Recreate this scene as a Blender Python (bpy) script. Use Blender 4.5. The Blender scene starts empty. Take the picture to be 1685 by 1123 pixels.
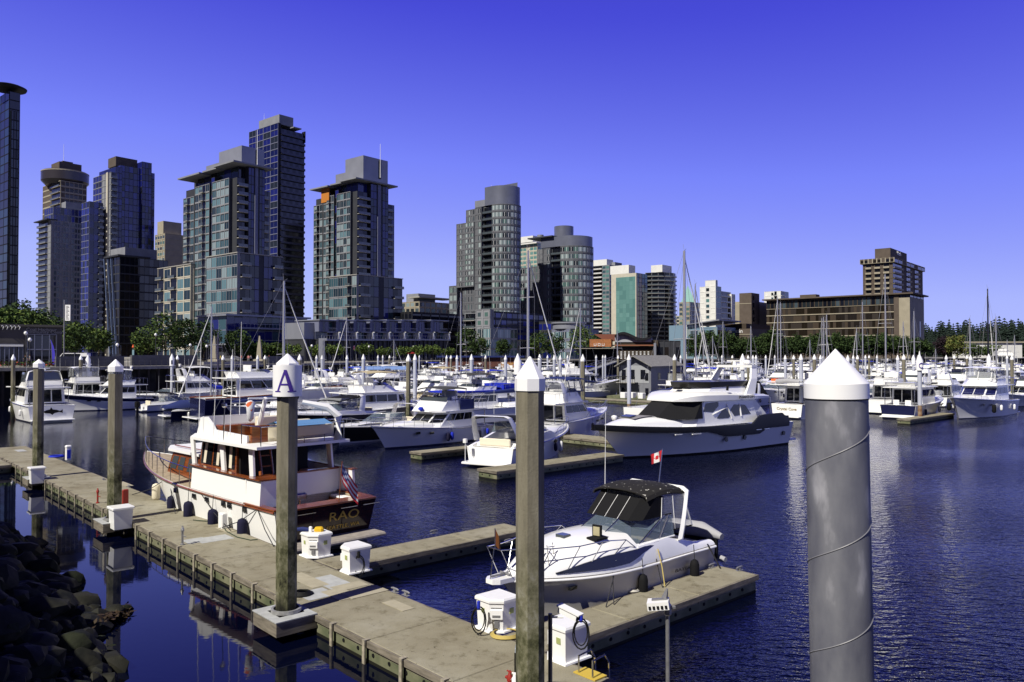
import bpy, bmesh, math, random
from mathutils import Vector, Matrix
R = math.radians; PI = math.pi
SC = bpy.context.scene; COL = SC.collection
random.seed(7)
# ---------------------------------------------------------------- camera, sky, sun, exposure
F = 1286.0; CX = 842.5; CY = 561.5; HC = 6.7
TH = math.atan(23.5 / F)
cam = bpy.data.cameras.new('camera'); cam.sensor_width = 36; cam.lens = 36 * F / 1685
cam.clip_start = 0.1; cam.clip_end = 12000
camo = bpy.data.objects.new('camera', cam); COL.objects.link(camo)
camo.location = (0, 0, HC); camo.rotation_euler = (PI / 2 + TH, 0, 0); SC.camera = camo
SUN_AZ = 41.0; SUN_EL = 47.0          # the sun stands behind the camera, to its left
sv = Vector((-math.sin(R(SUN_AZ)) * math.cos(R(SUN_EL)), -math.cos(R(SUN_AZ)) * math.cos(R(SUN_EL)), math.sin(R(SUN_EL))))
sun = bpy.data.lights.new('sun', 'SUN'); sun.energy = 5.0; sun.angle = R(0.5); sun.color = (1.0, 0.95, 0.85)
suno = bpy.data.objects.new('sun', sun); COL.objects.link(suno)
suno.rotation_euler = (-sv).to_track_quat('-Z', 'Y').to_euler(); suno.location = (-60, -60, 120)
wd = bpy.data.worlds.new('World'); SC.world = wd; wd.use_nodes = True
nt = wd.node_tree; bg = nt.nodes['Background']
sky = nt.nodes.new('ShaderNodeTexSky'); sky.sky_type = 'NISHITA'; sky.sun_disc = False
sky.sun_elevation = R(SUN_EL); sky.sun_rotation = -math.atan2(sv.x, sv.y)
sky.ozone_density = 4.0; sky.air_density = 0.9; sky.dust_density = 0.2; sky.altitude = 0
# grade the sky by its own luminance towards the deep violet blue of the day
bw = nt.nodes.new('ShaderNodeRGBToBW'); ml = nt.nodes.new('ShaderNodeMath'); ml.operation = 'MULTIPLY'; ml.inputs[1].default_value = 0.085
ramp = nt.nodes.new('ShaderNodeValToRGB'); cr = ramp.color_ramp
for i, (ps, c) in enumerate(((.10, (.045, .045, .52)), (.15, (.064, .071, .68)), (.25, (.19, .24, .96)), (.45, (.40, .47, 1.0)), (.65, (.50, .57, 1.0)), (1.0, (.55, .60, 1.0)))):
    e = cr.elements[i] if i < 2 else cr.elements.new(ps)
    e.position = ps; e.color = (*c, 1)
sc_ = nt.nodes.new('ShaderNodeVectorMath'); sc_.operation = 'SCALE'; sc_.inputs['Scale'].default_value = 1 / 0.085
nt.links.new(sky.outputs[0], bw.inputs[0]); nt.links.new(bw.outputs[0], ml.inputs[0]); nt.links.new(ml.outputs[0], ramp.inputs[0])
# the sky is dimmed above the view to cut its fill light
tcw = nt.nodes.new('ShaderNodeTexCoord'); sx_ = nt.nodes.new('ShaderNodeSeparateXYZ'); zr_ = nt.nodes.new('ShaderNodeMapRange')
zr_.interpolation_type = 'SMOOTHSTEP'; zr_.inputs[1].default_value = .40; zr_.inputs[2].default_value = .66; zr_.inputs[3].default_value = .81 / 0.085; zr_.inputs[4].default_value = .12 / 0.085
nt.links.new(tcw.outputs['Generated'], sx_.inputs[0]); nt.links.new(sx_.outputs[2], zr_.inputs[0]); # and dimmed on the sun's side, out of view, to deepen the shade
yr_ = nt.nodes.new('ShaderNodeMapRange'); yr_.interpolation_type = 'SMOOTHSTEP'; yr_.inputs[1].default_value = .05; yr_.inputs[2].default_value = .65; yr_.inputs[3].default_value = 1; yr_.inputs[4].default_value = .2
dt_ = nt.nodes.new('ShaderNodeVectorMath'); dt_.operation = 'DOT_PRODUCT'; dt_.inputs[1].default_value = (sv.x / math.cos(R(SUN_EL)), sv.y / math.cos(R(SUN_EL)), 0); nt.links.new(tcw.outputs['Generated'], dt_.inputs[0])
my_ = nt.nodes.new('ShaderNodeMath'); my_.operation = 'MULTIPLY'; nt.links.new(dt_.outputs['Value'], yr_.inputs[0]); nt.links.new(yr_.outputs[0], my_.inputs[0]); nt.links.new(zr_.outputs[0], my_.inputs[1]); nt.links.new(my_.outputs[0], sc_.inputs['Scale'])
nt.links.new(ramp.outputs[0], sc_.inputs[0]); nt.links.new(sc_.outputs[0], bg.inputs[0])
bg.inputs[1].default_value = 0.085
SC.view_settings.view_transform = 'Standard'; SC.view_settings.look = 'None'
SC.view_settings.exposure = 0.30; SC.view_settings.gamma = 1.0
SC.cycles.max_bounces = 6; SC.cycles.transparent_max_bounces = 12; SC.cycles.caustics_reflective = False; SC.cycles.caustics_refractive = False

def at(px, py, Y):
    'world point seen at photo pixel (px, py) and lying Y metres ahead'
    dx, dy = px - CX, CY - py
    fy = F * math.cos(TH) - dy * math.sin(TH); fz = F * math.sin(TH) + dy * math.cos(TH)
    return Vector((dx * Y / fy, Y, HC + fz * Y / fy))
def gnd(px, py, z=0.0):
    dx, dy = px - CX, CY - py
    fy = F * math.cos(TH) - dy * math.sin(TH); fz = F * math.sin(TH) + dy * math.cos(TH)
    t = (z - HC) / fz
    return Vector((dx * t, fy * t, z))
UD = Vector((.675, -.738, 0)).normalized(); VD = Vector((.738, .675, 0)).normalized()   # along / across the main dock
def uv(u, v, z=0.0):
    return UD * u + VD * v + Vector((0, 0, z))
ANG_V = math.atan2(VD.y, VD.x); ANG_U = math.atan2(UD.y, UD.x)

# ---------------------------------------------------------------- materials
MATS = {}
def mat(name, col, rough=0.5, metal=0.0, spec=0.5, var=0.0, scale=3.0, bump=0.0, bscale=None, col2=None, coat=0.0, detail=4.0, stretch=None, thr=(0.35, 0.68)):
    if name in MATS: return MATS[name]
    if rough >= .6 and spec == .5: spec = .2
    m = bpy.data.materials.new(name); m.use_nodes = True; n = m.node_tree; p = n.nodes['Principled BSDF']
    p.inputs['Base Color'].default_value = (*col, 1); p.inputs['Roughness'].default_value = rough
    p.inputs['Metallic'].default_value = metal; p.inputs['Specular IOR Level'].default_value = spec
    if coat: p.inputs['Coat Weight'].default_value = coat; p.inputs['Coat Roughness'].default_value = 0.08
    if var or bump or col2:
        tc = n.nodes.new('ShaderNodeTexCoord'); src = tc.outputs['Object']
        if stretch:
            mp = n.nodes.new('ShaderNodeMapping'); mp.inputs['Scale'].default_value = stretch
            n.links.new(src, mp.inputs[0]); src = mp.outputs[0]
    if var or col2:
        nz = n.nodes.new('ShaderNodeTexNoise'); nz.inputs['Scale'].default_value = scale; nz.inputs['Detail'].default_value = detail
        n.links.new(src, nz.inputs['Vector'])
        rp = n.nodes.new('ShaderNodeValToRGB'); n.links.new(nz.outputs[0], rp.inputs[0])
        a = col2 if col2 else tuple(max(0, c * (1 - var)) for c in col); b = col if col2 else tuple(min(1, c * (1 + var)) for c in col)
        rp.color_ramp.elements[0].position = thr[0]; rp.color_ramp.elements[0].color = (*a, 1)
        rp.color_ramp.elements[1].position = thr[1]; rp.color_ramp.elements[1].color = (*b, 1)
        n.links.new(rp.outputs[0], p.inputs['Base Color'])
    if bump:
        nb = n.nodes.new('ShaderNodeTexNoise'); nb.inputs['Scale'].default_value = bscale or scale * 4; nb.inputs['Detail'].default_value = 4
        n.links.new(src, nb.inputs['Vector'])
        bp = n.nodes.new('ShaderNodeBump'); bp.inputs['Strength'].default_value = bump; bp.inputs['Distance'].default_value = 0.02
        n.links.new(nb.outputs[0], bp.inputs['Height']); n.links.new(bp.outputs[0], p.inputs['Normal'])
    MATS[name] = m
    return m
def glassmat(name, tint=(.9, .95, 1), alpha=0.35, rough=0.03):
    'thin see-through plastic or glass: part mirror, part clear'
    if name in MATS: return MATS[name]
    m = mat(name, tint, rough); p = m.node_tree.nodes['Principled BSDF']; p.inputs['Alpha'].default_value = alpha
    return m

# ---------------------------------------------------------------- mesh building
class MB:
    def __init__(s): s.v = []; s.f = []; s.m = []
    def add(s, vs, fs, mi=0):
        b = len(s.v); s.v += [tuple(v) for v in vs]; s.f += [tuple(i + b for i in f) for f in fs]; s.m += [mi] * len(fs); return s
    def box(s, x0, x1, y0, y1, z0, z1, mi=0, M=None):
        vs = [Vector((x, y, z)) for z in (z0, z1) for y in (y0, y1) for x in (x0, x1)]
        if M is not None: vs = [M @ v for v in vs]
        return s.add(vs, [(0, 2, 3, 1), (4, 5, 7, 6), (0, 1, 5, 4), (2, 6, 7, 3), (0, 4, 6, 2), (1, 3, 7, 5)], mi)
    def cbox(s, c, d, mi=0, rz=0, ry=0, rx=0):
        M = Matrix.Translation(c) @ Matrix.Rotation(rz, 4, 'Z') @ Matrix.Rotation(ry, 4, 'Y') @ Matrix.Rotation(rx, 4, 'X')
        return s.box(-d[0] / 2, d[0] / 2, -d[1] / 2, d[1] / 2, -d[2] / 2, d[2] / 2, mi, M)
    def bev(s, x0, x1, y0, y1, z0, z1, b, mi=0, M=None):
        'box with chamfered vertical and top edges'
        def ring(i, z): return [(x0 + i, y0 + i + b, z), (x0 + i + b, y0 + i, z), (x1 - i - b, y0 + i, z), (x1 - i, y0 + i + b, z), (x1 - i, y1 - i - b, z), (x1 - i - b, y1 - i, z), (x0 + i + b, y1 - i, z), (x0 + i, y1 - i - b, z)]
        return s.loft([ring(0, z0), ring(0, z1 - b), ring(b * .7, z1)], mi, M=M)
    def tube(s, pts, r, n=6, mi=0, caps=True):
        pts = [Vector(p) for p in pts]; rs = r if isinstance(r, (list, tuple)) else [r] * len(pts); rings = []
        for i, p in enumerate(pts):
            d = (pts[min(i + 1, len(pts) - 1)] - pts[max(i - 1, 0)])
            if d.length < 1e-9: d = Vector((0, 0, 1))
            d.normalize(); a = d.cross(Vector((0, 0, 1)))
            if a.length < 1e-3: a = d.cross(Vector((1, 0, 0)))
            a.normalize(); b = d.cross(a)
            rings.append([p + (a * math.cos(2 * PI * k / n + PI / n) + b * math.sin(2 * PI * k / n + PI / n)) * rs[i] for k in range(n)])
        return s.loft(rings, mi, True, caps)
    def loft(s, rings, mi=0, closed=True, caps=True, M=None):
        n = len(rings[0]); vs = [Vector(p) for r in rings for p in r]
        if M is not None: vs = [M @ v for v in vs]
        fs = []
        for i in range(len(rings) - 1):
            for k in range(n if closed else n - 1):
                k2 = (k + 1) % n; fs.append((i * n + k, i * n + k2, (i + 1) * n + k2, (i + 1) * n + k))
        if caps and closed: fs.append(tuple(range(n))[::-1]); fs.append(tuple((len(rings) - 1) * n + k for k in range(n)))
        return s.add(vs, fs, mi)
    def lathe(s, prof, n=16, mi=0, c=(0, 0, 0), ph=0.0):
        return s.loft([[(c[0] + r * math.cos(ph + 2 * PI * k / n), c[1] + r * math.sin(ph + 2 * PI * k / n), c[2] + z) for k in range(n)] for r, z in prof], mi)
    def prism(s, poly, z0, z1, mi=0, M=None):
        return s.loft([[(x, y, z0) for x, y in poly], [(x, y, z1) for x, y in poly]], mi, M=M)
    def ext(s, poly, vec, mi=0):
        vec = Vector(vec); return s.loft([[Vector(p) for p in poly], [Vector(p) + vec for p in poly]], mi)
    def xz(s, poly, y0, y1, mi=0):
        'polygon in the x-z plane extruded along y'
        return s.loft([[(x, y0, z) for x, z in poly], [(x, y1, z) for x, z in poly]], mi)
    def build(s, name, mats, parent=None, smooth=None, loc=None, rz=None, norm=True, kind=None):
        me = bpy.data.meshes.new(name); me.from_pydata(s.v, [], s.f)
        for m in (mats if isinstance(mats, (list, tuple)) else [mats]): me.materials.append(m)
        if any(s.m): me.polygons.foreach_set('material_index', s.m)
        if norm:
            bm = bmesh.new(); bm.from_mesh(me); bmesh.ops.recalc_face_normals(bm, faces=bm.faces); bm.to_mesh(me); bm.free()
        if smooth:
            me.polygons.foreach_set('use_smooth', [True] * len(me.polygons)); me.set_sharp_from_angle(angle=R(smooth))
        o = bpy.data.objects.new(name, me); COL.objects.link(o)
        if parent is not None: o.parent = parent
        if loc is not None: o.location = loc
        if rz is not None: o.rotation_euler = (0, 0, rz)
        if kind: o['kind'] = kind
        return o
def tag(o, label, cat, group=None):
    o['label'] = label; o['category'] = cat
    if group: o['group'] = group
    return o
def thing(name, label, cat, loc=(0, 0, 0), rz=0.0, group=None):
    o = bpy.data.objects.new(name, None); COL.objects.link(o); o.location = loc; o.rotation_euler = (0, 0, rz); o.empty_display_size = .3
    return tag(o, label, cat, group)
def dup(root, loc, rz=None, label=None, group=None, scale=None):
    r = root.copy(); COL.objects.link(r); r.location = loc
    if rz is not None: r.rotation_euler = (0, 0, rz)
    if scale is not None: r.scale = scale if isinstance(scale, (tuple, list)) else (scale,) * 3
    if label: r['label'] = label
    if group: r['group'] = group
    for ch in list(root.children):
        c = ch.copy(); COL.objects.link(c); c.parent = r
        for g in list(ch.children):
            d = g.copy(); COL.objects.link(d); d.parent = c
    return r
def text(name, body, size, m, parent, M, font=None, depth=0.01, align='CENTER', sx=1.0, bold=0.0):
    'lettering as real raised geometry; M places its plane (x right, y up)'
    cu = bpy.data.curves.new(name, 'FONT'); cu.body = body; cu.size = size; cu.extrude = depth; cu.align_x = align; cu.align_y = 'CENTER'; cu.resolution_u = 3; cu.offset = bold
    t = bpy.data.objects.new(name, cu); COL.objects.link(t); bpy.context.view_layer.update()
    me = bpy.data.meshes.new_from_object(t); bpy.data.objects.remove(t)
    me.transform(M @ Matrix.Diagonal((sx, 1, 1, 1))); me.materials.clear(); me.materials.append(m)
    o = bpy.data.objects.new(name, me); COL.objects.link(o)
    if parent is not None: o.parent = parent
    return o
def frame(origin, xdir, ydir):
    x = Vector(xdir).normalized(); y = Vector(ydir).normalized(); z = x.cross(y); M = Matrix.Identity(4)
    for i in range(3): M[i][0] = x[i]; M[i][1] = y[i]; M[i][2] = z[i]; M[i][3] = origin[i]
    return M

# common materials
W_GEL = mat('white_gelcoat', (.80, .80, .79), .22, spec=.5, coat=.3)
W_PAINT = mat('white_paint', (.78, .78, .77), .45)
CREAM = mat('cream_vinyl', (.66, .60, .47), .6)
TAN = mat('tan_canvas', (.40, .34, .22), .85, var=.12, scale=4)
BLACK = mat('black_canvas', (.008, .008, .009), .8, spec=.15)
NAVY = mat('navy_gelcoat', (.012, .014, .05), .15, coat=.3)
NAVYC = mat('navy_canvas', (.02, .03, .12), .8)
BLUEC = mat('blue_canvas', (.015, .03, .42), .8)
BOTT = mat('black_bottom_paint', (.008, .008, .012), .5)
DGLASS = mat('dark_tinted_glass', (.008, .009, .012), .04, spec=.6)
MGLASS = mat('smoked_glass', (.05, .06, .07), .05, spec=.6)
CLEAR = glassmat('clear_vinyl', (.75, .78, .8), .22)
WSH = glassmat('windshield_glass', (.12, .16, .2), .55)
STEEL = mat('stainless_steel', (.62, .62, .62), .22, metal=1.0)
ALU = mat('mast_aluminium', (.42, .42, .45), .4, metal=.6)
TEAK = mat('varnished_teak', (.20, .055, .016), .22, var=.3, scale=2.0, stretch=(1, 1, 8), coat=.5)
TEAKD = mat('weathered_teak_deck', (.33, .27, .19), .7, var=.2, scale=6)
RUBBER = mat('black_rubber', (.009, .009, .009), .7, spec=.2)
ROPE = mat('white_rope', (.5, .48, .42), .9)
DROPE = mat('dark_rope', (.03, .03, .035), .9)
GREYM = mat('grey_metal', (.2, .2, .21), .5, metal=.3)
ORANGE = mat('orange_plastic', (.75, .12, .02), .5)
RED = mat('red_paint', (.26, .02, .012), .5)
FEND = mat('navy_fender_cover', (.012, .012, .035), .9)

# ---------------------------------------------------------------- water and land
def water_mat():
    m = bpy.data.materials.new('harbour_water'); m.use_nodes = True; n = m.node_tree; p = n.nodes['Principled BSDF']; L = n.links
    p.inputs['Base Color'].default_value = (.0008, .0016, .009, 1); p.inputs['Roughness'].default_value = .02; p.inputs['IOR'].default_value = 1.33
    tc = n.nodes.new('ShaderNodeTexCoord')
    def noise(scale, det, st, rot=0.0):
        mp = n.nodes.new('ShaderNodeMapping'); mp.inputs['Scale'].default_value = st; mp.inputs['Rotation'].default_value = (0, 0, rot)
        nz = n.nodes.new('ShaderNodeTexNoise'); nz.inputs['Scale'].default_value = scale; nz.inputs['Detail'].default_value = det
        L.new(tc.outputs['Object'], mp.inputs[0]); L.new(mp.outputs[0], nz.inputs['Vector']); return nz.outputs[0]
    a = noise(1.9, 3, (1, 2.2, 1), R(35)); b = noise(5.5, 2, (1, 1.8, 1), R(20)); c = noise(.05, 3, (1, 1.6, 1), R(30))
    ad = n.nodes.new('ShaderNodeMath'); ad.operation = 'MULTIPLY_ADD'; ad.inputs[1].default_value = .42; L.new(b, ad.inputs[0]); L.new(a, ad.inputs[2])
    # the basin between the dock and the shore is sheltered: ripples grow with the distance beyond the dock
    dt = n.nodes.new('ShaderNodeVectorMath'); dt.operation = 'DOT_PRODUCT'; dt.inputs[1].default_value = tuple(VD); L.new(tc.outputs['Object'], dt.inputs[0])
    mr = n.nodes.new('ShaderNodeMapRange'); mr.interpolation_type = 'SMOOTHSTEP'; mr.inputs[1].default_value = 8.5; mr.inputs[2].default_value = 15; mr.inputs[3].default_value = .022; mr.inputs[4].default_value = .85
    L.new(dt.outputs['Value'], mr.inputs[0])
    pt = n.nodes.new('ShaderNodeMapRange'); pt.inputs[1].default_value = .35; pt.inputs[2].default_value = .65; pt.inputs[3].default_value = .45; pt.inputs[4].default_value = 1.25; L.new(c, pt.inputs[0])
    st = n.nodes.new('ShaderNodeMath'); st.operation = 'MULTIPLY'; sxx = n.nodes.new('ShaderNodeSeparateXYZ'); L.new(tc.outputs['Object'], sxx.inputs[0]); mx_ = n.nodes.new('ShaderNodeMapRange'); mx_.interpolation_type = 'SMOOTHSTEP'; mx_.inputs[1].default_value = -16; mx_.inputs[2].default_value = 4; mx_.inputs[3].default_value = .16; mx_.inputs[4].default_value = 1; L.new(sxx.outputs[0], mx_.inputs[0])
    mm_ = n.nodes.new('ShaderNodeMath'); mm_.operation = 'MULTIPLY'; L.new(mr.outputs[0], mm_.inputs[0]); L.new(mx_.outputs[0], mm_.inputs[1]); L.new(mm_.outputs[0], st.inputs[0]); L.new(pt.outputs[0], st.inputs[1])
    bp = n.nodes.new('ShaderNodeBump'); bp.inputs['Distance'].default_value = .11; L.new(st.outputs[0], bp.inputs['Strength']); L.new(ad.outputs[0], bp.inputs['Height'])
    L.new(bp.outputs[0], p.inputs['Normal'])
    return m
w = MB(); w.add([(-4000, -60, 0), (4000, -60, 0), (4000, 6000, 0), (-4000, 6000, 0)], [(0, 1, 2, 3)])
w.build('water', water_mat(), kind='structure')
GZ = 5.1                                   # promenade level above the water
SHORE = [(-420, 92), (-150, 95), (0, 101), (130, 107), (330, 125), (480, 150), (640, 200), (760, 240), (900, 270), (1100, 300), (1300, 350), (1540, 400), (1700, 480), (2100, 520)]
shp = [Vector(((px - CX) / F * Y, Y, 0)) for px, Y in SHORE]
PAVE = mat('promenade_paving', (.19, .18, .16), .85, var=.2, scale=.4)
land = MB(); back = [(p.x * 12, p.y * 12) for p in shp]
off = [(p.x + (p.x * .0), p.y + 5.0) for p in shp]
land.loft([[(x, y, GZ - .02) for x, y in off], [(x, y, GZ - .02) for x, y in back]], 0, closed=False, caps=False)
land.loft([[(x, y, -1) for x, y in off], [(x, y, GZ - .02) for x, y in off]], 1, closed=False, caps=False)
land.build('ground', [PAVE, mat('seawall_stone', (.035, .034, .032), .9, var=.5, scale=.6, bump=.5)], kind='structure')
# the wharf promenade: a concrete deck carried on piles in front of a seawall coloured dark for the shade under it
CONC_W = mat('wharf_concrete', (.22, .21, .19), .85, var=.25, scale=.6)
pr = MB()
pr.loft([[(p.x, p.y, GZ) for p in shp], [(x, y, GZ) for x, y in off], [(x, y, GZ - .45) for x, y in off], [(p.x, p.y, GZ - .45) for p in shp]], 0, closed=False, caps=False)
pr.loft([[(p.x, p.y, GZ - .45) for p in shp], [(p.x, p.y - .03, GZ) for p in shp]], 0, closed=False, caps=False)
pr.build('promenade', CONC_W, kind='structure', norm=False)
def along(px):
    'shore point below photo column px'
    for (a, ya), (b, yb) in zip(SHORE, SHORE[1:]):
        if a <= px <= b:
            t = (px - a) / (b - a); pa = Vector(((a - CX) / F * ya, ya, 0)); pb = Vector(((b - CX) / F * yb, yb, 0))
            k = (px - CX) / F; d = pb - pa; q = (k * pa.y - pa.x) / (d.x - k * d.y); return pa + d * q
# ---------------------------------------------------------------- buildings
GRID = math.atan2(.765, .644)
CAMP = Vector((0, 0, HC))
def gl(name, c, rough=.05, spec=.6): return mat(name, c, rough, spec=spec)
G_TEAL = [gl('teal_glass', (.035, .078, .098)), gl('pale_teal_glass', (.10, .185, .215), .15), gl('deep_teal_glass', (.010, .024, .034)), gl('curtained_glass', (.21, .27, .29), .3)]
G_BLUE = [gl('blue_glass', (.010, .014, .12)), gl('deep_blue_glass', (.005, .008, .06)), gl('mid_blue_glass', (.016, .024, .20)), gl('near_black_glass', (.006, .007, .012))]
G_GREY = [gl('grey_glass', (.05, .07, .085)), gl('pale_grey_glass', (.20, .25, .26), .25), gl('dark_grey_glass', (.015, .02, .025)), gl('green_grey_glass', (.07, .13, .12), .15)]
G_DARK = [gl('near_black_glass', (.005, .006, .010), spec=.4), gl('smoky_glass', (.008, .009, .012), spec=.4), gl('brown_glass', (.014, .011, .008), spec=.4)]
G_SEA = [gl('sea_green_glass', (.10, .215, .205), .2), gl('pale_sea_green_glass', (.115, .235, .225), .25), gl('mid_sea_green_glass', (.08, .18, .175), .15)]
G_BRN = [gl('brown_glass', (.02, .016, .012)), mat('bronze_curtain', (.038, .025, .014), .5), mat('dark_bronze_curtain', (.018, .012, .008), .5)]
C_GREY = mat('grey_concrete', (.205, .212, .235), .8, var=.1, scale=.3)
C_DGREY = mat('dark_grey_cladding', (.038, .040, .048), .6, var=.12, scale=.3)  # also darkened to deepen the towers' shaded faces
C_BLUE = mat('blue_grey_panel', (.14, .15, .22), .6)
C_METAL = mat('zinc_panel', (.22, .23, .27), .45, metal=.2, var=.08, scale=.2)
C_CREAM = mat('cream_render', (.44, .41, .34), .8, var=.06, scale=.4)
C_WHITE = mat('white_render', (.62, .62, .60), .7, var=.05, scale=.4)
C_BEIGE = mat('beige_concrete', (.30, .27, .205), .8, var=.08, scale=.3)
C_BROWN = mat('brown_brick', (.05, .038, .028), .85, var=.15, scale=1.0)
C_TAUPE = mat('taupe_concrete', (.095, .076, .062), .8, var=.1, scale=.4)
C_BLACK = mat('black_metal_cladding', (.010, .010, .013), .6)
C_SLAB = mat('balcony_concrete', (.30, .29, .27), .8)
RAILG = mat('balcony_glass', (.06, .075, .085), .1, spec=.8)
RAILW = mat('white_railing', (.55, .55, .55), .5)

def style(wall, glass, frame=None, sp=.45, pier=.25, ww=.86, wh=.62, slab=None, rail=None, bd=1.3, proud=.16, gw=None):
    return dict(wall=wall, glass=glass, frame=frame or wall, sp=sp, pier=pier, ww=ww, wh=wh, slab=slab or C_SLAB, rail=rail or RAILG, bd=bd, proud=proud, gw=gw)
class Bld:
    def __init__(s, name, label, cat, px, Y, rot=GRID, zb=GZ, group=None):
        x = (px - CX) / F * Y
        s.o = thing(name, label, cat, (x, Y, zb), rot, group); s.p = Vector((x, Y, zb)); s.rot = rot
        s.X = Vector((math.cos(rot), math.sin(rot), 0)); s.Yd = Vector((-math.sin(rot), math.cos(rot), 0))
        s.wins = []; s.bals = []; s.fr = MB(); s.frm = []; s.wm = []
    def W(s, x, y, z=0): return s.p + s.X * x + s.Yd * y + Vector((0, 0, z))
    def k(s, px, d, y0=0, x0=0):
        'distance along direction d (from local x0,y0) to photo column px'
        c = s.W(x0, y0); q = (px - CX) / F; return (q * c.y - c.x) / (d.x - q * d.y)
    def kx(s, px, y0=0, x0=0): return s.k(px, s.X, y0, x0)
    def ky(s, px, x0=0, y0=0): return s.k(px, s.Yd, y0, x0)
    def z(s, py, x=0, y=0): c = s.W(x, y); return at(CX, py, c.y).z - s.p.z
    def fmi(s, m):
        if m not in s.frm: s.frm.append(m)
        return s.frm.index(m)
    def vol(s, poly, z0, z1, nf, pats, st, roof=True, core=None):
        if isinstance(poly, tuple): x0, x1, y0, y1 = poly; poly = [(x0, y0), (x1, y0), (x1, y1), (x0, y1)]
        n = len(poly); MB().prism(poly, z0, z1).build('wall', core or st['wall'], s.o)
        fi = s.fmi(st['frame'])
        for e in range(n):
            pat = pats[e] if isinstance(pats, (list, tuple)) and e < len(pats) else (pats if isinstance(pats, str) else None)
            if not pat: continue
            a = Vector((*poly[e], 0)); b = Vector((*poly[(e + 1) % n], 0)); d = b - a; Ln = d.length; d.normalize(); nr = Vector((d.y, -d.x, 0))
            mid = s.W(*((a + b) / 2)[:2], (z0 + z1) / 2); nw = s.X * nr.x + s.Yd * nr.y
            if nw.dot(CAMP - mid) <= 0: continue
            nb = len(pat); bw = Ln / nb; fh = (z1 - z0) / nf; dist = (mid - CAMP).length
            def P(t, z, o): return a + d * t + nr * o + Vector((0, 0, z))
            def blk(t0, t1, za, zb, o0, o1): return [P(t, z, o) for o in (o0, o1) for z in (za, zb) for t in (t0, t1)]
            BF = [(4, 5, 7, 6), (0, 1, 5, 4), (2, 6, 7, 3), (0, 4, 6, 2), (1, 3, 7, 5)]
            if st['sp'] > 0:
                for f in range(nf + (1 if roof else 0)):
                    zc = z0 + f * fh
                    zt = zc + st['sp'] * (.75 if f < nf else .0); zbm = max(z0, zc - st['sp'] * .25) if f < nf else zc - st['sp'] * .4
                    s.fr.add(blk(-.0, Ln, zbm, zt, 0, st['proud'] * .8), BF, fi)
            if st['pier'] > 0:
                for i in range(nb + 1):
                    lp = pat[i - 1] if i > 0 else ' '; rp = pat[i] if i < nb else ' '
                    if lp == rp and rp in 'SB': continue
                    t = i * bw; h = st['pier'] / 2; t0, t1 = max(0, t - h), min(Ln, t + h)
                    s.fr.add(blk(t0, t1, z0, z1, 0, st['proud']), BF, fi)
            for f in range(nf):
                zc = z0 + f * fh
                for i, c in enumerate(pat):
                    t = (i + .5) * bw
                    if c == 'S': continue
                    if c in 'wnG':
                        ww = {'w': st['ww'], 'n': .38, 'G': 1.0}[c] * bw / 2; wh = (st['wh'] if c != 'G' else .98) * fh
                        sill = st['sp'] * .75 + .02 if c != 'G' else .01 * fh
                        top = min(sill + wh, fh - st['sp'] * .25 - .02) if c != 'G' else .99 * fh
                        r = random.random(); gi = min(int(r ** 1.3 * len(st['glass'])), len(st['glass']) - 1)
                        s.wins.append((dist, blk(t - ww, t + ww, zc + sill, zc + top, .01, .07), st['glass'][gi]))
                        if c == 'w' and st['gw']: s.fr.add(blk(t - .06, t + .06, zc + sill, zc + top, .06, .11), BF, s.fmi(st['gw']))
                    elif c in 'Bb':
                        s.wins.append((dist, blk(t - bw * .49, t + bw * .49, zc + .15, zc + fh * .96, .01, .05), G_DARK[(i + f) % 2]))
                        run = c == 'B' and i + 1 < nb and pat[i + 1] == 'B'
                        t1 = t + bw * (.5 if run else .48); o1 = st['bd']
                        s.bals.append((dist, [(blk(t - bw * .5, t1, zc - .1, zc + .12, .0, o1), 0), (blk(t - bw * .48, t1, zc + .14, zc + 1.02, o1 - .08, o1 - .03), 1)], st['slab'], st['rail']))
        if roof and st['sp'] > 0: pass
        return s
    def part(s, name, x0, x1, y0, y1, z0, z1, m):
        return MB().box(x0, x1, y0, y1, z0, z1).build(name, m, s.o)
    def done(s):
        BF = [(4, 5, 7, 6), (0, 1, 5, 4), (2, 6, 7, 3), (0, 4, 6, 2), (1, 3, 7, 5), (0, 2, 3, 1)]
        if s.fr.v: s.fr.build('facade_frame', s.frm, s.o)
        for name, L, kindw in (('window', s.wins, 1), ('balcony', s.bals, 0)):
            L.sort(key=lambda q: q[0])
            if len(L) > 110: 
                step = list(L); pick = step[:100]; rest = step[100:]
            else: pick = L; rest = []
            rm = MB(); rms = []
            for q in pick:
                if kindw: MB().add(q[1], BF).build('window', q[2], s.o)
                else:
                    m = MB()
                    for vs, mi in q[1]: m.add(vs, BF, mi)
                    m.build('balcony', [q[2], q[3]], s.o)
            def ix(m):
                if m not in rms: rms.append(m)
                return rms.index(m)
            for q in rest:
                if kindw: rm.add(q[1], BF, ix(q[2]))
                else:
                    for vs, mi in q[1]: rm.add(vs, BF, ix((q[2], q[3])[mi]))
            if rm.v: rm.build(name, rms, s.o, kind='stuff')
        return s.o
def mast_on(b, x, y, z0, z1, r=.12, name='antenna'):
    MB().tube([(x, y, z0), (x, y, z1)], [r, r * .5], 6).build(name, W_PAINT, b.o)
def arc(cx, cy, r, a0, a1, n): return [(cx + r * math.cos(R(a0 + (a1 - a0) * i / n)), cy + r * math.sin(R(a0 + (a1 - a0) * i / n))) for i in range(n + 1)]

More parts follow.
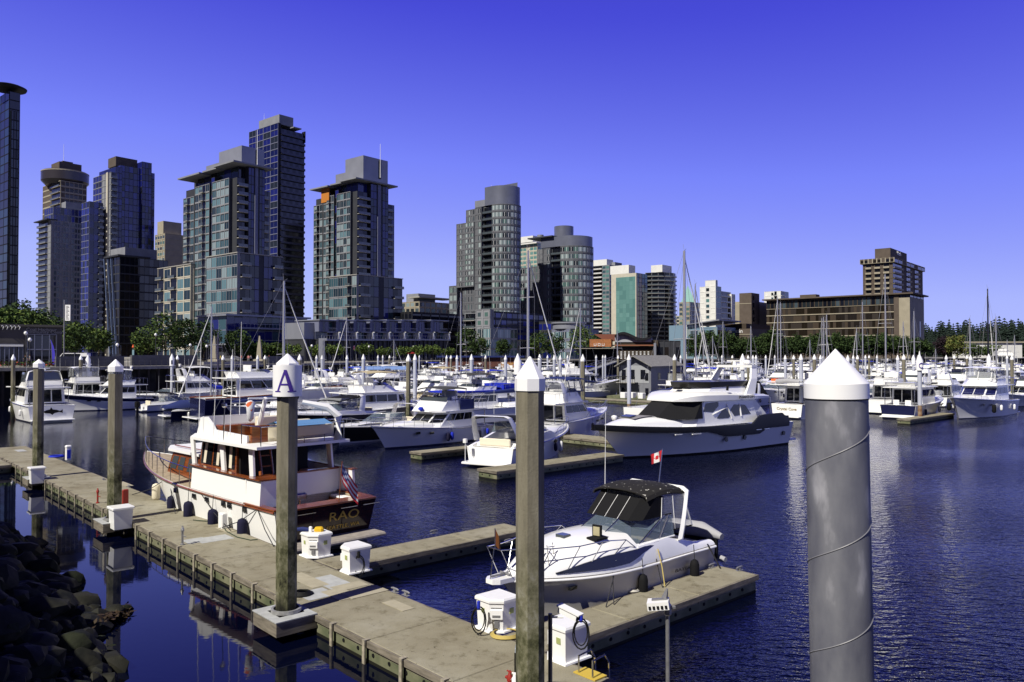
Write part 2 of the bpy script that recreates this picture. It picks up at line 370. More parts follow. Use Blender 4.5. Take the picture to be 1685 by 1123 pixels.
# far left dark glass tower with a disc roof
b = Bld('glass_tower', 'dark glass tower with an overhanging disc roof at the left edge of the view', 'tower', 14, 190)
st = style(C_BLACK, [G_DARK[0], G_DARK[1], G_TEAL[2], G_TEAL[2]], sp=.3, pier=.15, ww=.95, wh=.9, proud=.1)
zt = b.z(172); b.vol((0, b.kx(27), 0, 14), 0, b.z(182), 26, ['GGG', None, None, 'GGGGG'], st)
b.vol((-.3, 2.0, .4, 12), 0, b.z(150), 30, ['G', None, None, 'GGGG'], st)
dc = MB(); dc.lathe([(.1, 0), (3.9, .35), (4.1, .8), (3.2, 1.2), (.1, 1.4)], 32, c=(.1, 2.9, b.z(146))); dc.build('disc_roof', C_BLACK, b.o, smooth=40)
b.done()
# round-topped brown hotel tower
b = Bld('hotel_tower', 'brown concrete tower crowned by a dark round revolving restaurant', 'tower', 97, 480)
L = b.ky(68); Rr = b.kx(140); zt = b.z(297)
st = style(C_TAUPE, G_DARK, sp=.9, pier=.3, ww=.9, wh=.55, slab=C_BEIGE, bd=1.2, frame=C_BEIGE)
b.vol((0, Rr, 0, L), 0, zt, 30, ['SwwwwS', None, None, 'SSBB'], st)
cx, cy = Rr * .48, L * .45
m = MB(); m.lathe([(11, zt - 1), (13.4, zt + 1.6), (13.4, zt + 7.4), (12.6, zt + 8), (.5, zt + 8)], 40, c=(cx, cy, 0)); m.build('round_restaurant', mat('dark_bronze_band', (.035, .03, .035), .3), b.o, smooth=35)
m = MB(); m.lathe([(13.5, zt + 6.9), (13.5, zt + 7.5)], 40, c=(cx, cy, 0)); m.build('cornice_ring', C_BEIGE, b.o)
b.part('penthouse', cx - 6, cx + 7, cy - 7, cy + 6, zt + 8, zt + 13, C_TAUPE); b.part('penthouse', cx - 3, cx + 3, cy - 4, cy + 5, zt + 13, zt + 14.4, C_TAUPE)
mast_on(b, cx - 1, cy, zt + 14, zt + 26, .15); b.done()
# balcony tower in front of it
b = Bld('apartment_tower', 'grey apartment tower with stacked balconies in front of the round-topped tower', 'tower', 82, 420)
L = b.ky(62); Rr = b.kx(139); zt = b.z(338)
st = style(C_GREY, [G_GREY[2], G_GREY[0], G_BLUE[1], G_GREY[0]], sp=.5, pier=.35, ww=.8, wh=.66)
b.vol((0, Rr, 0, L), 0, b.z(362), 25, ['SwwSwwSwwwwS', None, None, 'BBBS'], st)
b.vol((2, Rr - 1, 3, L - 2), b.z(362), zt, 2, ['wwwwwwww', None, None, 'wwww'], style(C_GREY, G_BLUE, sp=.3, pier=.2, ww=.94, wh=.85))
b.part('penthouse', 9, 17, 5, 11, zt, zt + 4, C_GREY); b.part('roof_slab', -2.4, 3, -.5, L + 1, b.z(362), b.z(362) + .5, C_DGREY); b.done()
# blue glass tower
b = Bld('apartment_tower', 'blue glass apartment tower with a pale window strip up its left corner', 'tower', 180, 340)
L = b.ky(153); Rr = b.kx(254); z1 = b.z(284)
st = style(C_DGREY, G_BLUE, frame=C_DGREY, sp=.25, pier=.16, ww=.96, wh=.92, proud=.1, slab=C_GREY)
stp = style(C_CREAM, G_DARK, sp=.0, pier=0, wh=.5, slab=C_GREY, rail=RAILW)
xa = b.kx(196); xb = b.kx(246)
b.vol((-.4, xa * .5, -1.0, L), 0, z1, 30, ['BB', None, None, 'wwwSnS'], style(C_GREY, G_BLUE, sp=.3, pier=.2, ww=.9, wh=.8, bd=1.1, slab=C_GREY))
b.vol((xa * .5, xa * 1.15, 0, L), 0, b.z(273), 30, ['GG', None, None, 'GGG'], st)
b.vol((xa * 1.1, xb * .78, 1, L - 2), 0, b.z(268), 30, ['GGGGG', None, None, 'GG'], st)
b.vol((xb * .76, xb, -.6, L - 3), 0, b.z(257), 31, ['GGG', None, None, 'G'], st)
b.vol((xb, Rr, 1.2, L - 4), 0, b.z(272), 30, ['GG', None, None, None], st)
b.part('penthouse', xa * .9, xb * .75, 4, 12, b.z(268), b.z(252), C_TAUPE); b.part('corner_strip', -1.1, -.4, .6, 2.4, 0, z1, C_CREAM)
b.vol((-8, -2.4, 2, 10), 0, b.z(335), 24, ['GGB', None, None, 'wwGG'], style(C_DGREY, G_BLUE, frame=C_BLUE, sp=.3, pier=.12, ww=.94, wh=.85, slab=C_GREY)); b.done()
# slanted dark office
b = Bld('office_building', 'dark glass office block with slanting blue struts on its left front', 'building', 196, 300)
L = b.ky(176); Rr = b.kx(275); z1 = b.z(422)
st = style(C_BLACK, G_DARK, frame=C_DGREY, sp=.5, pier=.1, ww=.98, wh=.85, proud=.12)
b.vol([(0, 0), (Rr, 0), (Rr, L), (0, L)], 6, z1, 10, ['wwwwwwwwww', None, None, 'wwww'], st)
b.vol((1.5, Rr - 1, 1.5, L - 1), 0, 6, 1, ['wwwwwwww', None, None, 'wwww'], st)
sl = MB()
for t in (.12, .4, .7): sl.tube([(-.5, L * t * .9 - 4 * 0, 2), (-.5, L * t + 5.5, z1)], .3, 4)
sl.build('slanting_strut', mat('blue_steel', (.08, .11, .2), .5), b.o)
b.part('penthouse', b.kx(210), Rr - 3, 3, 16, z1, b.z(404), C_GREY); b.part('roof_slab', -1.2, Rr * .6, -1.2, L + 1, z1, z1 + .6, C_DGREY); b.done()
# beige block behind
b = Bld('apartment_block', 'plain beige concrete block half hidden between the dark office and the teal tower', 'building', 270, 430)
L = b.ky(254); Rr = b.kx(300); st = style(C_BEIGE, G_GREY, sp=.6, pier=.6, ww=.7, wh=.5)
b.vol((0, Rr, 0, L), 0, b.z(384), 22, ['S', None, None, 'wwww'], st); b.part('penthouse', 0, Rr, 2, 9, b.z(384), b.z(363), C_BEIGE); b.done()

def teal_tower(name, label, px, Y, pxl, pxr, py_roof, nf, py_can, py_ph, pyb, seed, pods):
    random.seed(seed)
    b = Bld(name, label, 'tower', px, Y); L = b.ky(pxl); Rr = b.kx(pxr); z1 = b.z(py_roof)
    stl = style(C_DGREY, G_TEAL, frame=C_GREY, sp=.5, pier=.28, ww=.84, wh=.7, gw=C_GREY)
    std = style(C_DGREY, [G_BLUE[0], G_BLUE[3], G_TEAL[2], G_BLUE[1]], frame=C_DGREY, sp=.3, pier=.14, ww=.95, wh=.85, proud=.1)  # darker glass and cladding: shade put into the colour, mostly on right faces
    a = Rr * .34
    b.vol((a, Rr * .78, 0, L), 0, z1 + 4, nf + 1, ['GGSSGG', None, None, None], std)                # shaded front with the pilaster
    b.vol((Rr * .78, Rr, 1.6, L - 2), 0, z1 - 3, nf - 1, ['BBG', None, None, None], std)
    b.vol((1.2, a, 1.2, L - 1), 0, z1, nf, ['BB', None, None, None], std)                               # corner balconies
    w1 = L * .30
    b.vol((0, a, 4.0, w1 + 4), 0, z1, nf, [None, None, None, 'wwww'], stl)
    b.vol((.9, a, w1 + 4, w1 + 6.2), 0, z1 + 2, nf, [None, None, None, 'G'], std)
    b.vol((.2, a, w1 + 6.2, L * .74), 0, z1, nf, [None, None, None, 'wwBw'], stl)
    b.vol((1.4, a, L * .74, L * .79), 0, z1, nf, [None, None, None, 'G'], std)
    b.vol((.8, a, L * .79, L), 0, z1 - 2.8, nf - 1, [None, None, None, 'wbw'], stl)
    b.part('pilaster', Rr * .50, Rr * .58, -.5, 0, 0, z1 + 4, C_BLUE)
    b.vol((2.4, Rr * .74, 2.4, L * .8), z1, z1 + 4, 1, ['GGGG', None, None, 'GGGGGG'], std)
    zc = z1 + 4.0
    for (x0, x1, y0, y1, dz) in ((-2.0, Rr * .95, -2.0, L * .3, .25), (-1.0, Rr * .8, L * .3, L * .55, .0), (-2.2, Rr * .6, L * .55, L * .97, -.5)):
        b.part('roof_canopy', x0, x1, y0, y1, zc + dz, zc + dz + .55, C_GREY)
    zp = b.z(py_ph); b.part('penthouse', a * .55, Rr * .80, .8, L * .42, zc + .8, zp, C_METAL); b.part('penthouse', a * .8, Rr * .7, L * .42, L * .72, zc, zc + (zp - zc) * .58, C_METAL)
    b.part('vent_slot', Rr * .565, Rr * .62, .62, .8, zp - 8.5, zp - .6, C_BLACK); mast_on(b, Rr * .595, .5, zp - 8, zp + 6.5, .16)
    for (x0, x1, y0, y1, pyt, pf, ps, nfl, cream) in pods:
        zt = b.z(pyt); s2 = style(C_CREAM if cream else C_GREY, G_TEAL, frame=C_CREAM if cream else C_GREY, sp=.4, pier=.5 if cream else .2, ww=.9, wh=.78, gw=C_GREY)
        b.vol((x0 * Rr, x0 * Rr + 1.0, y0 * L, y1 * L), 0, zt, nfl, [None, None, None, ps], s2)
        b.vol((x0 * Rr + 1.0, x1 * Rr, y0 * L + .03, y1 * L - .03), 0, zt - .02, nfl, [pf, None, None, None], s2 if cream else dict(std, frame=C_DGREY))  # plain pods: right face in the darker glass, its shade in the colour
        b.part('terrace_slab', x0 * Rr - .3, x1 * Rr + .3, y0 * L - .3, y1 * L + .3, zt, zt + .3, C_SLAB)
    b.done(); return b
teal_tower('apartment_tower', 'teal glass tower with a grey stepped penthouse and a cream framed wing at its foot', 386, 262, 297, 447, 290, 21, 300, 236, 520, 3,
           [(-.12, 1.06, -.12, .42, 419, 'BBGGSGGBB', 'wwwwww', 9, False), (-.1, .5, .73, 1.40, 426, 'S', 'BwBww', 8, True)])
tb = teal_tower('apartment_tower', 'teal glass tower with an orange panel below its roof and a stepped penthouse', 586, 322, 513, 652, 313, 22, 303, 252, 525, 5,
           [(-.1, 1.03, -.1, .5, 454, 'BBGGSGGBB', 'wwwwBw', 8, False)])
Lq = tb.ky(513); zq = tb.z(313)
MB().box(-.3, 0, Lq * .60, Lq * .78, zq - 2.5, zq + 3.6).build('orange_panel', mat('orange_panel', (.45, .17, .03), .6), tb.o)
# dark tall slab behind the first teal tower
b = Bld('apartment_tower', 'tallest dark tower with a pale concrete roof box behind the teal tower', 'tower', 456, 385)
L = b.ky(408); Rr = b.kx(500); z1 = b.z(202)
st = style(C_BLACK, [G_BLUE[1], G_BLUE[0], G_GREY[2]], frame=C_BLUE, sp=.35, pier=.4, ww=.9, wh=.8, gw=C_BLUE)
b.vol((0, 1.5, 0, L), 0, z1, 36, [None, None, None, 'wwww'], st)
b.vol((1.5, Rr, .3, L), 0, b.z(210), 36, ['BBBBBBBB', None, None, None], style(C_BLACK, G_DARK, sp=.2, pier=0, slab=C_DGREY, rail=mat('dark_rail_glass', (.015, .014, .03), .15), bd=.9))
b.part('penthouse', 1.5, Rr * .62, 1.5, L * .75, z1, b.z(186), C_GREY); b.part('roof_fin', Rr - .4, Rr, -.6, 2, b.z(225), b.z(206), C_BLACK)
b.part('roof_slab', Rr * .5, Rr * .8, -1.6, 6, z1 - 1, z1 - .5, C_GREY); mast_on(b, 2, L * .6, b.z(186), b.z(182) + 2, .1); b.done()

# low curved podium building before the first teal tower
b = Bld('podium_building', 'low glass podium with white terrace edges in front of the teal towers', 'building', 372, 222)
Rr = b.kx(505); st = style(C_BLUE, [G_BLUE[0], G_TEAL[0], G_TEAL[2]], frame=C_BLUE, sp=.3, pier=.12, ww=.95, wh=.85, proud=.1)
b.vol((0, Rr, 0, 16), 4.6, b.z(520), 2, ['GwGGwGGGwGG', None, None, 'GGGG'], st)
b.vol((.8, Rr - 1, .8, 15), 0, 4.6, 1, ['SwwSwwSwwS', None, None, 'SwS'], style(C_DGREY, G_DARK, sp=.3, pier=.3))
for z, x0 in ((b.z(520), -1), (b.z(541), 3), (4.5, -1)):
    b.part('terrace_slab', x0, Rr + .4, -1.6, 15, z, z + .5, C_METAL)
for z, x0, x1 in ((b.z(541) + .5, 3.2, Rr * .75), (5.0, 0, Rr)):
    m = MB(); m.tube([(x0, -1.4, z + 1), (x1, -1.4, z + 1)], .05, 4); 
    for i in range(15): t = x0 + (x1 - x0) * i / 14; m.tube([(t, -1.4, z), (t, -1.4, z + 1)], .03, 4)
    m.build('terrace_railing', RAILW, b.o)
b.done()
# row of terraced houses
TROW = [(520, 216), (548, 222), (577, 229), (604, 236), (631, 243), (656, 250), (680, 257), (704, 264)]
for i, (px, Y) in enumerate(TROW):
    b = Bld('terraced_house', ['leftmost blue grey terraced house with a blank pale end wall above the waterfront arcade', 'second blue grey terraced house from the left above the arcade', 'third blue grey terraced house from the left above the arcade', 'fourth blue grey terraced house from the left above the arcade', 'fourth blue grey terraced house from the right above the arcade', 'third blue grey terraced house from the right above the arcade', 'second blue grey terraced house from the right above the arcade', 'rightmost blue grey terraced house, nearest the grey stone podium'][i], 'house', px, Y, math.atan2(.8, .6), GZ, 'blue grey terraced houses above the arcade')
    nx = TROW[i + 1][0] if i < 7 else 730
    Rr = b.kx(nx + 3); zt = b.z(529); zm = b.z(546); zb = b.z(558); xw = Rr * .5
    st = style(C_BLUE, [G_BLUE[0], G_GREY[2], G_TEAL[0]], frame=C_BLUE, sp=.2, pier=.12, ww=.9, wh=.85, proud=.08)
    b.vol((0, xw, -1.2, 9), zm, zt, 1, ['SnS', None, None, 'S'], st); b.vol((xw, Rr, 1.2, 9), zm, zt + .2, 1, ['www', None, None, None], st)
    b.vol((0, Rr, 0.4, 9), zb, zm, 1, ['wwww', None, None, 'w'], st)
    b.vol((0, Rr, -1.2, 8.4), 0, zb, 1, ['SwwS', None, None, 'S'], style(C_DGREY, G_DARK, sp=.5, pier=.8, proud=.4))
    b.part('roof_slab', -.3, Rr - .2, -1.8, 9, zt + .2, zt + .5, C_METAL); b.part('terrace_slab', 0, Rr, -2.4, .4, zb - .5, zb, C_METAL); b.part('terrace_slab', xw * .9, Rr, -.9, 1.2, zm - .2, zm + .1, C_METAL)
    m = MB()
    for (x0, x1, y, z) in ((xw, Rr, -.8, zm + .1), (0, Rr, -2.3, zb)):
        m.tube([(x0, y, z + 1), (x1, y, z + 1)], .04, 4)
        for q in range(8): t = x0 + (x1 - x0) * q / 7; m.tube([(t, y, z), (t, y, z + 1)], .025, 4)
    m.build('terrace_railing', RAILW, b.o)
    b.part('privacy_screen', Rr * .93, Rr * .99, -2.2, .4, zb, zb + 2.0, W_PAINT); b.part('terrace_lamp', Rr * .97, Rr * 1.02, -2.6, -.2, zm - .15, zm, W_PAINT)
    b.done()
b = Bld('end_house', 'pale grey blank end wall left of the terraced house row', 'building', 498, 214, math.atan2(.8, .6)); Rr = b.kx(520)
b.vol((0, Rr, -.6, 9), b.z(558), b.z(531), 2, ['SS', None, None, 'S'], style(C_METAL, G_TEAL, sp=0, pier=0)); b.vol((0, Rr, -1, 8.4), 0, b.z(558), 1, ['SwS', None, None, 'S'], style(C_DGREY, G_DARK, sp=.5, pier=.8)); b.done()

# low buildings in the gap
b = Bld('low_apartment_block', 'low beige block with a rooftop box between the teal tower and the slate tower', 'building', 690, 430); 
b.vol((0, b.kx(752), 0, b.ky(660)), 0, b.z(496), 10, ['wwwwwww', None, None, 'wwww'], style(C_BEIGE, G_GREY, sp=.6, pier=.5, ww=.7)); b.part('penthouse', 3, 16, 4, 14, b.z(496), b.z(482), C_GREY); b.part('roof_slab', -1, b.kx(745), -1, 8, b.z(490), b.z(488), C_SLAB); b.done()
b = Bld('dark_warehouse', 'flat dark building behind the right end of the terraced houses', 'building', 678, 330)
b.vol((0, b.kx(765), 0, b.ky(660)), 0, b.z(513), 6, ['wwwwww', None, None, 'www'], style(C_BLACK, G_DARK, frame=C_DGREY, sp=.4, pier=.3)); b.done()

# slate tower with rounded corner
C_SLATE = mat('slate_cladding', (.115, .12, .135), .6, var=.1, scale=.3); C_CROWN = mat('blue_zinc_crown', (.12, .13, .175), .4, metal=.2, var=.08, scale=.2)
def slate_tower(label, px, Y, pxl, pxr, pyr, nf, seed, cyl, lowpx=None):
    random.seed(seed)
    b = Bld('apartment_tower', label, 'tower', px, Y); L = b.ky(pxl); Rr = b.kx(pxr); z1 = b.z(pyr)
    st = style(C_SLATE, [G_GREY[1], G_GREY[3], G_GREY[0], G_GREY[2]], frame=C_SLATE, sp=.85, pier=.55, ww=.82, wh=.6, gw=W_PAINT, slab=C_DGREY)
    stw = dict(st, ww=.9, pier=.2)
    r = Rr * .8; poly = arc(r, r, r, 180, 292, 9) + [(Rr, r * .45), (Rr, r), (0, r)]
    pats = ['w'] * 9 + ['S', 'S', None, None]
    b.vol(poly, 0, z1, nf, pats, dict(stw, pier=.12))
    yb = r
    b.vol((1.4, Rr, yb, yb + 6.5), 0, z1 - .5, nf, [None, None, None, 'BB'], st)
    b.vol((-.3, Rr, yb + 6.5, yb + 11), 0, z1 - .5, nf, [None, None, None, 'Sw'], st)
    return b, L, Rr, z1, st, r, yb
b, L, Rr, z1, st, r, yb = slate_tower('tallest slate grey tower with a rounded corner and a curved metal crown', 832, 372, 753, 856, 333, 22, 11, False)
zl = b.z(468); h = (z1 - 0) / 22
b.vol((-.9, Rr, yb + 11, L), zl, b.z(358), 12, [None, None, None, 'SwSwww'], st)
b.vol((.6, Rr, yb + 11, L - 3), 0, zl, 9, [None, None, None, 'SnSnSnSn'], st)
b.vol((-.2, Rr, yb + 11, L - 6), b.z(358), b.z(336), 2, [None, None, None, 'SwSn'], st)
b.vol((-.4, Rr, L, L + b.ky(740, y0=L)), 0, b.z(464), 9, [None, None, None, 'ww'], st)
m = MB(); m.prism([(.5, L), (.5, r * .8), (r * .5, 1), (Rr - 2, 0.2), (Rr - 2, L)], zl - .5, zl + .1); m.build('soffit', C_DGREY, b.o)
pc = arc(r, r, r * .96, 180, 292, 9) + [(Rr - .2, r * .5), (Rr - .2, r * 1.5), (r * .6, r * 1.9), (.6, r * 1.6)]
MB().prism(pc, z1, b.z(302)).build('metal_crown', C_CROWN, b.o, smooth=30)
MB().prism([(Rr * .86, .4), (Rr + .3, r * .4), (Rr + .3, r * 1.8), (Rr * .86, r * 1.8)], z1 - 30, b.z(295)).build('crown_fin', C_CROWN, b.o)
b.part('penthouse', .8, Rr, yb + 3, yb + 12, z1, b.z(322), C_METAL); mast_on(b, 4, yb + 4, b.z(302), b.z(297), .1); b.done()
b, L, Rr, z1, st, r, yb = slate_tower('slate tower with a curved metal crown and a round drum on its roof', 951, 400, 886, 976, 402, 16, 12, True)
zl = b.z(432)
b.vol((-.9, Rr, yb + 11, L), zl, b.z(404), 3, [None, None, None, 'SwSwww'], st)
b.vol((.6, Rr, yb + 11, L + 6), 0, zl, 13, [None, None, None, 'SnSnSnSw'], st)
b.vol((-.4, Rr, L + 6, L + 12), 0, b.z(433), 13, [None, None, None, 'ww'], st)
pc = arc(r, r, r * .97, 180, 292, 9) + [(Rr - .2, r * .5), (Rr - .2, r * 1.7), (r * .6, r * 2.3), (.2, r * 2.2)]
MB().prism(pc, z1, b.z(385)).build('metal_crown', C_CROWN, b.o, smooth=30)
m = MB(); m.lathe([(5.2, b.z(385)), (5.2, b.z(364))], 24, c=(r * .95, r * 1.5, 0)); m.build('roof_drum', C_CROWN, b.o, smooth=30)
b.part('roof_slab', -1.5, r * 1.3, r * 1.4, r * 2.9, b.z(385), b.z(383), C_DGREY); m = MB(); m.lathe([(1.8, b.z(383)), (1.8, b.z(376))], 16, c=(r * .5, r * 2.6, 0)); m.build('roof_tank', C_METAL, b.o, smooth=30); b.done()
# stone podium in front of the slate tower
b = Bld('stone_podium', 'grey stone podium block with square windows at the foot of the slate tower', 'building', 806, 318)
stp = style(C_GREY, G_GREY, sp=.6, pier=.8, ww=.45, wh=.5)
b.vol((0, b.kx(812), 0, b.ky(783)), 0, b.z(509), 6, ['S', None, None, 'ww'], stp); y0 = b.ky(783)
b.vol((.4, 9, y0, y0 + b.ky(764, y0=y0)), 0, b.z(514), 6, ['S', None, None, 'BB'], stp)
b.vol((2.0, b.kx(900), 2, 12), 8, b.z(511), 4, ['wwwwwwwwww', None, None, None], style(C_DGREY, G_BLUE, sp=.5, pier=.3))
b.vol((-1.5, b.kx(846), -1.6, 4), 0, b.z(540), 3, ['wwww', None, None, 'www'], style(C_GREY, G_TEAL, sp=.4, pier=.2, ww=.92, wh=.8, gw=W_PAINT)); b.done()
b = Bld('glass_pavilion', 'low white framed glass house with a round roof below the drum-topped slate tower', 'building', 938, 330)
b.vol((0, b.kx(985), 0, b.ky(908)), 0, b.z(541), 3, ['wwww', None, None, 'wwwww'], style(C_BLUE, G_TEAL, frame=C_METAL, sp=.35, pier=.25, gw=W_PAINT)); m = MB(); m.lathe([(7, 0), (7, 2.2), (7.6, 2.3), (7.6, 2.9), (1, 3.2)], 28, c=(6, 5, b.z(541))); m.build('round_roof', C_METAL, b.o, smooth=30)
b.vol((4, b.kx(995), 8, 20), 0, b.z(527), 4, ['wwww', None, None, 'wwwww'], style(C_DGREY, G_BLUE, sp=.5, pier=.4)); b.done()
# pale tower behind, between the slate towers
b = Bld('apartment_tower', 'pale tower with green windows seen in the gap between the two slate towers', 'tower', 884, 520)
b.vol((0, b.kx(906), 0, b.ky(855)), 0, b.z(398), 26, ['ww', None, None, 'wwSww'], style(C_CREAM, G_SEA, sp=.7, pier=.4, ww=.8)); b.part('penthouse', -2, 12, 2, 14, b.z(398), b.z(388), C_WHITE); b.part('roof_slab', -2, 8, -1, 18, b.z(401), b.z(399), C_WHITE); b.done()
# the pale cluster right of the slate towers
b = Bld('apartment_tower', 'pale green balcony tower with a white roof box right of the slate towers', 'tower', 1003, 600)
b.vol((0, b.kx(1012), 0, b.ky(975)), 0, b.z(436), 22, ['w', None, None, 'BBBww'], style(C_GREY, [G_SEA[2], G_TEAL[0]], sp=.5, pier=.4, slab=C_SLAB, rail=RAILW)); b.part('penthouse', 1, 10, 3, 22, b.z(436), b.z(426), C_WHITE); b.part('roof_box', 8, 18, 0, 6, b.z(436), b.z(430), C_GREY); b.done()
b = Bld('apartment_tower', 'slim white and beige tower with a blank white edge beside the sea green glass block', 'tower', 1035, 570)
b.vol((0, b.kx(1050), 0, b.ky(1006)), 0, b.z(450), 20, ['SS', None, None, 'SSSS'], style(C_CREAM, G_SEA, sp=0, pier=0)); b.part('penthouse', 0, 9, 0, 16, b.z(450), b.z(436), C_WHITE); b.done()
b = Bld('office_tower', 'flat sea green glass block with a beige corner strip', 'tower', 1047, 540)
L = b.ky(1014); Rr = b.kx(1066)
b.vol((0, .8, 0, L), 0, b.z(455), 18, [None, None, None, 'GGGGGG'], style(G_SEA[2], G_SEA, frame=G_SEA[2], sp=.12, pier=.08, proud=.09)); b.vol((.8, Rr, .3, L), 0, b.z(449), 18, ['GSGG', None, None, None], style(C_CREAM, [G_TEAL[0], G_SEA[2]], frame=C_DGREY, sp=.3, pier=.2)); b.part('corner_strip', -.3, 1.6, -.3, .4, 0, b.z(451), C_CREAM); b.done()
b = Bld('apartment_tower', 'round cornered tower ringed with balconies and topped by a white box', 'tower', 1092, 570)
r = b.kx(1112) * .8; L = b.ky(1062)
b.vol(arc(r, r, r, 180, 290, 6) + [(r * 1.25, L), (0, L)], 0, b.z(447), 20, ['B', 'B', 'B', 'B', 'B', 'B', None, None, 'BBwBB'], style(C_DGREY, [G_TEAL[0], G_SEA[2]], frame=C_GREY, sp=.4, pier=.3, rail=RAILG, bd=1.2)); b.part('penthouse', 2, r * 1.1, 2, L * .75, b.z(447), b.z(435), C_WHITE); b.done()
# distant small ones
b = Bld('apartment_block', 'beige distant block with a green pointed roof behind the tall mast', 'building', 1135, 760)
b.vol((0, b.kx(1160), 0, b.ky(1118)), 0, b.z(497), 12, ['BwwB', None, None, 'wBw'], style(C_BEIGE, G_GREY, sp=.6, pier=.4)); m = MB(); m.lathe([(8, 0), (.2, 17)], 4, c=(12, 8, b.z(497))); m.build('pointed_roof', mat('copper_green', (.25, .45, .40), .6), b.o); b.done()
b = Bld('apartment_block', 'low cream block in the gap right of the balcony ringed tower', 'building', 1118, 900)
b.vol((0, b.kx(1128), 0, b.ky(1108)), 0, b.z(520), 12, ['ww', None, None, 'ww'], style(C_CREAM, G_GREY, sp=.7, pier=.4)); b.done()
b = Bld('white_apartment_block', 'white terraced apartment block with stepped wings and dark balconies', 'building', 1178, 560)
stw = style(C_WHITE, [G_TEAL[0], G_SEA[2], G_GREY[2]], sp=.5, pier=.8, ww=.6, wh=.6, slab=C_WHITE, rail=RAILG)
b.vol((0, b.kx(1187), 0, b.ky(1152)), 0, b.z(471), 13, ['G', None, None, 'SwS'], stw); b.vol((0, b.kx(1181), 0, 8), b.z(471), b.z(461), 1, ['G', None, None, 'S'], stw)
b.vol((b.kx(1187), b.kx(1208), 2.5, 16), 0, b.z(477), 12, ['BBB', None, None, None], stw); b.vol((b.kx(1206), b.kx(1212), 1, 16), 0, b.z(480), 12, ['SG', None, None, None], stw); b.done()

# brown hotel: link blocks, long slab and tower
b = Bld('hotel_block', 'blank brown and beige end block left of the long hotel', 'building', 1237, 455)
b.vol((0, b.kx(1250), 0, b.ky(1217)), 0, b.z(482), 9, ['nS', None, None, 'SS'], style(C_TAUPE, G_DARK, sp=0, pier=0)); b.part('band', -.15, 0, 0, b.ky(1217), b.z(500), b.z(499), C_BEIGE)
b.vol((b.kx(1242), b.kx(1267), 1, 12), 0, b.z(495), 8, ['S', None, None, None], style(C_BEIGE, G_DARK, sp=0, pier=0)); b.done()
b = Bld('apartment_block', 'small white block peeping over the left end of the hotel', 'building', 1285, 640)
b.vol((0, b.kx(1298), 0, b.ky(1258)), 0, b.z(479), 14, ['BG', None, None, 'SSwBS'], stw); b.done()
hd = math.atan2(.65, .76)
def hb(name, label, cat, px, Y): return Bld(name, label, cat, px, Y, math.atan2(.76, .65))
b = hb('hotel', 'long brown waterfront hotel with beige balcony bands and a flat overhanging roof', 'hotel', 1498, 405)
L = b.ky(1262); Rr = b.kx(1521); z1 = b.z(500); zt = b.z(484)
yb = b.ky(1472)
st = style(C_BROWN, G_BRN, frame=C_BEIGE, sp=.5, pier=0, ww=.97, wh=.8, slab=C_BEIGE, rail=G_BRN[0], proud=.5)
b.part('base', .4, Rr, yb, L, 0, 4, C_TAUPE)
b.vol((0, Rr, yb, L), 4, z1, 6, [None, None, None, 'w' * 44], st)
b.vol((0, Rr, yb, L), z1, zt - .3, 1, [None, None, None, 'w' * 30], style(C_TAUPE, [G_GREY[2], G_GREY[0], G_DARK[0]], frame=C_BROWN, sp=.3, pier=.5, ww=.8, wh=.85))
b.vol((-.6, Rr, b.ky(1480), yb), 0, zt - .3, 1, [None, None, None, 'S'], style(C_TAUPE, G_DARK, sp=0, pier=0))
b.vol((-.3, Rr, 0, b.ky(1480)), 0, b.z(489), 1, ['SnSnS', None, None, 'S'], style(C_BEIGE, G_DARK, sp=0, pier=0))
b.vol((.5, Rr, .2, b.ky(1480)), b.z(489), zt, 1, ['wwww', None, None, 'www'], style(C_BROWN, G_GREY, sp=.2, pier=.3))
b.part('flat_roof', -2.0, Rr + 1.6, -2.0, L + 2, zt, zt + .7, C_TAUPE); ye = b.ky(1340)
b.part('roof_box', 3, 9, ye, ye + 9, zt + .7, b.z(476), C_TAUPE)
b.done()
b = hb('hotel_tower', 'stepped brown hotel tower with pale balconies and a rooftop sign box', 'tower', 1470, 470)
L = b.ky(1421); Rr = b.kx(1519); z1 = b.z(432)
st = style(C_TAUPE, G_DARK, sp=.4, pier=.4, slab=C_BEIGE, rail=C_BEIGE, bd=1.1)
b.vol((0, Rr, 0, L), 0, z1, 18, ['BBSBSbS', None, None, 'SBBSBBSBBS'], st)
for e in (b.vol((-1.2, Rr + 1, -1.2, L + 1.4), z1, b.z(424), 1, ['wwSwwSww', None, None, 'wwSwwSww'], style(C_TAUPE, G_DARK, frame=C_BEIGE, sp=.3, pier=.6)),): pass
xp = 2; b.part('sign_box', xp, Rr * .55, L * .1, L * .62, b.z(424), b.z(407), C_TAUPE)
text('sign', 'Westin', 3.3, W_PAINT, b.o, frame((xp + Rr * .27, L * .1 - .05, b.z(412)), (1, 0, 0), (0, 0, 1)), depth=.06)
b.done()
b = Bld('hotel_entrance', 'low brown hotel entrance block with white lettering above the tree row', 'building', 1237, 372)
L = b.ky(1180); b.vol((0, b.kx(1290), 0, L), 0, b.z(541), 2, ['SS', None, None, 'SSSSS'], style(C_TAUPE, G_DARK, sp=0, pier=0)); b.part('fascia', -.3, 0, -.3, L, b.z(551), b.z(550), C_BEIGE); b.vol((3, b.kx(1280), 4, 15), b.z(541), b.z(532), 1, ['SSS', None, None, 'S'], style(C_BROWN, G_DARK, sp=0, pier=0))
text('sign', 'Westin', 2.6, W_PAINT, b.o, frame((-.08, b.ky(1210), b.z(545)), (0, -1, 0), (0, 0, 1)), depth=.06); b.done()
b = Bld('blue_pavilion', 'low blue glass waterfront building with a sloping flat roof beside the restaurant', 'building', 1180, 362)
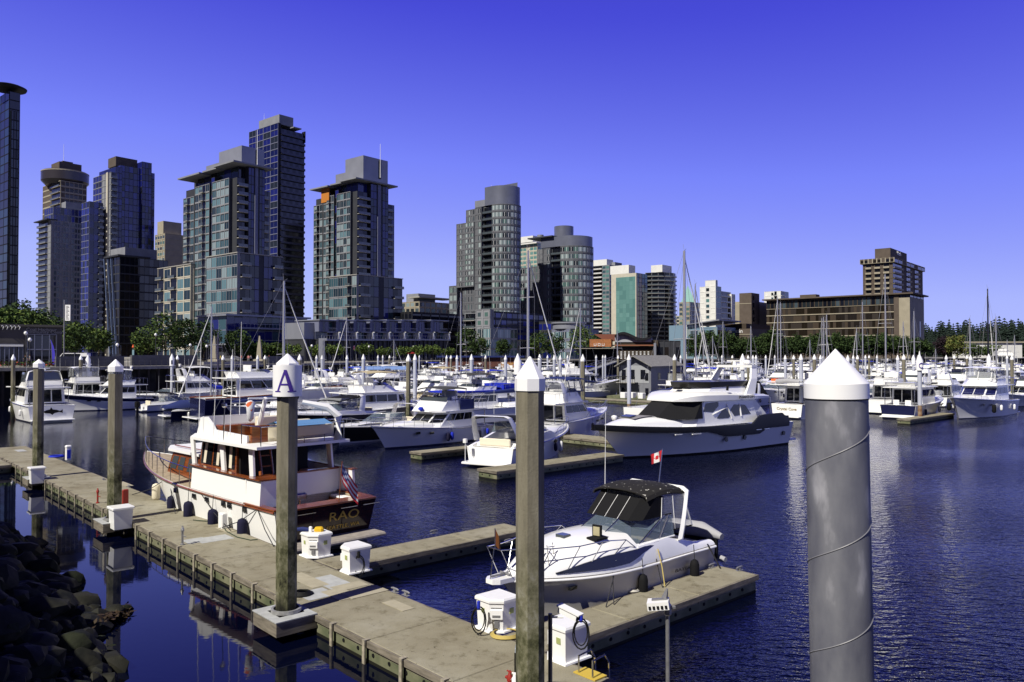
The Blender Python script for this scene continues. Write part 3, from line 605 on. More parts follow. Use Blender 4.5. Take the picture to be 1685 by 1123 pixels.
L = b.ky(1101); b.vol((0, 20, 0, L * .62), 0, b.z(538), 3, ['ww', None, None, 'GwwwwwwG'], style(mat('blue_glass_panel', (.16, .24, .32), .25), G_GREY, frame=mat('blue_glass_panel', (.16, .24, .32)), sp=1.3, pier=.2, ww=.9, wh=.5)); b.vol((0, 16, L * .66, L), 0, b.z(534), 1, ['SS', None, None, 'SSS'], style(MATS['blue_glass_panel'], G_GREY, sp=0, pier=0)); b.part('pale_pier', -.2, 14, L * .62, L * .66, 0, b.z(533), C_WHITE)
m = MB(); m.add([(-2, -2, b.z(528)), (22, -2, b.z(528)), (22, L * .6, b.z(534)), (-2, L * .6, b.z(534)), (-2, -2, b.z(526)), (22, -2, b.z(526)), (22, L * .6, b.z(533)), (-2, L * .6, b.z(533))], [(0, 1, 2, 3), (4, 5, 6, 7), (0, 1, 5, 4), (2, 3, 7, 6), (0, 3, 7, 4), (1, 2, 6, 5)]); m.build('sloping_roof', C_METAL, b.o); b.done()

# community centre with a planted roof, far left
b = Bld('community_centre', 'low dark community centre under a domed planted roof', 'building', 102, 128, R(36)); CCB = b 
xl = b.kx(-140); zt = b.z(539); gm = mat('dark_grey_stone', (.07, .065, .065), .8, var=.15, scale=.5)
b.vol((xl, 0, 0, 14), 0, zt, 1, [None, None, None, None], style(gm, G_DARK, sp=0, pier=0))
x1 = b.kx(44); st = style(gm, G_DARK, frame=C_BLUE, sp=.18, pier=.12, ww=.94, wh=.85, proud=.12)
b.vol((x1, b.kx(93), -.3, 0), 0, b.z(551), 2, ['wwww'], st); b.vol((xl, b.kx(38), -.3, 0), 0, b.z(567), 1, ['w' * 22], st); b.part('eaves_beam', xl, b.kx(38), -.5, -.3, b.z(571), b.z(568), C_WHITE)
b.part('roof_edge', xl - .2, .3, -.4, 14, zt, zt + .35, gm)
tl = mat('pale_letters', (.30, .29, .29), .6)
text('sign', 'Coal Harbour', .75, tl, b.o, frame((b.kx(68), -.06, b.z(543.5)), (1, 0, 0), (0, 0, 1)), depth=.03); text('sign', 'Community Centre', .75, tl, b.o, frame((b.kx(73), -.06, b.z(547.5)), (1, 0, 0), (0, 0, 1)), depth=.03)
for px in (3, 10, 17, 23, 30):
    x = b.kx(px); m = MB(); m.tube([(x - .15, -.1, b.z(540)), (x, -.5, b.z(538)), (x + .2, -.5, b.z(540)), (x + .05, -.1, b.z(544))], .07, 5); m.build('wall_lamp', W_PAINT, b.o)
b.done()
# restaurant pavilion with the wave roof
b = Bld('restaurant', 'waterfront restaurant with a wavy dark roof and an orange sign block', 'restaurant', 1083, 250, R(-12))
xa = b.kx(1012); xr = b.kx(1092); xs = b.kx(972); zr = b.z(560); zg = b.z(577)
gw = mat('pale_grey_siding', (.33, .33, .36), .7)
b.vol((xa, 0, 0, 10), 0, zr, 1, ['S'], style(C_BROWN, G_DARK, sp=0, pier=0))
wv = []; N = 24
for i in range(N + 1):
    t = i / N; x = xa + (b.kx(1072) - xa) * t; wv.append((x, b.z(556.5) + 1.15 * math.sin(t * 2 * PI * .95 + .3) * (1 - .25 * t)))
m = MB(); m.xz([(xa, zr - .6)] + wv + [(b.kx(1072), zr - .6)], -.35, 9, 0); m.build('pale_gable', gw, b.o)
m = MB(); m.xz([(x, z + .05) for x, z in wv] + [(x, z + .55 + 0.5 * math.sin(PI * i / N)) for i, (x, z) in reversed(list(enumerate(wv)))], -1.6, 10, 0); m.build('wave_roof', C_BLACK, b.o)
b.part('copper_fascia', xa - 4, b.kx(1078), -1.2, -.4, b.z(569.5), b.z(567.5), mat('copper_fascia', (.22, .09, .05), .6))
b.part('sign_block', xs, b.kx(1007), -3.2, 3, b.z(571), b.z(558.5), mat('orange_timber', (.33, .13, .05), .7, var=.2, scale=1.5))
for k in range(3):
    x = b.kx(979 + 6.5 * k); m = MB()
    for (a0, a1, c0, c1) in ((0, .12, 0, .8), (.68, .8, 0, .8), (.12, .68, 0, .12)) + (((.12, .68, .68, .8),) if k == 1 else ()): m.box(x + a0, x + a1, -3.3, -3.2, b.z(569.5) + c0, b.z(569.5) + c1)
    m.build('sign_letter', W_PAINT, b.o)
m = MB()
x0 = xa + .5; x1 = b.kx(1072); nb = 9
for i in range(nb):
    xx = x0 + (x1 - x0) * i / nb
    for k in range(6): m.box(xx, xx + (x1 - x0) / nb * .42, -.18, -.05, .5 + k * .42, .5 + k * .42 + .2)
m.build('louvre_panel', W_PAINT, b.o)
b.part('pale_buttress', b.kx(1076), b.kx(1080), -2, 6, 0, b.z(565), C_METAL)
b.vol((0, b.kx(1120) , 1, 12), 0, b.z(561), 1, ['wwSw'], style(C_DGREY, G_DARK, frame=C_DGREY, sp=.4, pier=.4)); b.part('dark_wing', xs - 3, xa, 1, 9, 0, b.z(572), C_BLACK); b.part('awning', xs - 5, xs + 8, -3, 1, b.z(574), b.z(573.4), C_CREAM)
m = MB(); m.add([(xa - 3, 2, b.z(562)), (xa + 8, 2, b.z(556)), (xa + 8, 9, b.z(556)), (xa - 3, 9, b.z(562)), (xa - 7, 2, b.z(549.5)), (xa + 1, 2, b.z(549.5)), (xa + 1, 9, b.z(549.5)), (xa - 7, 9, b.z(549.5))], [(0, 1, 5, 4), (1, 2, 6, 5), (2, 3, 7, 6), (3, 0, 4, 7), (4, 5, 6, 7)]); m.build('rust_roof_light', mat('rust_metal', (.16, .06, .04), .7), b.o); b.done()
# ---------------------------------------------------------------- trees and shore things
LEAF = [mat('leaf_dark', (.028, .05, .014), .8, var=.45, scale=.9), mat('leaf_mid', (.05, .085, .02), .8, var=.4, scale=.9), mat('leaf_light', (.10, .14, .03), .8, var=.4, scale=.9)]
LEAFP = mat('leaf_plum', (.02, .012, .018), .8, var=.4, scale=.9); LEAFY = mat('leaf_yellow_green', (.12, .13, .035), .8, var=.4, scale=.9); LEAFC = mat('conifer_needles', (.013, .023, .017), .9, var=.4, scale=.4)
BARK = mat('bark', (.05, .04, .03), .9)
def crown_mesh(mb, n_cl, rad, rx, rz, cz, leaf, per, seed, low=-.7):
    rnd = random.Random(seed)
    for _ in range(n_cl):
        while True:
            d = Vector((rnd.uniform(-1, 1), rnd.uniform(-1, 1), rnd.uniform(low, 1)))
            if .25 < d.length < 1: break
        d *= rnd.uniform(.75, 1.02) / max(d.length, .55); c = Vector((d.x * rx, d.y * rx, cz + d.z * rz)); cr = rad * rnd.uniform(.6, 1.25)
        for _ in range(per):
            o = Vector((rnd.gauss(0, 1), rnd.gauss(0, 1), rnd.gauss(0, .8))); o = c + o.normalized() * cr * rnd.uniform(.45, 1)
            a = Vector((rnd.gauss(0, 1), rnd.gauss(0, 1), rnd.gauss(0, .6))).normalized(); b = a.cross(Vector((rnd.gauss(0, 1), rnd.gauss(0, 1), rnd.gauss(0, 1)))).normalized()
            s = leaf * rnd.uniform(.6, 1.3); i = rnd.random()
            mb.add([o - a * s, o - b * s * .6, o + a * s, o + b * s * .6], [(0, 1, 2, 3)], 0 if i < .5 else (1 if i < .85 else 2))
def tree(name, label, loc, h, w, mats, seed, group=None, trunk=.28, n=60, per=26, leaf=.34, cat='tree'):
    t = thing(name, label, cat, loc, 0, group); rnd = random.Random(seed); m = MB()
    m.tube([(0, 0, 0), (.1, 0, h * trunk), (.05, .1, h * .62)], [.026 * h, .02 * h, .006 * h], 7)
    for i in range(6):
        a = rnd.uniform(0, 2 * PI); m.tube([(.08, 0, h * (trunk + .05 * i)), (math.cos(a) * w * .3, math.sin(a) * w * .3, h * (trunk + .2 + .06 * i))], [.012 * h, .004 * h], 5)
    m.build('trunk', BARK, t)
    m = MB(); crown_mesh(m, n, w * .17, w * .42, h * (1 - trunk) * .46, h * (trunk + (1 - trunk) * .5), leaf, per, seed); m.build('crown', mats, t, norm=False)
    return t
DK = [LEAF[0], LEAF[0], LEAF[1]]; MD = [LEAF[0], LEAF[1], LEAF[2]]; LT = [LEAF[1], LEAF[2], LEAF[2]]
TB = 'leafy trees in front of the teal tower'
tree('broadleaf_tree', 'dark green tree left of the lime green one beside the banner pole', at(131, 585, 165).to_2d().to_3d() + Vector((0, 0, GZ)), 8.6, 7.6, MD, 1)
tree('broadleaf_tree', 'lime green tree beside the road ramp, right of the dark one', at(162, 585, 172).to_2d().to_3d() + Vector((0, 0, GZ)), 7.6, 6, LT, 2)
for i, (px, Y, h, w_, mm, lb) in enumerate(((243, 205, 9, 8.5, MD, 'smallest tree of the grove, at its left edge by the dark office block'), (272, 195, 12.5, 10, MD, 'tallest full crowned tree of the grove before the cream framed wing'), (304, 200, 11, 9, DK, 'dark rounded tree in the middle of the grove'), (335, 210, 10.5, 9, DK, 'dark tree at the right edge of the grove beside the thin obelisk'), (392, 215, 8.6, 7.5, DK, 'lone dark tree in front of the podium terraces'), (424, 220, 5.4, 7, MD, 'low bushy tree right of the lone dark tree before the podium'), (452, 225, 5.0, 7, MD, 'low bushy tree near the right end of the podium'))):
    tree('broadleaf_tree', lb, at(px, 585, Y).to_2d().to_3d() + Vector((0, 0, GZ)), h, w_, mm, 20 + i, trunk=.2)
for i, (px, Y, h, w_, mm, lb) in enumerate(((36, 185, 15, 12, DK, 'big black green tree behind the planted roof, at the foot of the glass tower'), (70, 190, 13, 12, DK, 'wide dark tree behind the planted roof left of the banner pole'), (88, 200, 10, 8, DK, 'dark tree just left of the white banner'), (118, 250, 13, 9, MD, 'loose grey green tree right of the white banner'))):
    tree('broadleaf_tree', lb, at(px, 585, Y).to_2d().to_3d() + Vector((0, 0, GZ)), h, w_, mm, 40 + i, trunk=.12, n=80)
src = tree('street_tree', 'small flat topped lime green tree under the arcade', (0, 0, 0), 4.4, 5.2, LT, 60, 'flat topped trees along the arcade', trunk=.42, n=30, leaf=.28)
STN = [('leftmost flat topped tree, right of the tall white letter post', 480), ('flat topped tree between the grey column and the leftmost mast', 523), ('flat topped tree just left of the maple leaf flag', 551), ('flat topped tree just right of the maple leaf flag', 600), ('flat topped tree in the middle of the arcade row', 632), ('flat topped tree right of the red parasol', 663), ('flat topped tree third from the right end of the arcade', 688), ('flat topped tree second from the right end of the arcade', 712), ('rightmost flat topped tree of the arcade', 738)]
for i, (lb, px) in enumerate(STN):
    p = at(px, 585, 190 + (px - 480) * .19).to_2d().to_3d() + Vector((0, 0, GZ))
    if i == 0: src.location = p; src['label'] = lb
    else: dup(src, p, i * 1.3, lb, scale=.9 + .06 * (i % 4))
for i, (px, Y, h, w_, lb) in enumerate(((768, 275, 11, 10, 'dark leafy tree at the right end of the arcade before the stone podium'), (790, 280, 8, 7, 'smaller dark tree right of the arcade end'), (828, 285, 7.5, 6, 'narrow dark tree before the stone podium entrance'), (887, 285, 10.5, 9, 'dark green tree left of the slanting forestay, before the white framed house'), (912, 285, 9.5, 8, 'dark green tree right of the slanting forestay'), (954, 280, 13, 9, 'bright green tree left of the orange sign block'), (975, 300, 10, 8, 'mid green tree behind the orange sign block'))):
    tree('broadleaf_tree', lb, at(px, 585, Y).to_2d().to_3d() + Vector((0, 0, GZ)), h, w_, LT if px == 954 else (DK if i % 2 == 0 else MD), 70 + i, trunk=.15)
# the hotel's dense tree row
hs = [tree('hotel_tree', 'x', (0, 0, 0), 11, 10, [LEAF[0], LEAF[0], LEAF[1]] , 90 + k, 'dense dark trees along the hotel shore', trunk=.12, n=70, leaf=.5) for k in range(3)]
used = [False] * 3
HX = list(range(1142, 1532, 13))
for i, px in enumerate(HX):
    Y = 345 + (px - 1142) * .13; k = i % 3; p = at(px, 585, Y).to_2d().to_3d() + Vector((0, 0, GZ)); sc = random.uniform(.86, 1.12)
    lb = 'tree in the unbroken dark row along the hotel shore'
    if not used[k]: used[k] = True; hs[k].location = p; hs[k]['label'] = lb; hs[k].scale = (sc,) * 3
    else: dup(hs[k], p, i * 1.1, lb, scale=(sc, sc, sc * random.uniform(.9, 1.1)))
tree('plum_tree', 'round dark plum coloured tree right of the hotel', at(1553, 585, 410).to_2d().to_3d() + Vector((0, 0, GZ)), 11.5, 11, [LEAFP] * 3, 120, trunk=.1, n=80, leaf=.5)
tree('willow_tree', 'yellow green round tree right of the plum coloured tree', at(1575, 585, 400).to_2d().to_3d() + Vector((0, 0, GZ)), 12, 11, [LEAFY, LEAFY, LEAF[1]], 121, trunk=.1, n=80, leaf=.5)
tree('shore_tree', 'low green tree right of the yellow green round one', at(1600, 585, 420).to_2d().to_3d() + Vector((0, 0, GZ)), 7.5, 12, MD, 122, trunk=.1, n=60, leaf=.5); tree('shore_tree', 'low green tree in front of the pale long shed', at(1632, 585, 440).to_2d().to_3d() + Vector((0, 0, GZ)), 7, 12, MD, 123, trunk=.1, n=60, leaf=.5)
# far conifer wood
hl = MB(); rnd = random.Random(5)
hl.loft([[(330, 800, 4), (430, 800, 4), (560, 760, 4), (900, 760, 4)], [(330, 900, 22), (470, 900, 24), (620, 880, 30), (950, 880, 34)], [(330, 1300, 20), (600, 1300, 22), (900, 1300, 22), (1400, 1300, 30)]], closed=False, caps=False)
hl.build('hill', mat('forest_floor', (.012, .02, .012), 1), kind='structure', norm=False)
fm = MB()
def conifer(m, x, y, z, h, w):
    m.tube([(x, y, z), (x, y, z + h * .9)], [.4, .1], 4, 0)
    lv = 9
    for l in range(lv):
        zz = z + h * (.12 + .86 * l / lv); r = w * (1 - l / lv) ** .8 * rnd.uniform(.75, 1.15)
        for k in range(9):
            a = 2 * PI * k / 9 + rnd.uniform(-.4, .4); rr = r * rnd.uniform(.6, 1.2); q = rnd.uniform(.2, .42)
            c = Vector((x, y, zz + h * .05)); e = Vector((x + math.cos(a) * rr, y + math.sin(a) * rr, zz - h * .03)); sd = Vector((-math.sin(a), math.cos(a), .15)) * rr * q
            m.add([c, e * .6 + c * .4 + sd, e, e * .6 + c * .4 - sd], [(0, 1, 2, 3)], 0)
for i in range(900):
    px = rnd.uniform(1505, 1720); Y = rnd.uniform(760, 900); x = (px - CX) / F * Y; f = (Y - 760) / 140
    h = (13 + 19 * rnd.random() ** 1.7) * (1.15 if px > 1640 else 1) * (.7 + .3 * f); conifer(fm, x, Y, 2 + f * 18, h, h * rnd.uniform(.26, .42))
fm.build('conifer_wood', LEAFC, kind='stuff', norm=False)
# planted roof of the community centre: a dome of ivy
dm = MB(); bx0 = at(-160, 585, 128).x; bx1 = at(103, 585, 128).x
crn = random.Random(9); cxm = at(28, 585, 133).x; zt = at(CX, 541, 128).z
for i in range(5200):
    u = crn.uniform(-1, 1); v = crn.uniform(-1, 1); 
    if u * u + v * v > 1: continue
    hh = 2.9 * (1 - (u * u + v * v) ** 1.6); o = CCB.W(-8.2 + u * (8.2 if u > 0 else 15), 5.4 + v * 5.4, zt - GZ + .1 + hh * crn.uniform(.9, 1.06))
    a = Vector((crn.gauss(0, 1), crn.gauss(0, 1), crn.gauss(0, .6))).normalized(); b_ = a.cross(Vector((crn.gauss(0, 1), crn.gauss(0, 1), crn.gauss(0, 1)))).normalized(); s_ = crn.uniform(.2, .5); q = crn.random()
    dm.add([o - a * s_, o - b_ * s_ * .7, o + a * s_, o + b_ * s_ * .7], [(0, 1, 2, 3)], 0 if q < .3 else 1 if q < .7 else 2)
ivy = dm.build('roof_planting', [LEAF[1], LEAF[1], LEAF[2]], norm=False); tag(ivy, 'dome of clipped ivy growing over the community centre roof', 'hedge')
dm = MB(); dm.loft([[CCB.W(-8.2 + math.cos(a) * q * (7.8 if math.cos(a) > 0 else 14.5), 5.4 + math.sin(a) * 5.2 * q, zt - GZ + 2.7 * (1 - q ** 3.2)) for a in [2 * PI * k / 24 for k in range(24)]] for q in (1, .85, .6, .3, .02)], 0)
soil = dm.build('soil', mat('dark_soil', (.012, .016, .008), 1), ivy)

# promenade furniture
def shp_at(px, back=0.0, z=GZ):
    p = along(px); p.y += back; p.x *= (p.y / (p.y - back)) if back else 1; p.z = z; return p
PAR = mat('parapet_concrete', (.10, .10, .105), .8, var=.2, scale=.5)
def parapet(px0, px1, hgt, back, label, m=PAR):
    a = shp_at(px0, back); bq = shp_at(px1, back); t = thing('parapet_wall', label, 'wall', a); d = bq - a; n = Vector((-d.y, d.x, 0)).normalized()
    mb = MB(); L = d.length; u = d.normalized(); k = max(1, int(L / 6))
    for i in range(k):
        q0 = u * (L * i / k + .04); q1 = u * (L * (i + 1) / k - .04); z1 = hgt * (1 if i % 2 else .96)
        mb.add([q0, q1, q1 + n * .4, q0 + n * .4] + [v + Vector((0, 0, z1)) for v in (q0, q1, q1 + n * .4, q0 + n * .4)], [(0, 1, 5, 4), (1, 2, 6, 5), (2, 3, 7, 6), (3, 0, 4, 7), (4, 5, 6, 7)])
    mb.build('wall_panel', m, t); return t
parapet(92, 205, 1.5, 4, 'low dark concrete parapet in front of the white parked van'); parapet(217, 325, 1.7, 5, 'tall dark slanting parapet below the tree grove'); parapet(440, 500, 1.5, 5, 'dark parapet behind the post lettered A'); parapet(335, 440, .5, 7, 'low pale seat wall along the promenade below the obelisks', C_SLAB)
rm = MB()
for (px0, px1) in ((-60, 500), (500, 760)):
    N = 60
    pts = [shp_at(px0 + (px1 - px0) * i / N, .3) for i in range(N + 1)]
    rm.tube([p + Vector((0, 0, 1.05)) for p in pts], .035, 4, caps=False); rm.tube([p + Vector((0, 0, .55)) for p in pts], .02, 4, caps=False)
    for p in pts: rm.tube([p, p + Vector((0, 0, 1.05))], .03, 4)
rl = rm.build('promenade_railing', mat('dark_rail', (.06, .06, .065), .6)); tag(rl, 'thin dark railing along the edge of the wharf promenade', 'railing')
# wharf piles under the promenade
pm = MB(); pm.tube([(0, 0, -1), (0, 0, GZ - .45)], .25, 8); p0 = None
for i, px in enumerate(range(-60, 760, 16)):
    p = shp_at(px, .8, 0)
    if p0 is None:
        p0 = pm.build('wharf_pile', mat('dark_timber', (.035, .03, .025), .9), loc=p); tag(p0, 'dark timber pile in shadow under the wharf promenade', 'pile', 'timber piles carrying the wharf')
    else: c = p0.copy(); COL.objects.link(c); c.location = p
for px, py, lb in ((353, 553, 'tall thin concrete obelisk left of the podium'), (427, 553, 'tall thin concrete obelisk in front of the podium terraces')):
    p = shp_at(px, 12); z1 = at(CX, py, p.y).z - GZ; m = MB(); m.loft([[(x * s, y * s, z) for x, y in ((-1, -1), (1, -1), (1, 1), (-1, 1))] for s, z in ((1.0, 0), (.9, .8), (.5, .9), (.36, z1 * .55), (.1, z1))]); o = m.build('obelisk', C_BEIGE, loc=p); tag(o, lb, 'obelisk')
# banner pole, feather flag, lamp posts, road sign boards
p = at(105, 585, 122).to_2d().to_3d() + Vector((0, 0, GZ)); t = thing('banner_pole', 'tall pole with a long white lettered banner beside the community centre', 'banner pole', p); zt_ = at(CX, 494, 122).z - GZ
MB().tube([(0, 0, 0), (0, 0, zt_)], .09, 8).build('pole', GREYM, t); zb0 = at(CX, 528, 122).z - GZ; zb1 = at(CX, 502, 122).z - GZ
bn = MB().box(.15, .95, -.03, .03, zb0, zb1).build('banner', W_PAINT, t); m = MB()
for k in range(11): m.box(.3, .78 - .1 * (k % 3), -.045, -.032, zb0 + .2 + k * .2, zb0 + .3 + k * .2)
m.build('banner_lettering', GREYM, bn)
p = at(86, 585, 112).to_2d().to_3d() + Vector((0, 0, GZ)); t = thing('feather_flag', 'tall violet feather flag on the promenade before the community centre', 'flag', p); zt_ = at(CX, 558, 112).z - GZ
MB().tube([(0, 0, 0), (-.15, 0, zt_ * .8), (-.35, 0, zt_)], .03, 6).build('pole', GREYM, t); m = MB(); m.loft([[(-.02 - .3 * f ** 3, y, .3 + (zt_ - .4) * f), (.42 * (1 - f ** 3) - .2 * f ** 3 + .02, y, .3 + (zt_ - .5) * f)] for f in (0, .25, .5, .75, 1) for y in (0.0,)], closed=False, caps=False); m.build('flag_cloth', mat('violet_cloth', (.05, .04, .4), .8), t)
def lamp(px, Y, pyt, label, arm=False):
    p = at(px, 585, Y).to_2d().to_3d() + Vector((0, 0, GZ)); h = at(CX, pyt, Y).z - GZ; t = thing('street_lamp', label, 'street lamp', p, 0, 'lamp posts along the promenade')
    MB().tube([(0, 0, 0), (0, 0, h)], [.08, .05], 8).build('pole', mat('dark_post', (.03, .03, .035), .5), t); m = MB(); m.lathe([(.05, h - .1), (.24, h + .1), (.26, h + .3), (.12, h + .5)], 10); m.build('lamp_head', W_PAINT, t, smooth=50)
for px, Y, py, lb in ((42, 118, 551, 'lamp post with a pale head before the community centre doors'), (49, 112, 562, 'shorter dark lamp post by the flower bed'), (193, 130, 570, 'dark lamp post at the foot of the road ramp'), (256, 150, 553, 'pale lamp post in front of the tallest grove tree'), (313, 150, 570, 'lamp post left of the left obelisk'), (340, 150, 572, 'white post beside the left obelisk'), (513, 175, 571, 'lamp post at the left end of the arcade'), (607, 210, 572, 'lamp post in the middle of the arcade'), (680, 240, 572, 'lamp post near the right end of the arcade')):
    lamp(px, Y, py, lb)
for px, Y, lb in ((219, 128, 'pale blue road sign board beside the ramp'),):
    p = at(px, 585, Y).to_2d().to_3d() + Vector((0, 0, GZ)); t = thing('sign_post', lb, 'sign', p); MB().tube([(0, 0, 0), (0, 0, 2.9)], .05, 6).build('post', GREYM, t); MB().box(-.14, .16, -.03, .03, 1.5, 2.5).build('sign_board', mat('pale_blue_sign', (.2, .35, .4), .6), t); m = MB(); m.lathe([(.2, 2.9), (.02, 3.4)], 8); m.build('orange_cone', ORANGE, t)
# light road ramp
rp = MB(); rp.loft([[(at(172, 585, 150).x, 150, GZ + .02), (at(252, 585, 150).x, 150, GZ + .02)], [(at(180, 585, 215).x, 215, GZ + 1.2), (at(240, 585, 215).x, 215, GZ + 1.2)]], closed=False, caps=False); rp.build('road', mat('pale_road', (.26, .25, .22), .85, var=.1, scale=.3), kind='structure', norm=False)
# cars on the promenade
def car(px, Y, label, m, rz=0.0, van=False):
    p = at(px, 585, Y).to_2d().to_3d() + Vector((0, 0, GZ)); t = thing('parked_van' if van else 'parked_car', label, 'van' if van else 'car', p, rz); L = 4.6; w_ = 1.8; mb = MB()
    hb = 1.95 if van else 1.42
    prof = [(-2.3, .35), (-2.3, .95), (-1.3 if not van else -2.0, 1.05), (-.6 if not van else -1.3, hb), (1.3 if not van else 2.2, hb), (2.15 if not van else 2.3, 1.0), (2.3, .9), (2.3, .35)]
    mb.xz(prof, -w_ / 2, w_ / 2); mb.build('body', m, t)
    g = MB(); g.xz([(-1.2 if not van else -1.8, 1.05), (-.6 if not van else -1.3, hb - .1), (1.2, hb - .1), (1.7, 1.05)], -w_ / 2 - .01, w_ / 2 + .01); g.build('side_window', DGLASS, t)
    for x in (-1.45, 1.45):
        for y in (-.8, .8):
            q = MB(); q.loft([[(x + .33 * math.cos(2 * PI * k / 14), y + s, .33 + .33 * math.sin(2 * PI * k / 14)) for k in range(14)] for s in (-.12, .12)]); wq = q.build('wheel', RUBBER, t)
car(121, 124, 'white delivery van parked behind the low parapet', W_PAINT, .2, True); car(150, 150, 'dark car parked behind the white delivery van', BLACK, .2); car(379, 185, 'dark pickup parked under the lone tree', GREYM, .1)
car(200, 235, 'navy car under the entrance of the dark office block', NAVY, .5)
# people on the promenade
def person(px, Y, label, shirt, pants, rz=0.0, h=1.72):
    p = at(px, 585, Y).to_2d().to_3d() + Vector((0, 0, GZ)); t = thing('person', label, 'person', p, rz); s = h / 1.75
    me = bpy.data.meshes.new('body'); V = [(0, 0, .95), (0, 0, 1.15), (0, 0, 1.4), (0, 0, 1.5), (0, .02, 1.63), (.1, 0, .88), (.11, .06, .5), (.11, 0, .06), (-.1, 0, .88), (-.12, -.1, .5), (-.11, -.16, .06), (.2, 0, 1.4), (.27, 0, 1.13), (.26, .1, .88), (-.2, 0, 1.4), (-.27, 0, 1.13), (-.26, .1, .88), (.11, .16, .03), (-.11, 0, .03)]
    E = [(0, 1), (1, 2), (2, 3), (3, 4), (0, 5), (5, 6), (6, 7), (0, 8), (8, 9), (9, 10), (2, 11), (11, 12), (12, 13), (2, 14), (14, 15), (15, 16), (7, 17), (10, 18)]
    RAD = [.15, .14, .16, .06, .11, .09, .065, .045, .09, .065, .045, .06, .045, .04, .06, .045, .04, .04, .04]
    me.from_pydata([tuple(c * s for c in v) for v in V], E, []); o = bpy.data.objects.new('body', me); COL.objects.link(o); o.parent = t
    md = o.modifiers.new('s', 'SKIN'); o.modifiers.new('u', 'SUBSURF').levels = 1
    for i, r in enumerate(RAD): me.skin_vertices[0].data[i].radius = (r * s, r * s)
    me.skin_vertices[0].data[0].use_root = True; bpy.context.view_layer.update(); dg = bpy.context.evaluated_depsgraph_get()
    m2 = bpy.data.meshes.new_from_object(o.evaluated_get(dg)); o.modifiers.clear(); o.data = m2; m2.materials.clear()
    for m in (mat('skin', (.4, .24, .17), .6), shirt, pants): m2.materials.append(m)
    for f in m2.polygons:
        z = f.center.z / s; f.material_index = 0 if z > 1.5 or (abs(f.center.x) > .2 * s and z < 1.2) else (1 if z > .92 else 2)
    q = MB(); q.lathe([(.02, 1.78 * s), (.1 * s, 1.74 * s), (.118 * s, 1.66 * s), (.11 * s, 1.6 * s)], 10, c=(0, -.01, 0)); q.build('hair', mat('dark_hair', (.02, .014, .01), .7), t, smooth=60)
PINK = mat('pink_shirt', (.5, .2, .2), .8)
for px, Y, lb, sh, pa in ((363, 168, 'person in a yellow top walking past the left obelisk', mat('yellow_shirt', (.4, .32, .05), .8), BLACK), (409, 172, 'person in a pink top left of the right obelisk', PINK, C_SLAB), (413, 172.6, 'person in a pale top beside the one in pink', CREAM, BLACK), (443, 174, 'person in an orange top right of the right obelisk', ORANGE, BLACK), (397, 190, 'person in red beside the dark pickup', RED, BLACK), (42, 108, 'person in black leaning on the railing by the flower bed', BLACK, BLACK), (49, 108, 'person in a grey top at the railing by the flower bed', GREYM, BLACK)):
    person(px, Y, lb, sh, pa, px * .3)
fl = MB(); crn = random.Random(3)
for i in range(700):
    o = Vector((at(crn.uniform(-20, 88), 585, 110).x, 110 + crn.uniform(-.8, .8), GZ + crn.uniform(.1, .7))); s_ = .16; a = Vector((crn.gauss(0, 1), crn.gauss(0, 1), crn.gauss(0, 1))).normalized(); b_ = a.cross(Vector((0, 0, 1))).normalized()
    fl.add([o - a * s_, o - b_ * s_, o + a * s_, o + b_ * s_], [(0, 1, 2, 3)], 1 if crn.random() < .3 else 0)
fl.build('flower_bed', [LEAF[1], RED], kind='stuff', norm=False)

# ---------------------------------------------------------------- floating docks
DZ = .5
def dock_mat():
    'worn dock concrete: tan ground, broad dirt, dark stains, fine aggregate'
    m = mat('dock_concrete', (.3, .27, .19), .9, spec=.2, bump=.25, bscale=60); n = m.node_tree; L_ = n.links; p = n.nodes['Principled BSDF']; geo = n.nodes.new('ShaderNodeNewGeometry')
    def nz(sc, det, rg=.6):
        q = n.nodes.new('ShaderNodeTexNoise'); q.inputs['Scale'].default_value = sc; q.inputs['Detail'].default_value = det; q.inputs['Roughness'].default_value = rg; L_.new(geo.outputs['Position'], q.inputs['Vector']); return q.outputs[0]
    def ramp(src, *st):
        r = n.nodes.new('ShaderNodeValToRGB'); cr = r.color_ramp
        for i, (ps, c) in enumerate(st): e = cr.elements[i] if i < 2 else cr.elements.new(ps); e.position = ps; e.color = (*c, 1)
        L_.new(src, r.inputs[0]); return r.outputs[0]
    def mul(a, b):
        x = n.nodes.new('ShaderNodeMix'); x.data_type = 'RGBA'; x.blend_type = 'MULTIPLY'; x.inputs[0].default_value = 1; L_.new(a, x.inputs[6]); L_.new(b, x.inputs[7]); return x.outputs[2]
    c = ramp(nz(.45, 6, .65), (.3, (.21, .185, .125)), (.52, (.285, .262, .19)), (.7, (.34, .32, .25)))
    c = mul(c, ramp(nz(2.3, 8, .75), (.34, (.55, .53, .48)), (.47, (.95, .95, .95)), (.62, (1, 1, 1)), (.74, (1.0, .99, .97))))
    c = mul(c, ramp(nz(48, 3), (.35, (.80, .80, .80)), (.65, (1, 1, 1))))
    c = mul(c, ramp(nz(9, 2), (.24, (.3, .29, .27)), (.29, (1, 1, 1))))
    L_.new(c, p.inputs['Base Color']); return m
DCON = dock_mat()
DSIDE = mat('dock_side_concrete', (.20, .195, .125), .9, col2=(.085, .10, .055), scale=1.4, bump=.25, bscale=20, detail=9)
WALER = mat('weathered_waler', (.17, .15, .12), .85, var=.35, scale=2, stretch=(1, 1, 6))
PATCH = mat('pale_patch', (.36, .37, .37), .85, var=.1, scale=5); PATCH2 = mat('tan_patch', (.34, .31, .23), .9, var=.08, scale=5)
GALV = mat('galvanised_steel', (.33, .33, .34), .45, metal=.7, var=.15, scale=12)
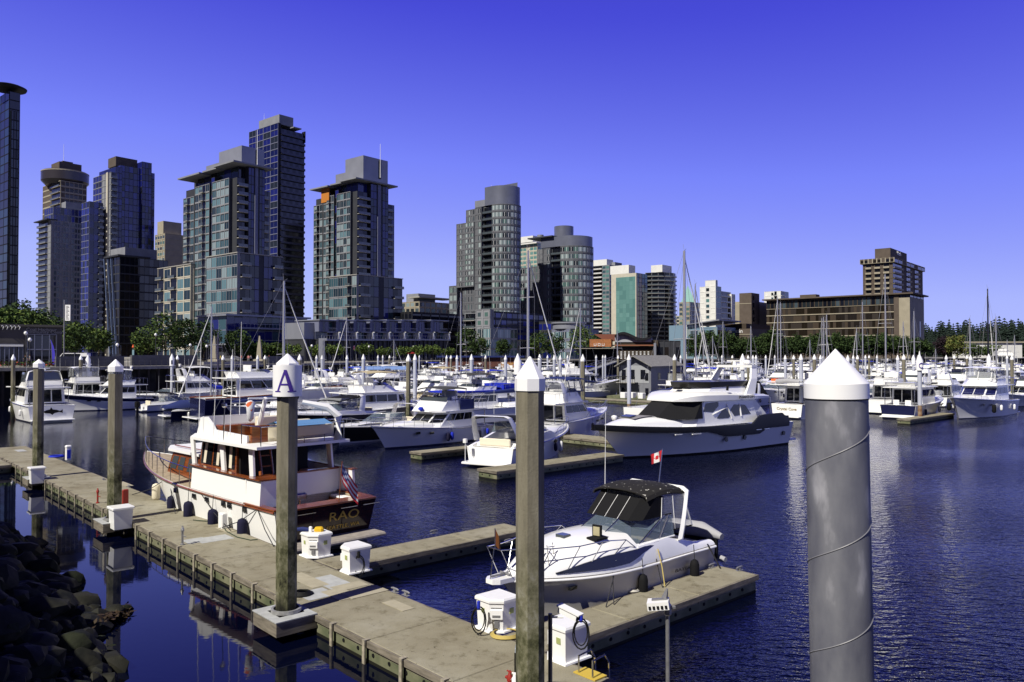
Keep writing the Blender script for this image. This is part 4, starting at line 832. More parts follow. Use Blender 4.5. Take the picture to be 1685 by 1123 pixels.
WEED = mat('wet_weed', (.012, .012, .008), .7)
def dock(label, u0, u1, v0, v1, joints, z=DZ, brk_near=None, endboard=False, patches=(), seed=1, brk_side='v0'):
    'floating concrete dock in dock coordinates, origin at its centre'
    c = uv((u0 + u1) / 2, (v0 + v1) / 2); t = thing('floating_dock', label, 'dock', c, ANG_U); hu = (u1 - u0) / 2; hv = (v1 - v0) / 2
    m = MB(); longu = hu > hv; n = max(1, joints); g = .012
    for i in range(n):
        if longu: a = -hu + 2 * hu * i / n + g; b = -hu + 2 * hu * (i + 1) / n - g; m.bev(a, b, -hv, hv, z - .22, z, .015)
        else: a = -hv + 2 * hv * i / n + g; b = -hv + 2 * hv * (i + 1) / n - g; m.bev(-hu, hu, a, b, z - .22, z, .015)
    m.build('deck', DCON, t)
    m = MB(); m.box(-hu + .005, hu - .005, -hv + .005, hv - .005, -.5, z - .225); m.build('float', DSIDE, t); MB().box(-hu + .002, hu - .002, -hv + .002, hv - .002, -.55, .07).build('wet_band', WEED, t)
    m = MB()
    for s in (-1, 1):
        m.box(-hu, hu, s * (hv + .002), s * (hv + .06), z - .15, z - .01); m.box(s * (hu + .002), s * (hu + .06), -hv - .06, hv + .06, z - .15, z - .01)
    m.build('waler', WALER, t)
    m = MB()   # bolt heads along the float
    for s in (-1, 1):
        k = int(2 * hu / .62)
        for i in range(k): x = -hu + .3 + i * .62; m.lathe([(.045, 0), (.045, .02)], 8, c=(0, 0, 0)); 
        b0 = len(m.v) - 16 * k
        for i in range(k):
            x = -hu + .3 + i * .62
            for q in range(16): vx, vy, vz = m.v[b0 + i * 16 + q]; m.v[b0 + i * 16 + q] = (x + vx, s * (hv - .06 + vz + .0), z - .38 + vy) if False else (x + vx, s * (hv - .008 + vz), z - .29 + vy)
    for s in (-1, 1):
        k = max(1, int(2 * hv / .62)); b0 = len(m.v)
        for i in range(k): m.lathe([(.045, 0), (.045, .02)], 8)
        for i in range(k):
            y = -hv + .3 + i * .62
            for q in range(16): vx, vy, vz = m.v[b0 + i * 16 + q]; m.v[b0 + i * 16 + q] = (s * (hu - .008 + vz), y + vx, z - .29 + vy)
    m.build('bolt', BLACK, t, kind='stuff')
    if brk_near:
        for i in range(brk_near):
            x = -hu + 2 * hu * (i + .5) / brk_near; m = MB(); m.box(x - .05, x + .05, -hv - .12, -hv - .083, z - .50, z + .005); m.box(x - .05, x + .05, -hv - .12, -hv + .03, z + .005, z + .02); m.build('bracket', mat('rusty_galvanised', (.30, .27, .21), .7, var=.3, scale=8), t)
    for kp, (pu, pv, w_, d_, mm) in enumerate(patches):
        MB().box(pu - c_u(u0, u1) - w_ / 2, pu - c_u(u0, u1) + w_ / 2, pv - c_u(v0, v1) - d_ / 2, pv - c_u(v0, v1) + d_ / 2, z + .002, z + .0045 + .0011 * kp).build('deck_patch', mm, t)
    return t
def c_u(a, b): return (a + b) / 2
def uvof(px, py, z=DZ):
    p = gnd(px, py, z); return p.dot(UD), p.dot(VD)
pat = []
for (px, py, w_, d_, mm) in ((352, 887, .8, 1.1, PATCH), (322, 890, .7, .7, PATCH), (545, 958, 1.3, .7, PATCH), (520, 978, .8, .8, PATCH), (505, 955, 1.6, .5, PATCH2), (560, 978, 1.0, .6, PATCH2), (575, 965, .5, .9, PATCH2), (655, 997, .9, .35, PATCH2), (370, 872, 1.0, .3, PATCH2), (205, 797, 1.6, .35, PATCH2), (34, 742, 1.3, .5, PATCH), (600, 975, .6, 1.1, PATCH2)):
    u_, v_ = uvof(px, py); pat.append((u_, v_, w_, d_, mm))
V0, V1 = 9.27, 11.55
dock('long main concrete dock running from the lower edge to the left edge', -62, 0, V0, V1, 21, brk_near=44, patches=pat)
dock('concrete finger dock between the wooden yacht and the docked cruiser', -21.55, -20.3, V1 + .1, 19.3, 3)
dock('concrete finger dock in the right foreground beside the cruiser', -12.95, -11.75, V1 + .1, 20.1, 3)
dock('grey landing float in the shade at the far left bank', -66, -52, 5.2, 9.0, 5)
# cleats
cl = MB(); cl.box(-.05, .05, -.03, .03, 0, .07); cl.tube([(-.17, 0, .085), (-.08, 0, .1), (.08, 0, .1), (.17, 0, .085)], [.018, .026, .026, .018], 6); cl.box(-.13, .13, -.05, .05, 0, .012)
first = None
CLE = [(668, 980, 'cleat pair nearest the wide shadow on the main dock edge', 0), (650, 975, 'cleat just left of the pair on the main dock edge', 0), (836, 893, 'cleat on the near edge of the middle finger dock', 1), (714, 878, 'cleat on the far edge of the middle finger dock', 1), (1217, 939, 'cleat at the outer end of the foreground finger dock', 1), (1045, 972, 'cleat on the far edge of the foreground finger dock', 1), (170, 790, 'cleat on the far edge of the dock by the left pile', 0), (212, 802, 'cleat on the far dock edge right of the left pile', 0), (275, 830, 'cleat near the wooden yacht bow', 0), (1172, 934, 'cleat near the stern of the docked cruiser', 1)]
for px, py, lb, fin in CLE:
    p = gnd(px, py, DZ)
    if first is None: first = cl.build('dock_cleat', mat('pale_cast_iron', (.3, .3, .31), .5, metal=.5), loc=p, rz=ANG_U); tag(first, lb, 'cleat', 'mooring cleats on the docks')
    else: c = first.copy(); COL.objects.link(c); c.location = p; c.rotation_euler = (0, 0, ANG_V if fin else ANG_U); c['label'] = lb

# ---------------------------------------------------------------- piles
def pile_mat(name, za, zb):
    'concrete stained by the tide: dry grey brown above, pale scoured patches, then green black weed at the water'
    m = mat(name, (.17, .155, .115), .88, spec=.25, bump=.3, bscale=22); n = m.node_tree; L_ = n.links; p = n.nodes['Principled BSDF']
    tc = n.nodes.new('ShaderNodeTexCoord'); sx = n.nodes.new('ShaderNodeSeparateXYZ'); L_.new(tc.outputs['Object'], sx.inputs[0])
    def nz(sc, st, det=8):
        mp = n.nodes.new('ShaderNodeMapping'); mp.inputs['Scale'].default_value = st; q = n.nodes.new('ShaderNodeTexNoise'); q.inputs['Scale'].default_value = sc; q.inputs['Detail'].default_value = det; q.inputs['Roughness'].default_value = .7; L_.new(tc.outputs['Object'], mp.inputs[0]); L_.new(mp.outputs[0], q.inputs['Vector']); return q.outputs[0]
    def ramp(src, *st):
        r = n.nodes.new('ShaderNodeValToRGB'); cr = r.color_ramp
        for i, (ps, c) in enumerate(st): e = cr.elements[i] if i < 2 else cr.elements.new(ps); e.position = ps; e.color = (*c, 1)
        L_.new(src, r.inputs[0]); return r.outputs[0]
    dry = ramp(nz(1.6, (3, 3, .5)), (.3, (.105, .098, .075)), (.5, (.165, .15, .11)), (.72, (.23, .215, .165))); wet = ramp(nz(2.6, (1.2, 1.2, .8)), (.36, (.014, .013, .009)), (.46, (.07, .072, .035)), (.56, (.15, .145, .09)), (.7, (.27, .265, .22)))
    ma = n.nodes.new('ShaderNodeMath'); ma.operation = 'MULTIPLY_ADD'; ma.inputs[1].default_value = 1.9; L_.new(nz(1.3, (2, 2, .7), 5), ma.inputs[0]); L_.new(sx.outputs[2], ma.inputs[2])
    mr = n.nodes.new('ShaderNodeMapRange'); mr.inputs[1].default_value = za + .95; mr.inputs[2].default_value = zb + .95; L_.new(ma.outputs[0], mr.inputs[0])
    mx = n.nodes.new('ShaderNodeMix'); mx.data_type = 'RGBA'; L_.new(mr.outputs[0], mx.inputs[0]); L_.new(wet, mx.inputs[6]); L_.new(dry, mx.inputs[7])
    lo = n.nodes.new('ShaderNodeMapRange'); lo.inputs[1].default_value = .45 + .95; lo.inputs[2].default_value = 1.0 + .95; L_.new(ma.outputs[0], lo.inputs[0]); m2 = n.nodes.new('ShaderNodeMix'); m2.data_type = 'RGBA'; L_.new(lo.outputs[0], m2.inputs[0]); m2.inputs[6].default_value = (.012, .012, .008, 1); L_.new(mx.outputs[2], m2.inputs[7])
    L_.new(m2.outputs[2], p.inputs['Base Color']); return m
PCON = pile_mat('pile_concrete', 2.2, 4.0)
CAPW = mat('white_pile_cap', (.80, .80, .80), .4)
PSTEEL = mat('pale_steel_pile', (.55, .56, .60), .5, var=.06, scale=3); RUST = mat('rusty_pile_foot', (.30, .24, .17), .8, col2=(.16, .07, .03), scale=2.5)
def octpile(loc, dia, ztop, label, group='octagonal concrete piles along the main dock', rz=.0, wet=1.6, tipz=None, capz=None):
    t = thing('concrete_pile', label, 'pile', (loc[0], loc[1], 0), rz, group); r = dia / 2
    MB().lathe([(r * 1.02, -2), (r, ztop)], 8, ph=PI / 8).build('shaft', PCON, t)
    rim = capz if capz else ztop - .02; rc = r * 1.09
    MB().lathe([(rc, rim), (rc, rim + dia * .42), (.015, (tipz or rim + dia * 1.1))], 8, ph=PI / 8).build('cap', CAPW, t); return t
def roundpile(loc, dia, zrim, label, group, m=PSTEEL, foot=True, tip=None):
    t = thing('steel_pile', label, 'pile', (loc[0], loc[1], 0), random.uniform(0, 3), group); r = dia / 2
    MB().lathe([(r, 1.6 if foot else -1), (r, zrim + .01)], 16).build('shaft', m, t, smooth=40)
    if foot: MB().lathe([(r * 1.01, -1.5), (r * 1.01, 1.6)], 16).build('rusty_foot', RUST, t, smooth=40)
    MB().lathe([(r * 1.08, zrim), (r * 1.08, zrim + dia * .3), (.03, tip or zrim + dia * 1.2)], 16).build('cap', CAPW, t, smooth=25); return t
BRK = mat('pile_collar_steel', (.33, .33, .33), .5, metal=.4, var=.2, scale=10)
def pile_bracket(px, label, u, v, box):
    'timber framed float that rings the pile and hangs off the dock edge'
    t = thing('pile_bracket', label, 'bracket', uv(u, v, 0), ANG_U); m = MB()
    for (x0, x1, y0, y1) in ((-.62, .62, -.55, -.36), (-.62, .62, .36, .48), (-.62, -.42, -.36, .36), (.42, .62, -.36, .36)): m.box(x0, x1, y0, y1, .18, .5)
    m.build('timber_frame', WALER, t); m = MB()
    for (x0, x1, y0, y1) in ((-.64, .64, -.57, -.33), (-.64, .64, .33, .48), (-.64, -.33, -.33, .33), (.33, .64, -.33, .33)): m.box(x0, x1, y0, y1, .504, .53)
    m.build('top_plate', PATCH, t); m = MB(); m.lathe([(.30, .53), (.36, .535), (.36, .62), (.30, .62), (.30, .53)], 20); m.build('collar', BRK, t)
    return t
SGN = mat('sign_white', (.78, .78, .78), .5); VIO = mat('violet_letter', (.05, .02, .24), .5)
pA = gnd(471, 1008, DZ)
tA = octpile(pA, .49, 6.22, 'near concrete pile wearing the round white sign with a violet A', tipz=6.74, capz=6.30)
m = MB(); ra = .335; sy0 = at(471, 652, pA.y).z; sy1 = at(471, 601, pA.y).z; m.lathe([(ra, sy0), (ra + .008, sy0), (ra + .008, sy1), (ra, sy1), (ra - .03, sy1), (ra - .03, sy0)], 32); sg = m.build('sign_sleeve', SGN, tA, smooth=40)
# the letter wraps round the sleeve
a0 = math.atan2(-pA.y, -pA.x) - .16; mz = (sy0 + sy1) / 2
lm = MB()
def wrapq(p, na=6, nb=10):
    'quad given in letter coordinates, laid on the sleeve as a thin raised slab'
    for rr in (ra + .010,):
        g_ = []
        for j in range(nb + 1):
            for i in range(na + 1):
                s_, q_ = i / na, j / nb; x = (p[0][0] * (1 - s_) + p[1][0] * s_) * (1 - q_) + (p[3][0] * (1 - s_) + p[2][0] * s_) * q_; z = (p[0][1] * (1 - s_) + p[1][1] * s_) * (1 - q_) + (p[3][1] * (1 - s_) + p[2][1] * s_) * q_
                g_.append((x, z))
        def V(x, z, r_): a = a0 + x / ra; return (r_ * math.cos(a), r_ * math.sin(a), mz - .265 + z)
        n1 = len(g_); vs = [V(x, z, ra + .014) for x, z in g_] + [V(x, z, ra + .006) for x, z in g_]; fs = []
        for j in range(nb):
            for i in range(na):
                k = j * (na + 1) + i; fs.append((k, k + 1, k + na + 2, k + na + 1)); fs.append((n1 + k, n1 + k + na + 1, n1 + k + na + 2, n1 + k + 1))
        lm.add(vs, fs)
wrapq([(-.205, 0), (-.160, 0), (.012, .48), (-.02, .53)]); wrapq([(.105, 0), (.205, 0), (.035, .53), (-.035, .53)]); wrapq([(-.13, .16), (.10, .16), (.09, .20), (-.12, .20)]); wrapq([(-.265, 0), (-.10, 0), (-.11, .028), (-.255, .028)], nb=2); wrapq([(.05, 0), (.27, 0), (.26, .028), (.06, .028)], nb=2)
lm.build('sign_letter', VIO, tA)
uA, vA = pA.dot(UD), pA.dot(VD); pile_bracket(471, 'square collar float round the foot of the pile lettered A', uA, vA, False)
pB = gnd(188, 856, DZ); octpile(pB, .49, 6.0, 'concrete pile second from the left, beside the larger white box', tipz=6.55, capz=6.08); pile_bracket(190, 'square collar float round the pile second from the left', pB.dot(UD), pB.dot(VD), True)
pC = gnd(62, 786, DZ); octpile(pC, .49, 6.0, 'leftmost concrete pile on the main dock, beside the smaller white box', tipz=6.5, capz=6.08); pile_bracket(62, 'square collar float round the leftmost pile', pC.dot(UD), pC.dot(VD), True)
YD = 13.0; pD = at(872, 585, YD); octpile(pD, .475, at(870, 645, YD).z + .02, 'tall concrete pile in the middle foreground with a white pyramid cap', rz=.2, tipz=at(870, 587, YD).z, capz=at(870, 643, YD).z, wet=2.9)
# grey spiral-welded steel pile, near right
YG = 8.1; g = at(1383, 585, YG); t = thing('spiral_steel_pile', 'big grey spiral welded steel pile with a white cone cap in the right foreground', 'pile', (g.x + .03, YG, 0)); rG = .305
GP = mat('grey_painted_steel', (.155, .158, .18), .55, col2=(.085, .088, .115), scale=2.2, bump=.06, bscale=30, stretch=(1.3, 1.3, .5), thr=(.38, .85), detail=10); zr = at(1383, 656, YG).z
_r = [n_ for n_ in GP.node_tree.nodes if n_.type == 'VALTORGB'][0].color_ramp; _r.elements[1].position = .60; _e = _r.elements.new(.70); _e.color = (.30, .30, .33, 1)
t.rotation_euler = (0, R(-.7), 0)
MB().lathe([(rG, -2), (rG, zr)], 48).build('shaft', GP, t, smooth=40)
m = MB(); turns = 5; pts = [((rG + .001) * math.cos(a), (rG + .001) * math.sin(a), zr - .71 + (a - PI) / (2 * PI) * .945) for a in [2.4 * PI - 2 * PI * turns * i / 300 for i in range(301)]]; m.tube(pts, .0065, 5); m.build('weld_seam', mat('weld_bead', (.17, .17, .185), .5), t)
zc0 = at(1383, 655, YG).z; zc1 = at(1383, 631, YG).z; MB().lathe([(rG + .012, zc0), (rG + .012, zc1), (rG + .004, zc1 + .012), (.022, at(1383, 576, YG).z - .01), (.001, at(1383, 574, YG).z)], 48).build('cap', CAPW, t, smooth=20)
m = MB(); m.lathe([(rG + .006, zc0 - .012), (rG + .006, zc0 - .0)], 40); m.build('cap_gasket', BLACK, t)
# ---------------------------------------------------------------- boat building kit (x to the bow, y to port, z up from the waterline)
class Hull:
    def __init__(s, t, L, B, fb, fs, rake=.16, top=W_GEL, boot=NAVY, bottom=BOTT, flare=.34, t0=.36, taper=.9, stripe=None, sp=1.6, bowp=2.3, rub=STEEL, deckm=W_GEL, n=18, bh=.12, tr=0.0, well=None, shape=0.0):
        s.t = t; s.L = L; s.B = B; s.fb = fb; s.fs = fs; s.rk = rake * L; s.sp = sp; s.t0 = t0; s.taper = taper; s.bowp = bowp; s.flare = flare; s.tr = tr; s.shape = shape
        mats = [top, boot, bottom, stripe or top]; m = MB(); hs = [None, None, 0, .14, .3, .5, .7, .84, .93, 1.0]; rings = []
        for i in range(n + 1):
            q = i / n; q = 1 - (1 - q) ** 1.25; rings.append(s.section(q, bh))
        N = len(rings[0])
        for i in range(n):
            for k in range(N - 1):
                j = k if k < N // 2 else N - 2 - k      # 0 = sheer row ... to keel
                mi = {0: 0, 1: 3 if stripe else 0, 2: 3 if stripe else 0}.get(j, 0)
                rows = N // 2
                if j >= rows - 1: mi = 2
                elif j == rows - 2: mi = 1
                a, b, c, d = rings[i][k], rings[i][k + 1], rings[i + 1][k + 1], rings[i + 1][k]
                m.add([a, b, c, d], [(0, 1, 2, 3)], mi)
        m.add(rings[0], [tuple(range(N))], 0)
        me_w = 1e-4
        o = m.build('hull', mats, t); bm = bmesh.new(); bm.from_mesh(o.data); bmesh.ops.remove_doubles(bm, verts=bm.verts, dist=1e-4); bmesh.ops.recalc_face_normals(bm, faces=bm.faces); bm.to_mesh(o.data); bm.free()
        o.data.polygons.foreach_set('use_smooth', [True] * len(o.data.polygons)); o.data.set_sharp_from_angle(angle=R(38)); s.o = o
        # deck, with an optional sunk cockpit well (x0, x1, half width, depth)
        d = MB(); ns = 24; prev = None
        for i in range(ns + 1):
            x = s.L * i / ns * .995; b = s.bd(x) - .01; z = s.zs(x) - .02; row = [(x, b, z), (x, b * .5, z + .03 * b), (x, -b * .5, z + .03 * b), (x, -b, z)]
            if prev:
                if well and well[0] <= (x + prev[0][0]) / 2 <= well[1]:
                    wv = well[2]
                    for sg in (1, -1): d.add([prev[0 if sg > 0 else 3], (prev[0][0], sg * wv, prev[0][2]), (x, sg * wv, z), row[0 if sg > 0 else 3]], [(0, 1, 2, 3)])
                else: d.add(prev + row, [(0, 1, 5, 4), (1, 2, 6, 5), (2, 3, 7, 6)])
            prev = row
        d.build('deck', deckm, t, smooth=40)
        if well:
            x0, x1, wv, dp = well; z = s.fs - dp; zt = s.fs; w2 = MB(); w2.add([(x0, -wv, z), (x1, -wv, z), (x1, wv, z), (x0, wv, z), (x0, -wv, zt), (x1, -wv, zt), (x1, wv, zt), (x0, wv, zt)], [(0, 1, 2, 3), (0, 1, 5, 4), (1, 2, 6, 5), (2, 3, 7, 6), (3, 0, 4, 7)]); w2.build('cockpit', deckm, t)
        if rub:
            r = MB()
            for sg in (1, -1): r.tube([(x, sg * (s.bd(x) + .015), s.zs(x) - .06) for x in [s.L * i / 20 for i in range(21)]], .035, 6)
            r.build('rub_rail', rub, t, smooth=60)
    def tt(s, x): return min(1, max(0, x / s.L))
    def bd(s, x):
        q = s.tt(x); e = max(0, (q - s.t0) / (1 - s.t0)); return s.B / 2 * (s.taper + (1 - s.taper) * min(1, q / s.t0)) * max(.012, 1 - e ** s.bowp)
    def zs(s, x): return s.fs + (s.fb - s.fs) * s.tt(x) ** s.sp
    def section(s, q, bh):
        x = q * s.L; bd = s.bd(x); zs = s.zs(x); e = max(0, (q - s.t0) / (1 - s.t0)); bw = max(.01, bd * (1 - s.flare * (.35 + .65 * e)) * (1 - .35 * e * e)); hs = [1, .96, .86, .72, .52, .34, bh / zs, -.04]
        pts = []
        for h in hs:
            hh = max(0, h); y = bw + (bd - bw) * hh ** (1.0 + .8 * e); xx = x - s.rk * (q ** 3) * (1 - hh) ** .85 - s.tr * (1 - hh) * 0 + s.tr * (1 - q) ** 6 * (hh - 1) * -1 * 0 + (s.tr * hh if q == 0 else 0)
            pts.append((xx, y, h * zs))
        xk = x - s.rk * (q ** 3) * 1.05
        keel = (xk, 0, -.45 * (1 - e ** 3))
        return pts + [keel] + [(a, -b, c) for a, b, c in reversed(pts)]
    def bow_rail(s, x0, h=.55, inset=.12, n=9, r=.016, both=True, x1=None, name='bow_rail'):
        m = MB(); x1 = x1 or s.L * 1.0
        path = {}
        for sg in (1, -1):
            pts = []
            for i in range(n + 1):
                x = x0 + (x1 - x0) * i / n; b = max(.06, s.bd(x) - inset); hh = h * (min(1, (i + .0) / 1.2)); z = s.zs(x); pts.append(Vector((x, sg * b, z + max(hh, .05))))
                if i > 0: m.tube([(x, sg * b, z), (x, sg * b, z + hh)], r * .8, 5)
            m.tube(pts, r, 6); 
            if h > .5: m.tube([p - Vector((0, 0, h * .45)) for p in pts[2:]], r * .6, 5)
            path[sg] = pts
        m.tube([path[1][-1], path[-1][-1]], r, 6); return m.build(name, STEEL, s.t, smooth=60)
    def crown(s, x0, x1, hmax, wf=.82, m=W_GEL, name='foredeck', peak=.35, n=14, zoff=0.0, endw=.2):
        'smooth raised deck or trunk cabin'
        b = MB(); rings = []
        for i in range(n + 1):
            q = i / n; x = x0 + (x1 - x0) * q; h = hmax * (1 - max(0, (q - peak) / (1 - peak)) ** 1.8); w = s.bd(x) * wf * (1 if q < peak else 1 - (1 - endw) * 0 * q); z = s.zs(x) - .03 + zoff
            rings.append([(x, w * math.cos(a), z + h * math.sin(a) ** .55 if math.sin(a) > 0 else z) for a in [PI * k / 14 for k in range(15)]])
        b.loft(rings, 0, closed=True, caps=True); return b.build(name, m, s.t, smooth=45)
class House:
    'six sided cabin: side, chamfer, front, chamfer, side, back'
    def __init__(s, t, name, m, x0, x1, w, z0, X0, X1, W, z1, c=.4, wf=.7, C=None, Wf=None, cap=True, bottom=True, parent=None, build=True):
        C = c if C is None else C; Wf = wf if Wf is None else Wf; s.t = t
        s.b = [Vector(p) for p in ((x0, w, z0), (x1 - c, w, z0), (x1, w * wf, z0), (x1, -w * wf, z0), (x1 - c, -w, z0), (x0, -w, z0))]
        s.u = [Vector(p) for p in ((X0, W, z1), (X1 - C, W, z1), (X1, W * Wf, z1), (X1, -W * Wf, z1), (X1 - C, -W, z1), (X0, -W, z1))]
        if build:
            mb = MB(); mb.loft([s.b, s.u], 0, caps=cap); s.o = mb.build(name, m, parent or t)
    def P(s, e, a, f):
        i, j = e, (e + 1) % 6; return (s.b[i] * (1 - a) + s.b[j] * a) * (1 - f) + (s.u[i] * (1 - a) + s.u[j] * a) * f
    def N(s, e):
        d1 = s.b[(e + 1) % 6] - s.b[e]; d2 = s.u[e] - s.b[e]; n = d1.cross(d2).normalized(); c = (s.b[e] + s.b[(e + 1) % 6]) / 2 - sum(s.b, Vector()) / 6
        return n if n.dot(c) > 0 else -n
    def pane(s, e, a0, a1, f0, f1, m=DGLASS, name='window', off=.015, pts=None, parent=None):
        n = s.N(e) * off; pts = pts or [(a0, f0), (a1, f0), (a1, f1), (a0, f1)]
        mb = MB(); mb.ext([s.P(e, a, f) + n * .2 for a, f in pts], n * .8); return mb.build(name, m, parent or s.t)
    def panes(s, e, cuts, f0, f1, m=DGLASS, gap=.02, **k):
        for a, b in zip(cuts, cuts[1:]): s.pane(e, a + gap, b - gap, f0, f1, m, **k)
    def edge(s, f, r, m, name='frame', es=(0, 1, 2, 3, 4), off=.0):
        pts = [s.P(es[0], 0, f)] + [s.P(e, 1, f) for e in es]; mb = MB(); mb.tube(pts, r, 6); return mb.build(name, m, s.t, smooth=60)
def arch(t, x, w, z0, z1, lean=.5, m=W_GEL, W=None, th=.12, ch=.5, name='radar_arch', curve=True):
    W = W or w * .82; b = MB(); pts = []
    N = 6
    for i in range(N + 1):
        q = i / N; pts.append((x + lean * q, w + (W - w) * q ** 1.6, z0 + (z1 - z0) * q))
    pts += [(x + lean * 1.06, W * .8, z1 + .1)]
    pts = pts + [(a, -y, z) for a, y, z in reversed(pts)]
    rings = []
    for (a, y, z) in pts: rings.append([(a - ch * .5 * (1.25 - .4 * (z - z0) / (z1 - z0)), y, z - .0), (a, y + (th / 2 if y > 0 else -th / 2), z + .04), (a + ch * .5 * (1.25 - .4 * (z - z0) / (z1 - z0)), y, z), (a, y - (th / 2 if y > 0 else -th / 2), z - .05)])
    b.loft(rings, 0); return b.build(name, m, t, smooth=30)
def canvas_top(t, x0, x1, w, z0, z1=None, m=BLACK, name='canvas_top', camber=.16, legs=None, legm=STEEL, th=.03):
    z1 = z0 if z1 is None else z1; b = MB(); up = []; N = 8
    for i in range(N + 1):
        q = i / N; x = x0 + (x1 - x0) * q; z = z0 + (z1 - z0) * q + .10 * math.sin(PI * q); up.append([(x, w * math.cos(a), z + camber * math.sin(a) ** .7 if 0 < a < PI else z) for a in [PI * k / 10 for k in range(11)]])
    rings = [r + [(x, y * .97, z - th) for x, y, z in reversed(r)] for r in up]; b.loft(rings, 0, closed=True); o = b.build(name, m, t, smooth=40)
    if legs is not None:
        l = MB()
        for xx, xb in ((x0 + .1, x0 + .5), (x1 - .1, x1 - .5), ((x0 + x1) / 2, (x0 + x1) / 2)):
            for sg in (1, -1): l.tube([(xb, sg * w * .98, legs), (xx, sg * w * .97, z0 + .0)], .018, 5)
        l.build('canopy_frame', legm, t)
    return o
def dome(t, x, y, z, r=.25, h=.35, m=W_GEL, name='radar_dome'):
    b = MB(); b.lathe([(r * .5, 0), (r * .55, h * .2), (r, h * .3), (r, h * .6), (r * .8, h * .88), (.02, h)], 14, c=(x, y, z)); return b.build(name, m, t, smooth=50)
def radar_bar(t, x, y, z, w=1.1, m=W_GEL):
    b = MB(); b.lathe([(.14, 0), (.14, .18), (.05, .26)], 10, c=(x, y, z)); b.cbox((x, y, z + .3), (.1, w, .09)); return b.build('radar_scanner', m, t, smooth=40)
def whip(t, x, y, z, h, lean=(0, 0), r=.012, m=None): 
    b = MB(); b.tube([(x, y, z), (x + lean[0], y + lean[1], z + h)], [r, r * .5], 5); return b.build('whip_antenna', m or W_PAINT, t)
def fender(t, x, y, zt, h=.62, r=.14, m=FEND, zr=None, loose=True, label=None):
    b = MB(); b.lathe([(.02, 0), (r * .8, .06), (r, .15), (r, h - .15), (r * .8, h - .05), (.03, h)], 12, c=(x, y, zt - h)); o = b.build('fender', m, t, smooth=50)
    if zr: MB().tube([(x, y - .03 * (1 if y > 0 else -1), zr), (x, y, zt - .02)], .012, 5).build('fender_line', DROPE, o)
    return o
def text_on(t, body, size, m, origin, xd, yd, depth=.012, sx=1.0, name='lettering'): return text(name, body, size, m, t, frame(origin, xd, yd), depth=depth, sx=sx)
GOLD = mat('gold_leaf', (.45, .32, .08), .35, metal=.6); DLET = mat('dark_lettering', (.02, .02, .03), .5)
def seat(t, x0, x1, y0, y1, z, m=W_GEL, back=None):
    b = MB(); b.bev(x0, x1, y0, y1, z, z + .38, .05)
    if back: b.bev(x0, x0 + .16, y0, y1, z + .38, z + .8, .04) if back > 0 else b.bev(x1 - .16, x1, y0, y1, z + .38, z + .8, .04)
    b.build('seat', m, t)
def locate(bp, sp, B):
    'near-side waterline ends seen at two photo pixels -> stern centre, heading, waterline length'
    b = gnd(*bp); s_ = gnd(*sp); d = (b - s_); L = d.length; d.normalize(); n = Vector((-d.y, d.x, 0)); mid = (b + s_) / 2
    if n.dot(mid) < 0: n = -n
    return s_ + n * B * .42, math.atan2(d.y, d.x), L
V_BACK = ANG_V + PI
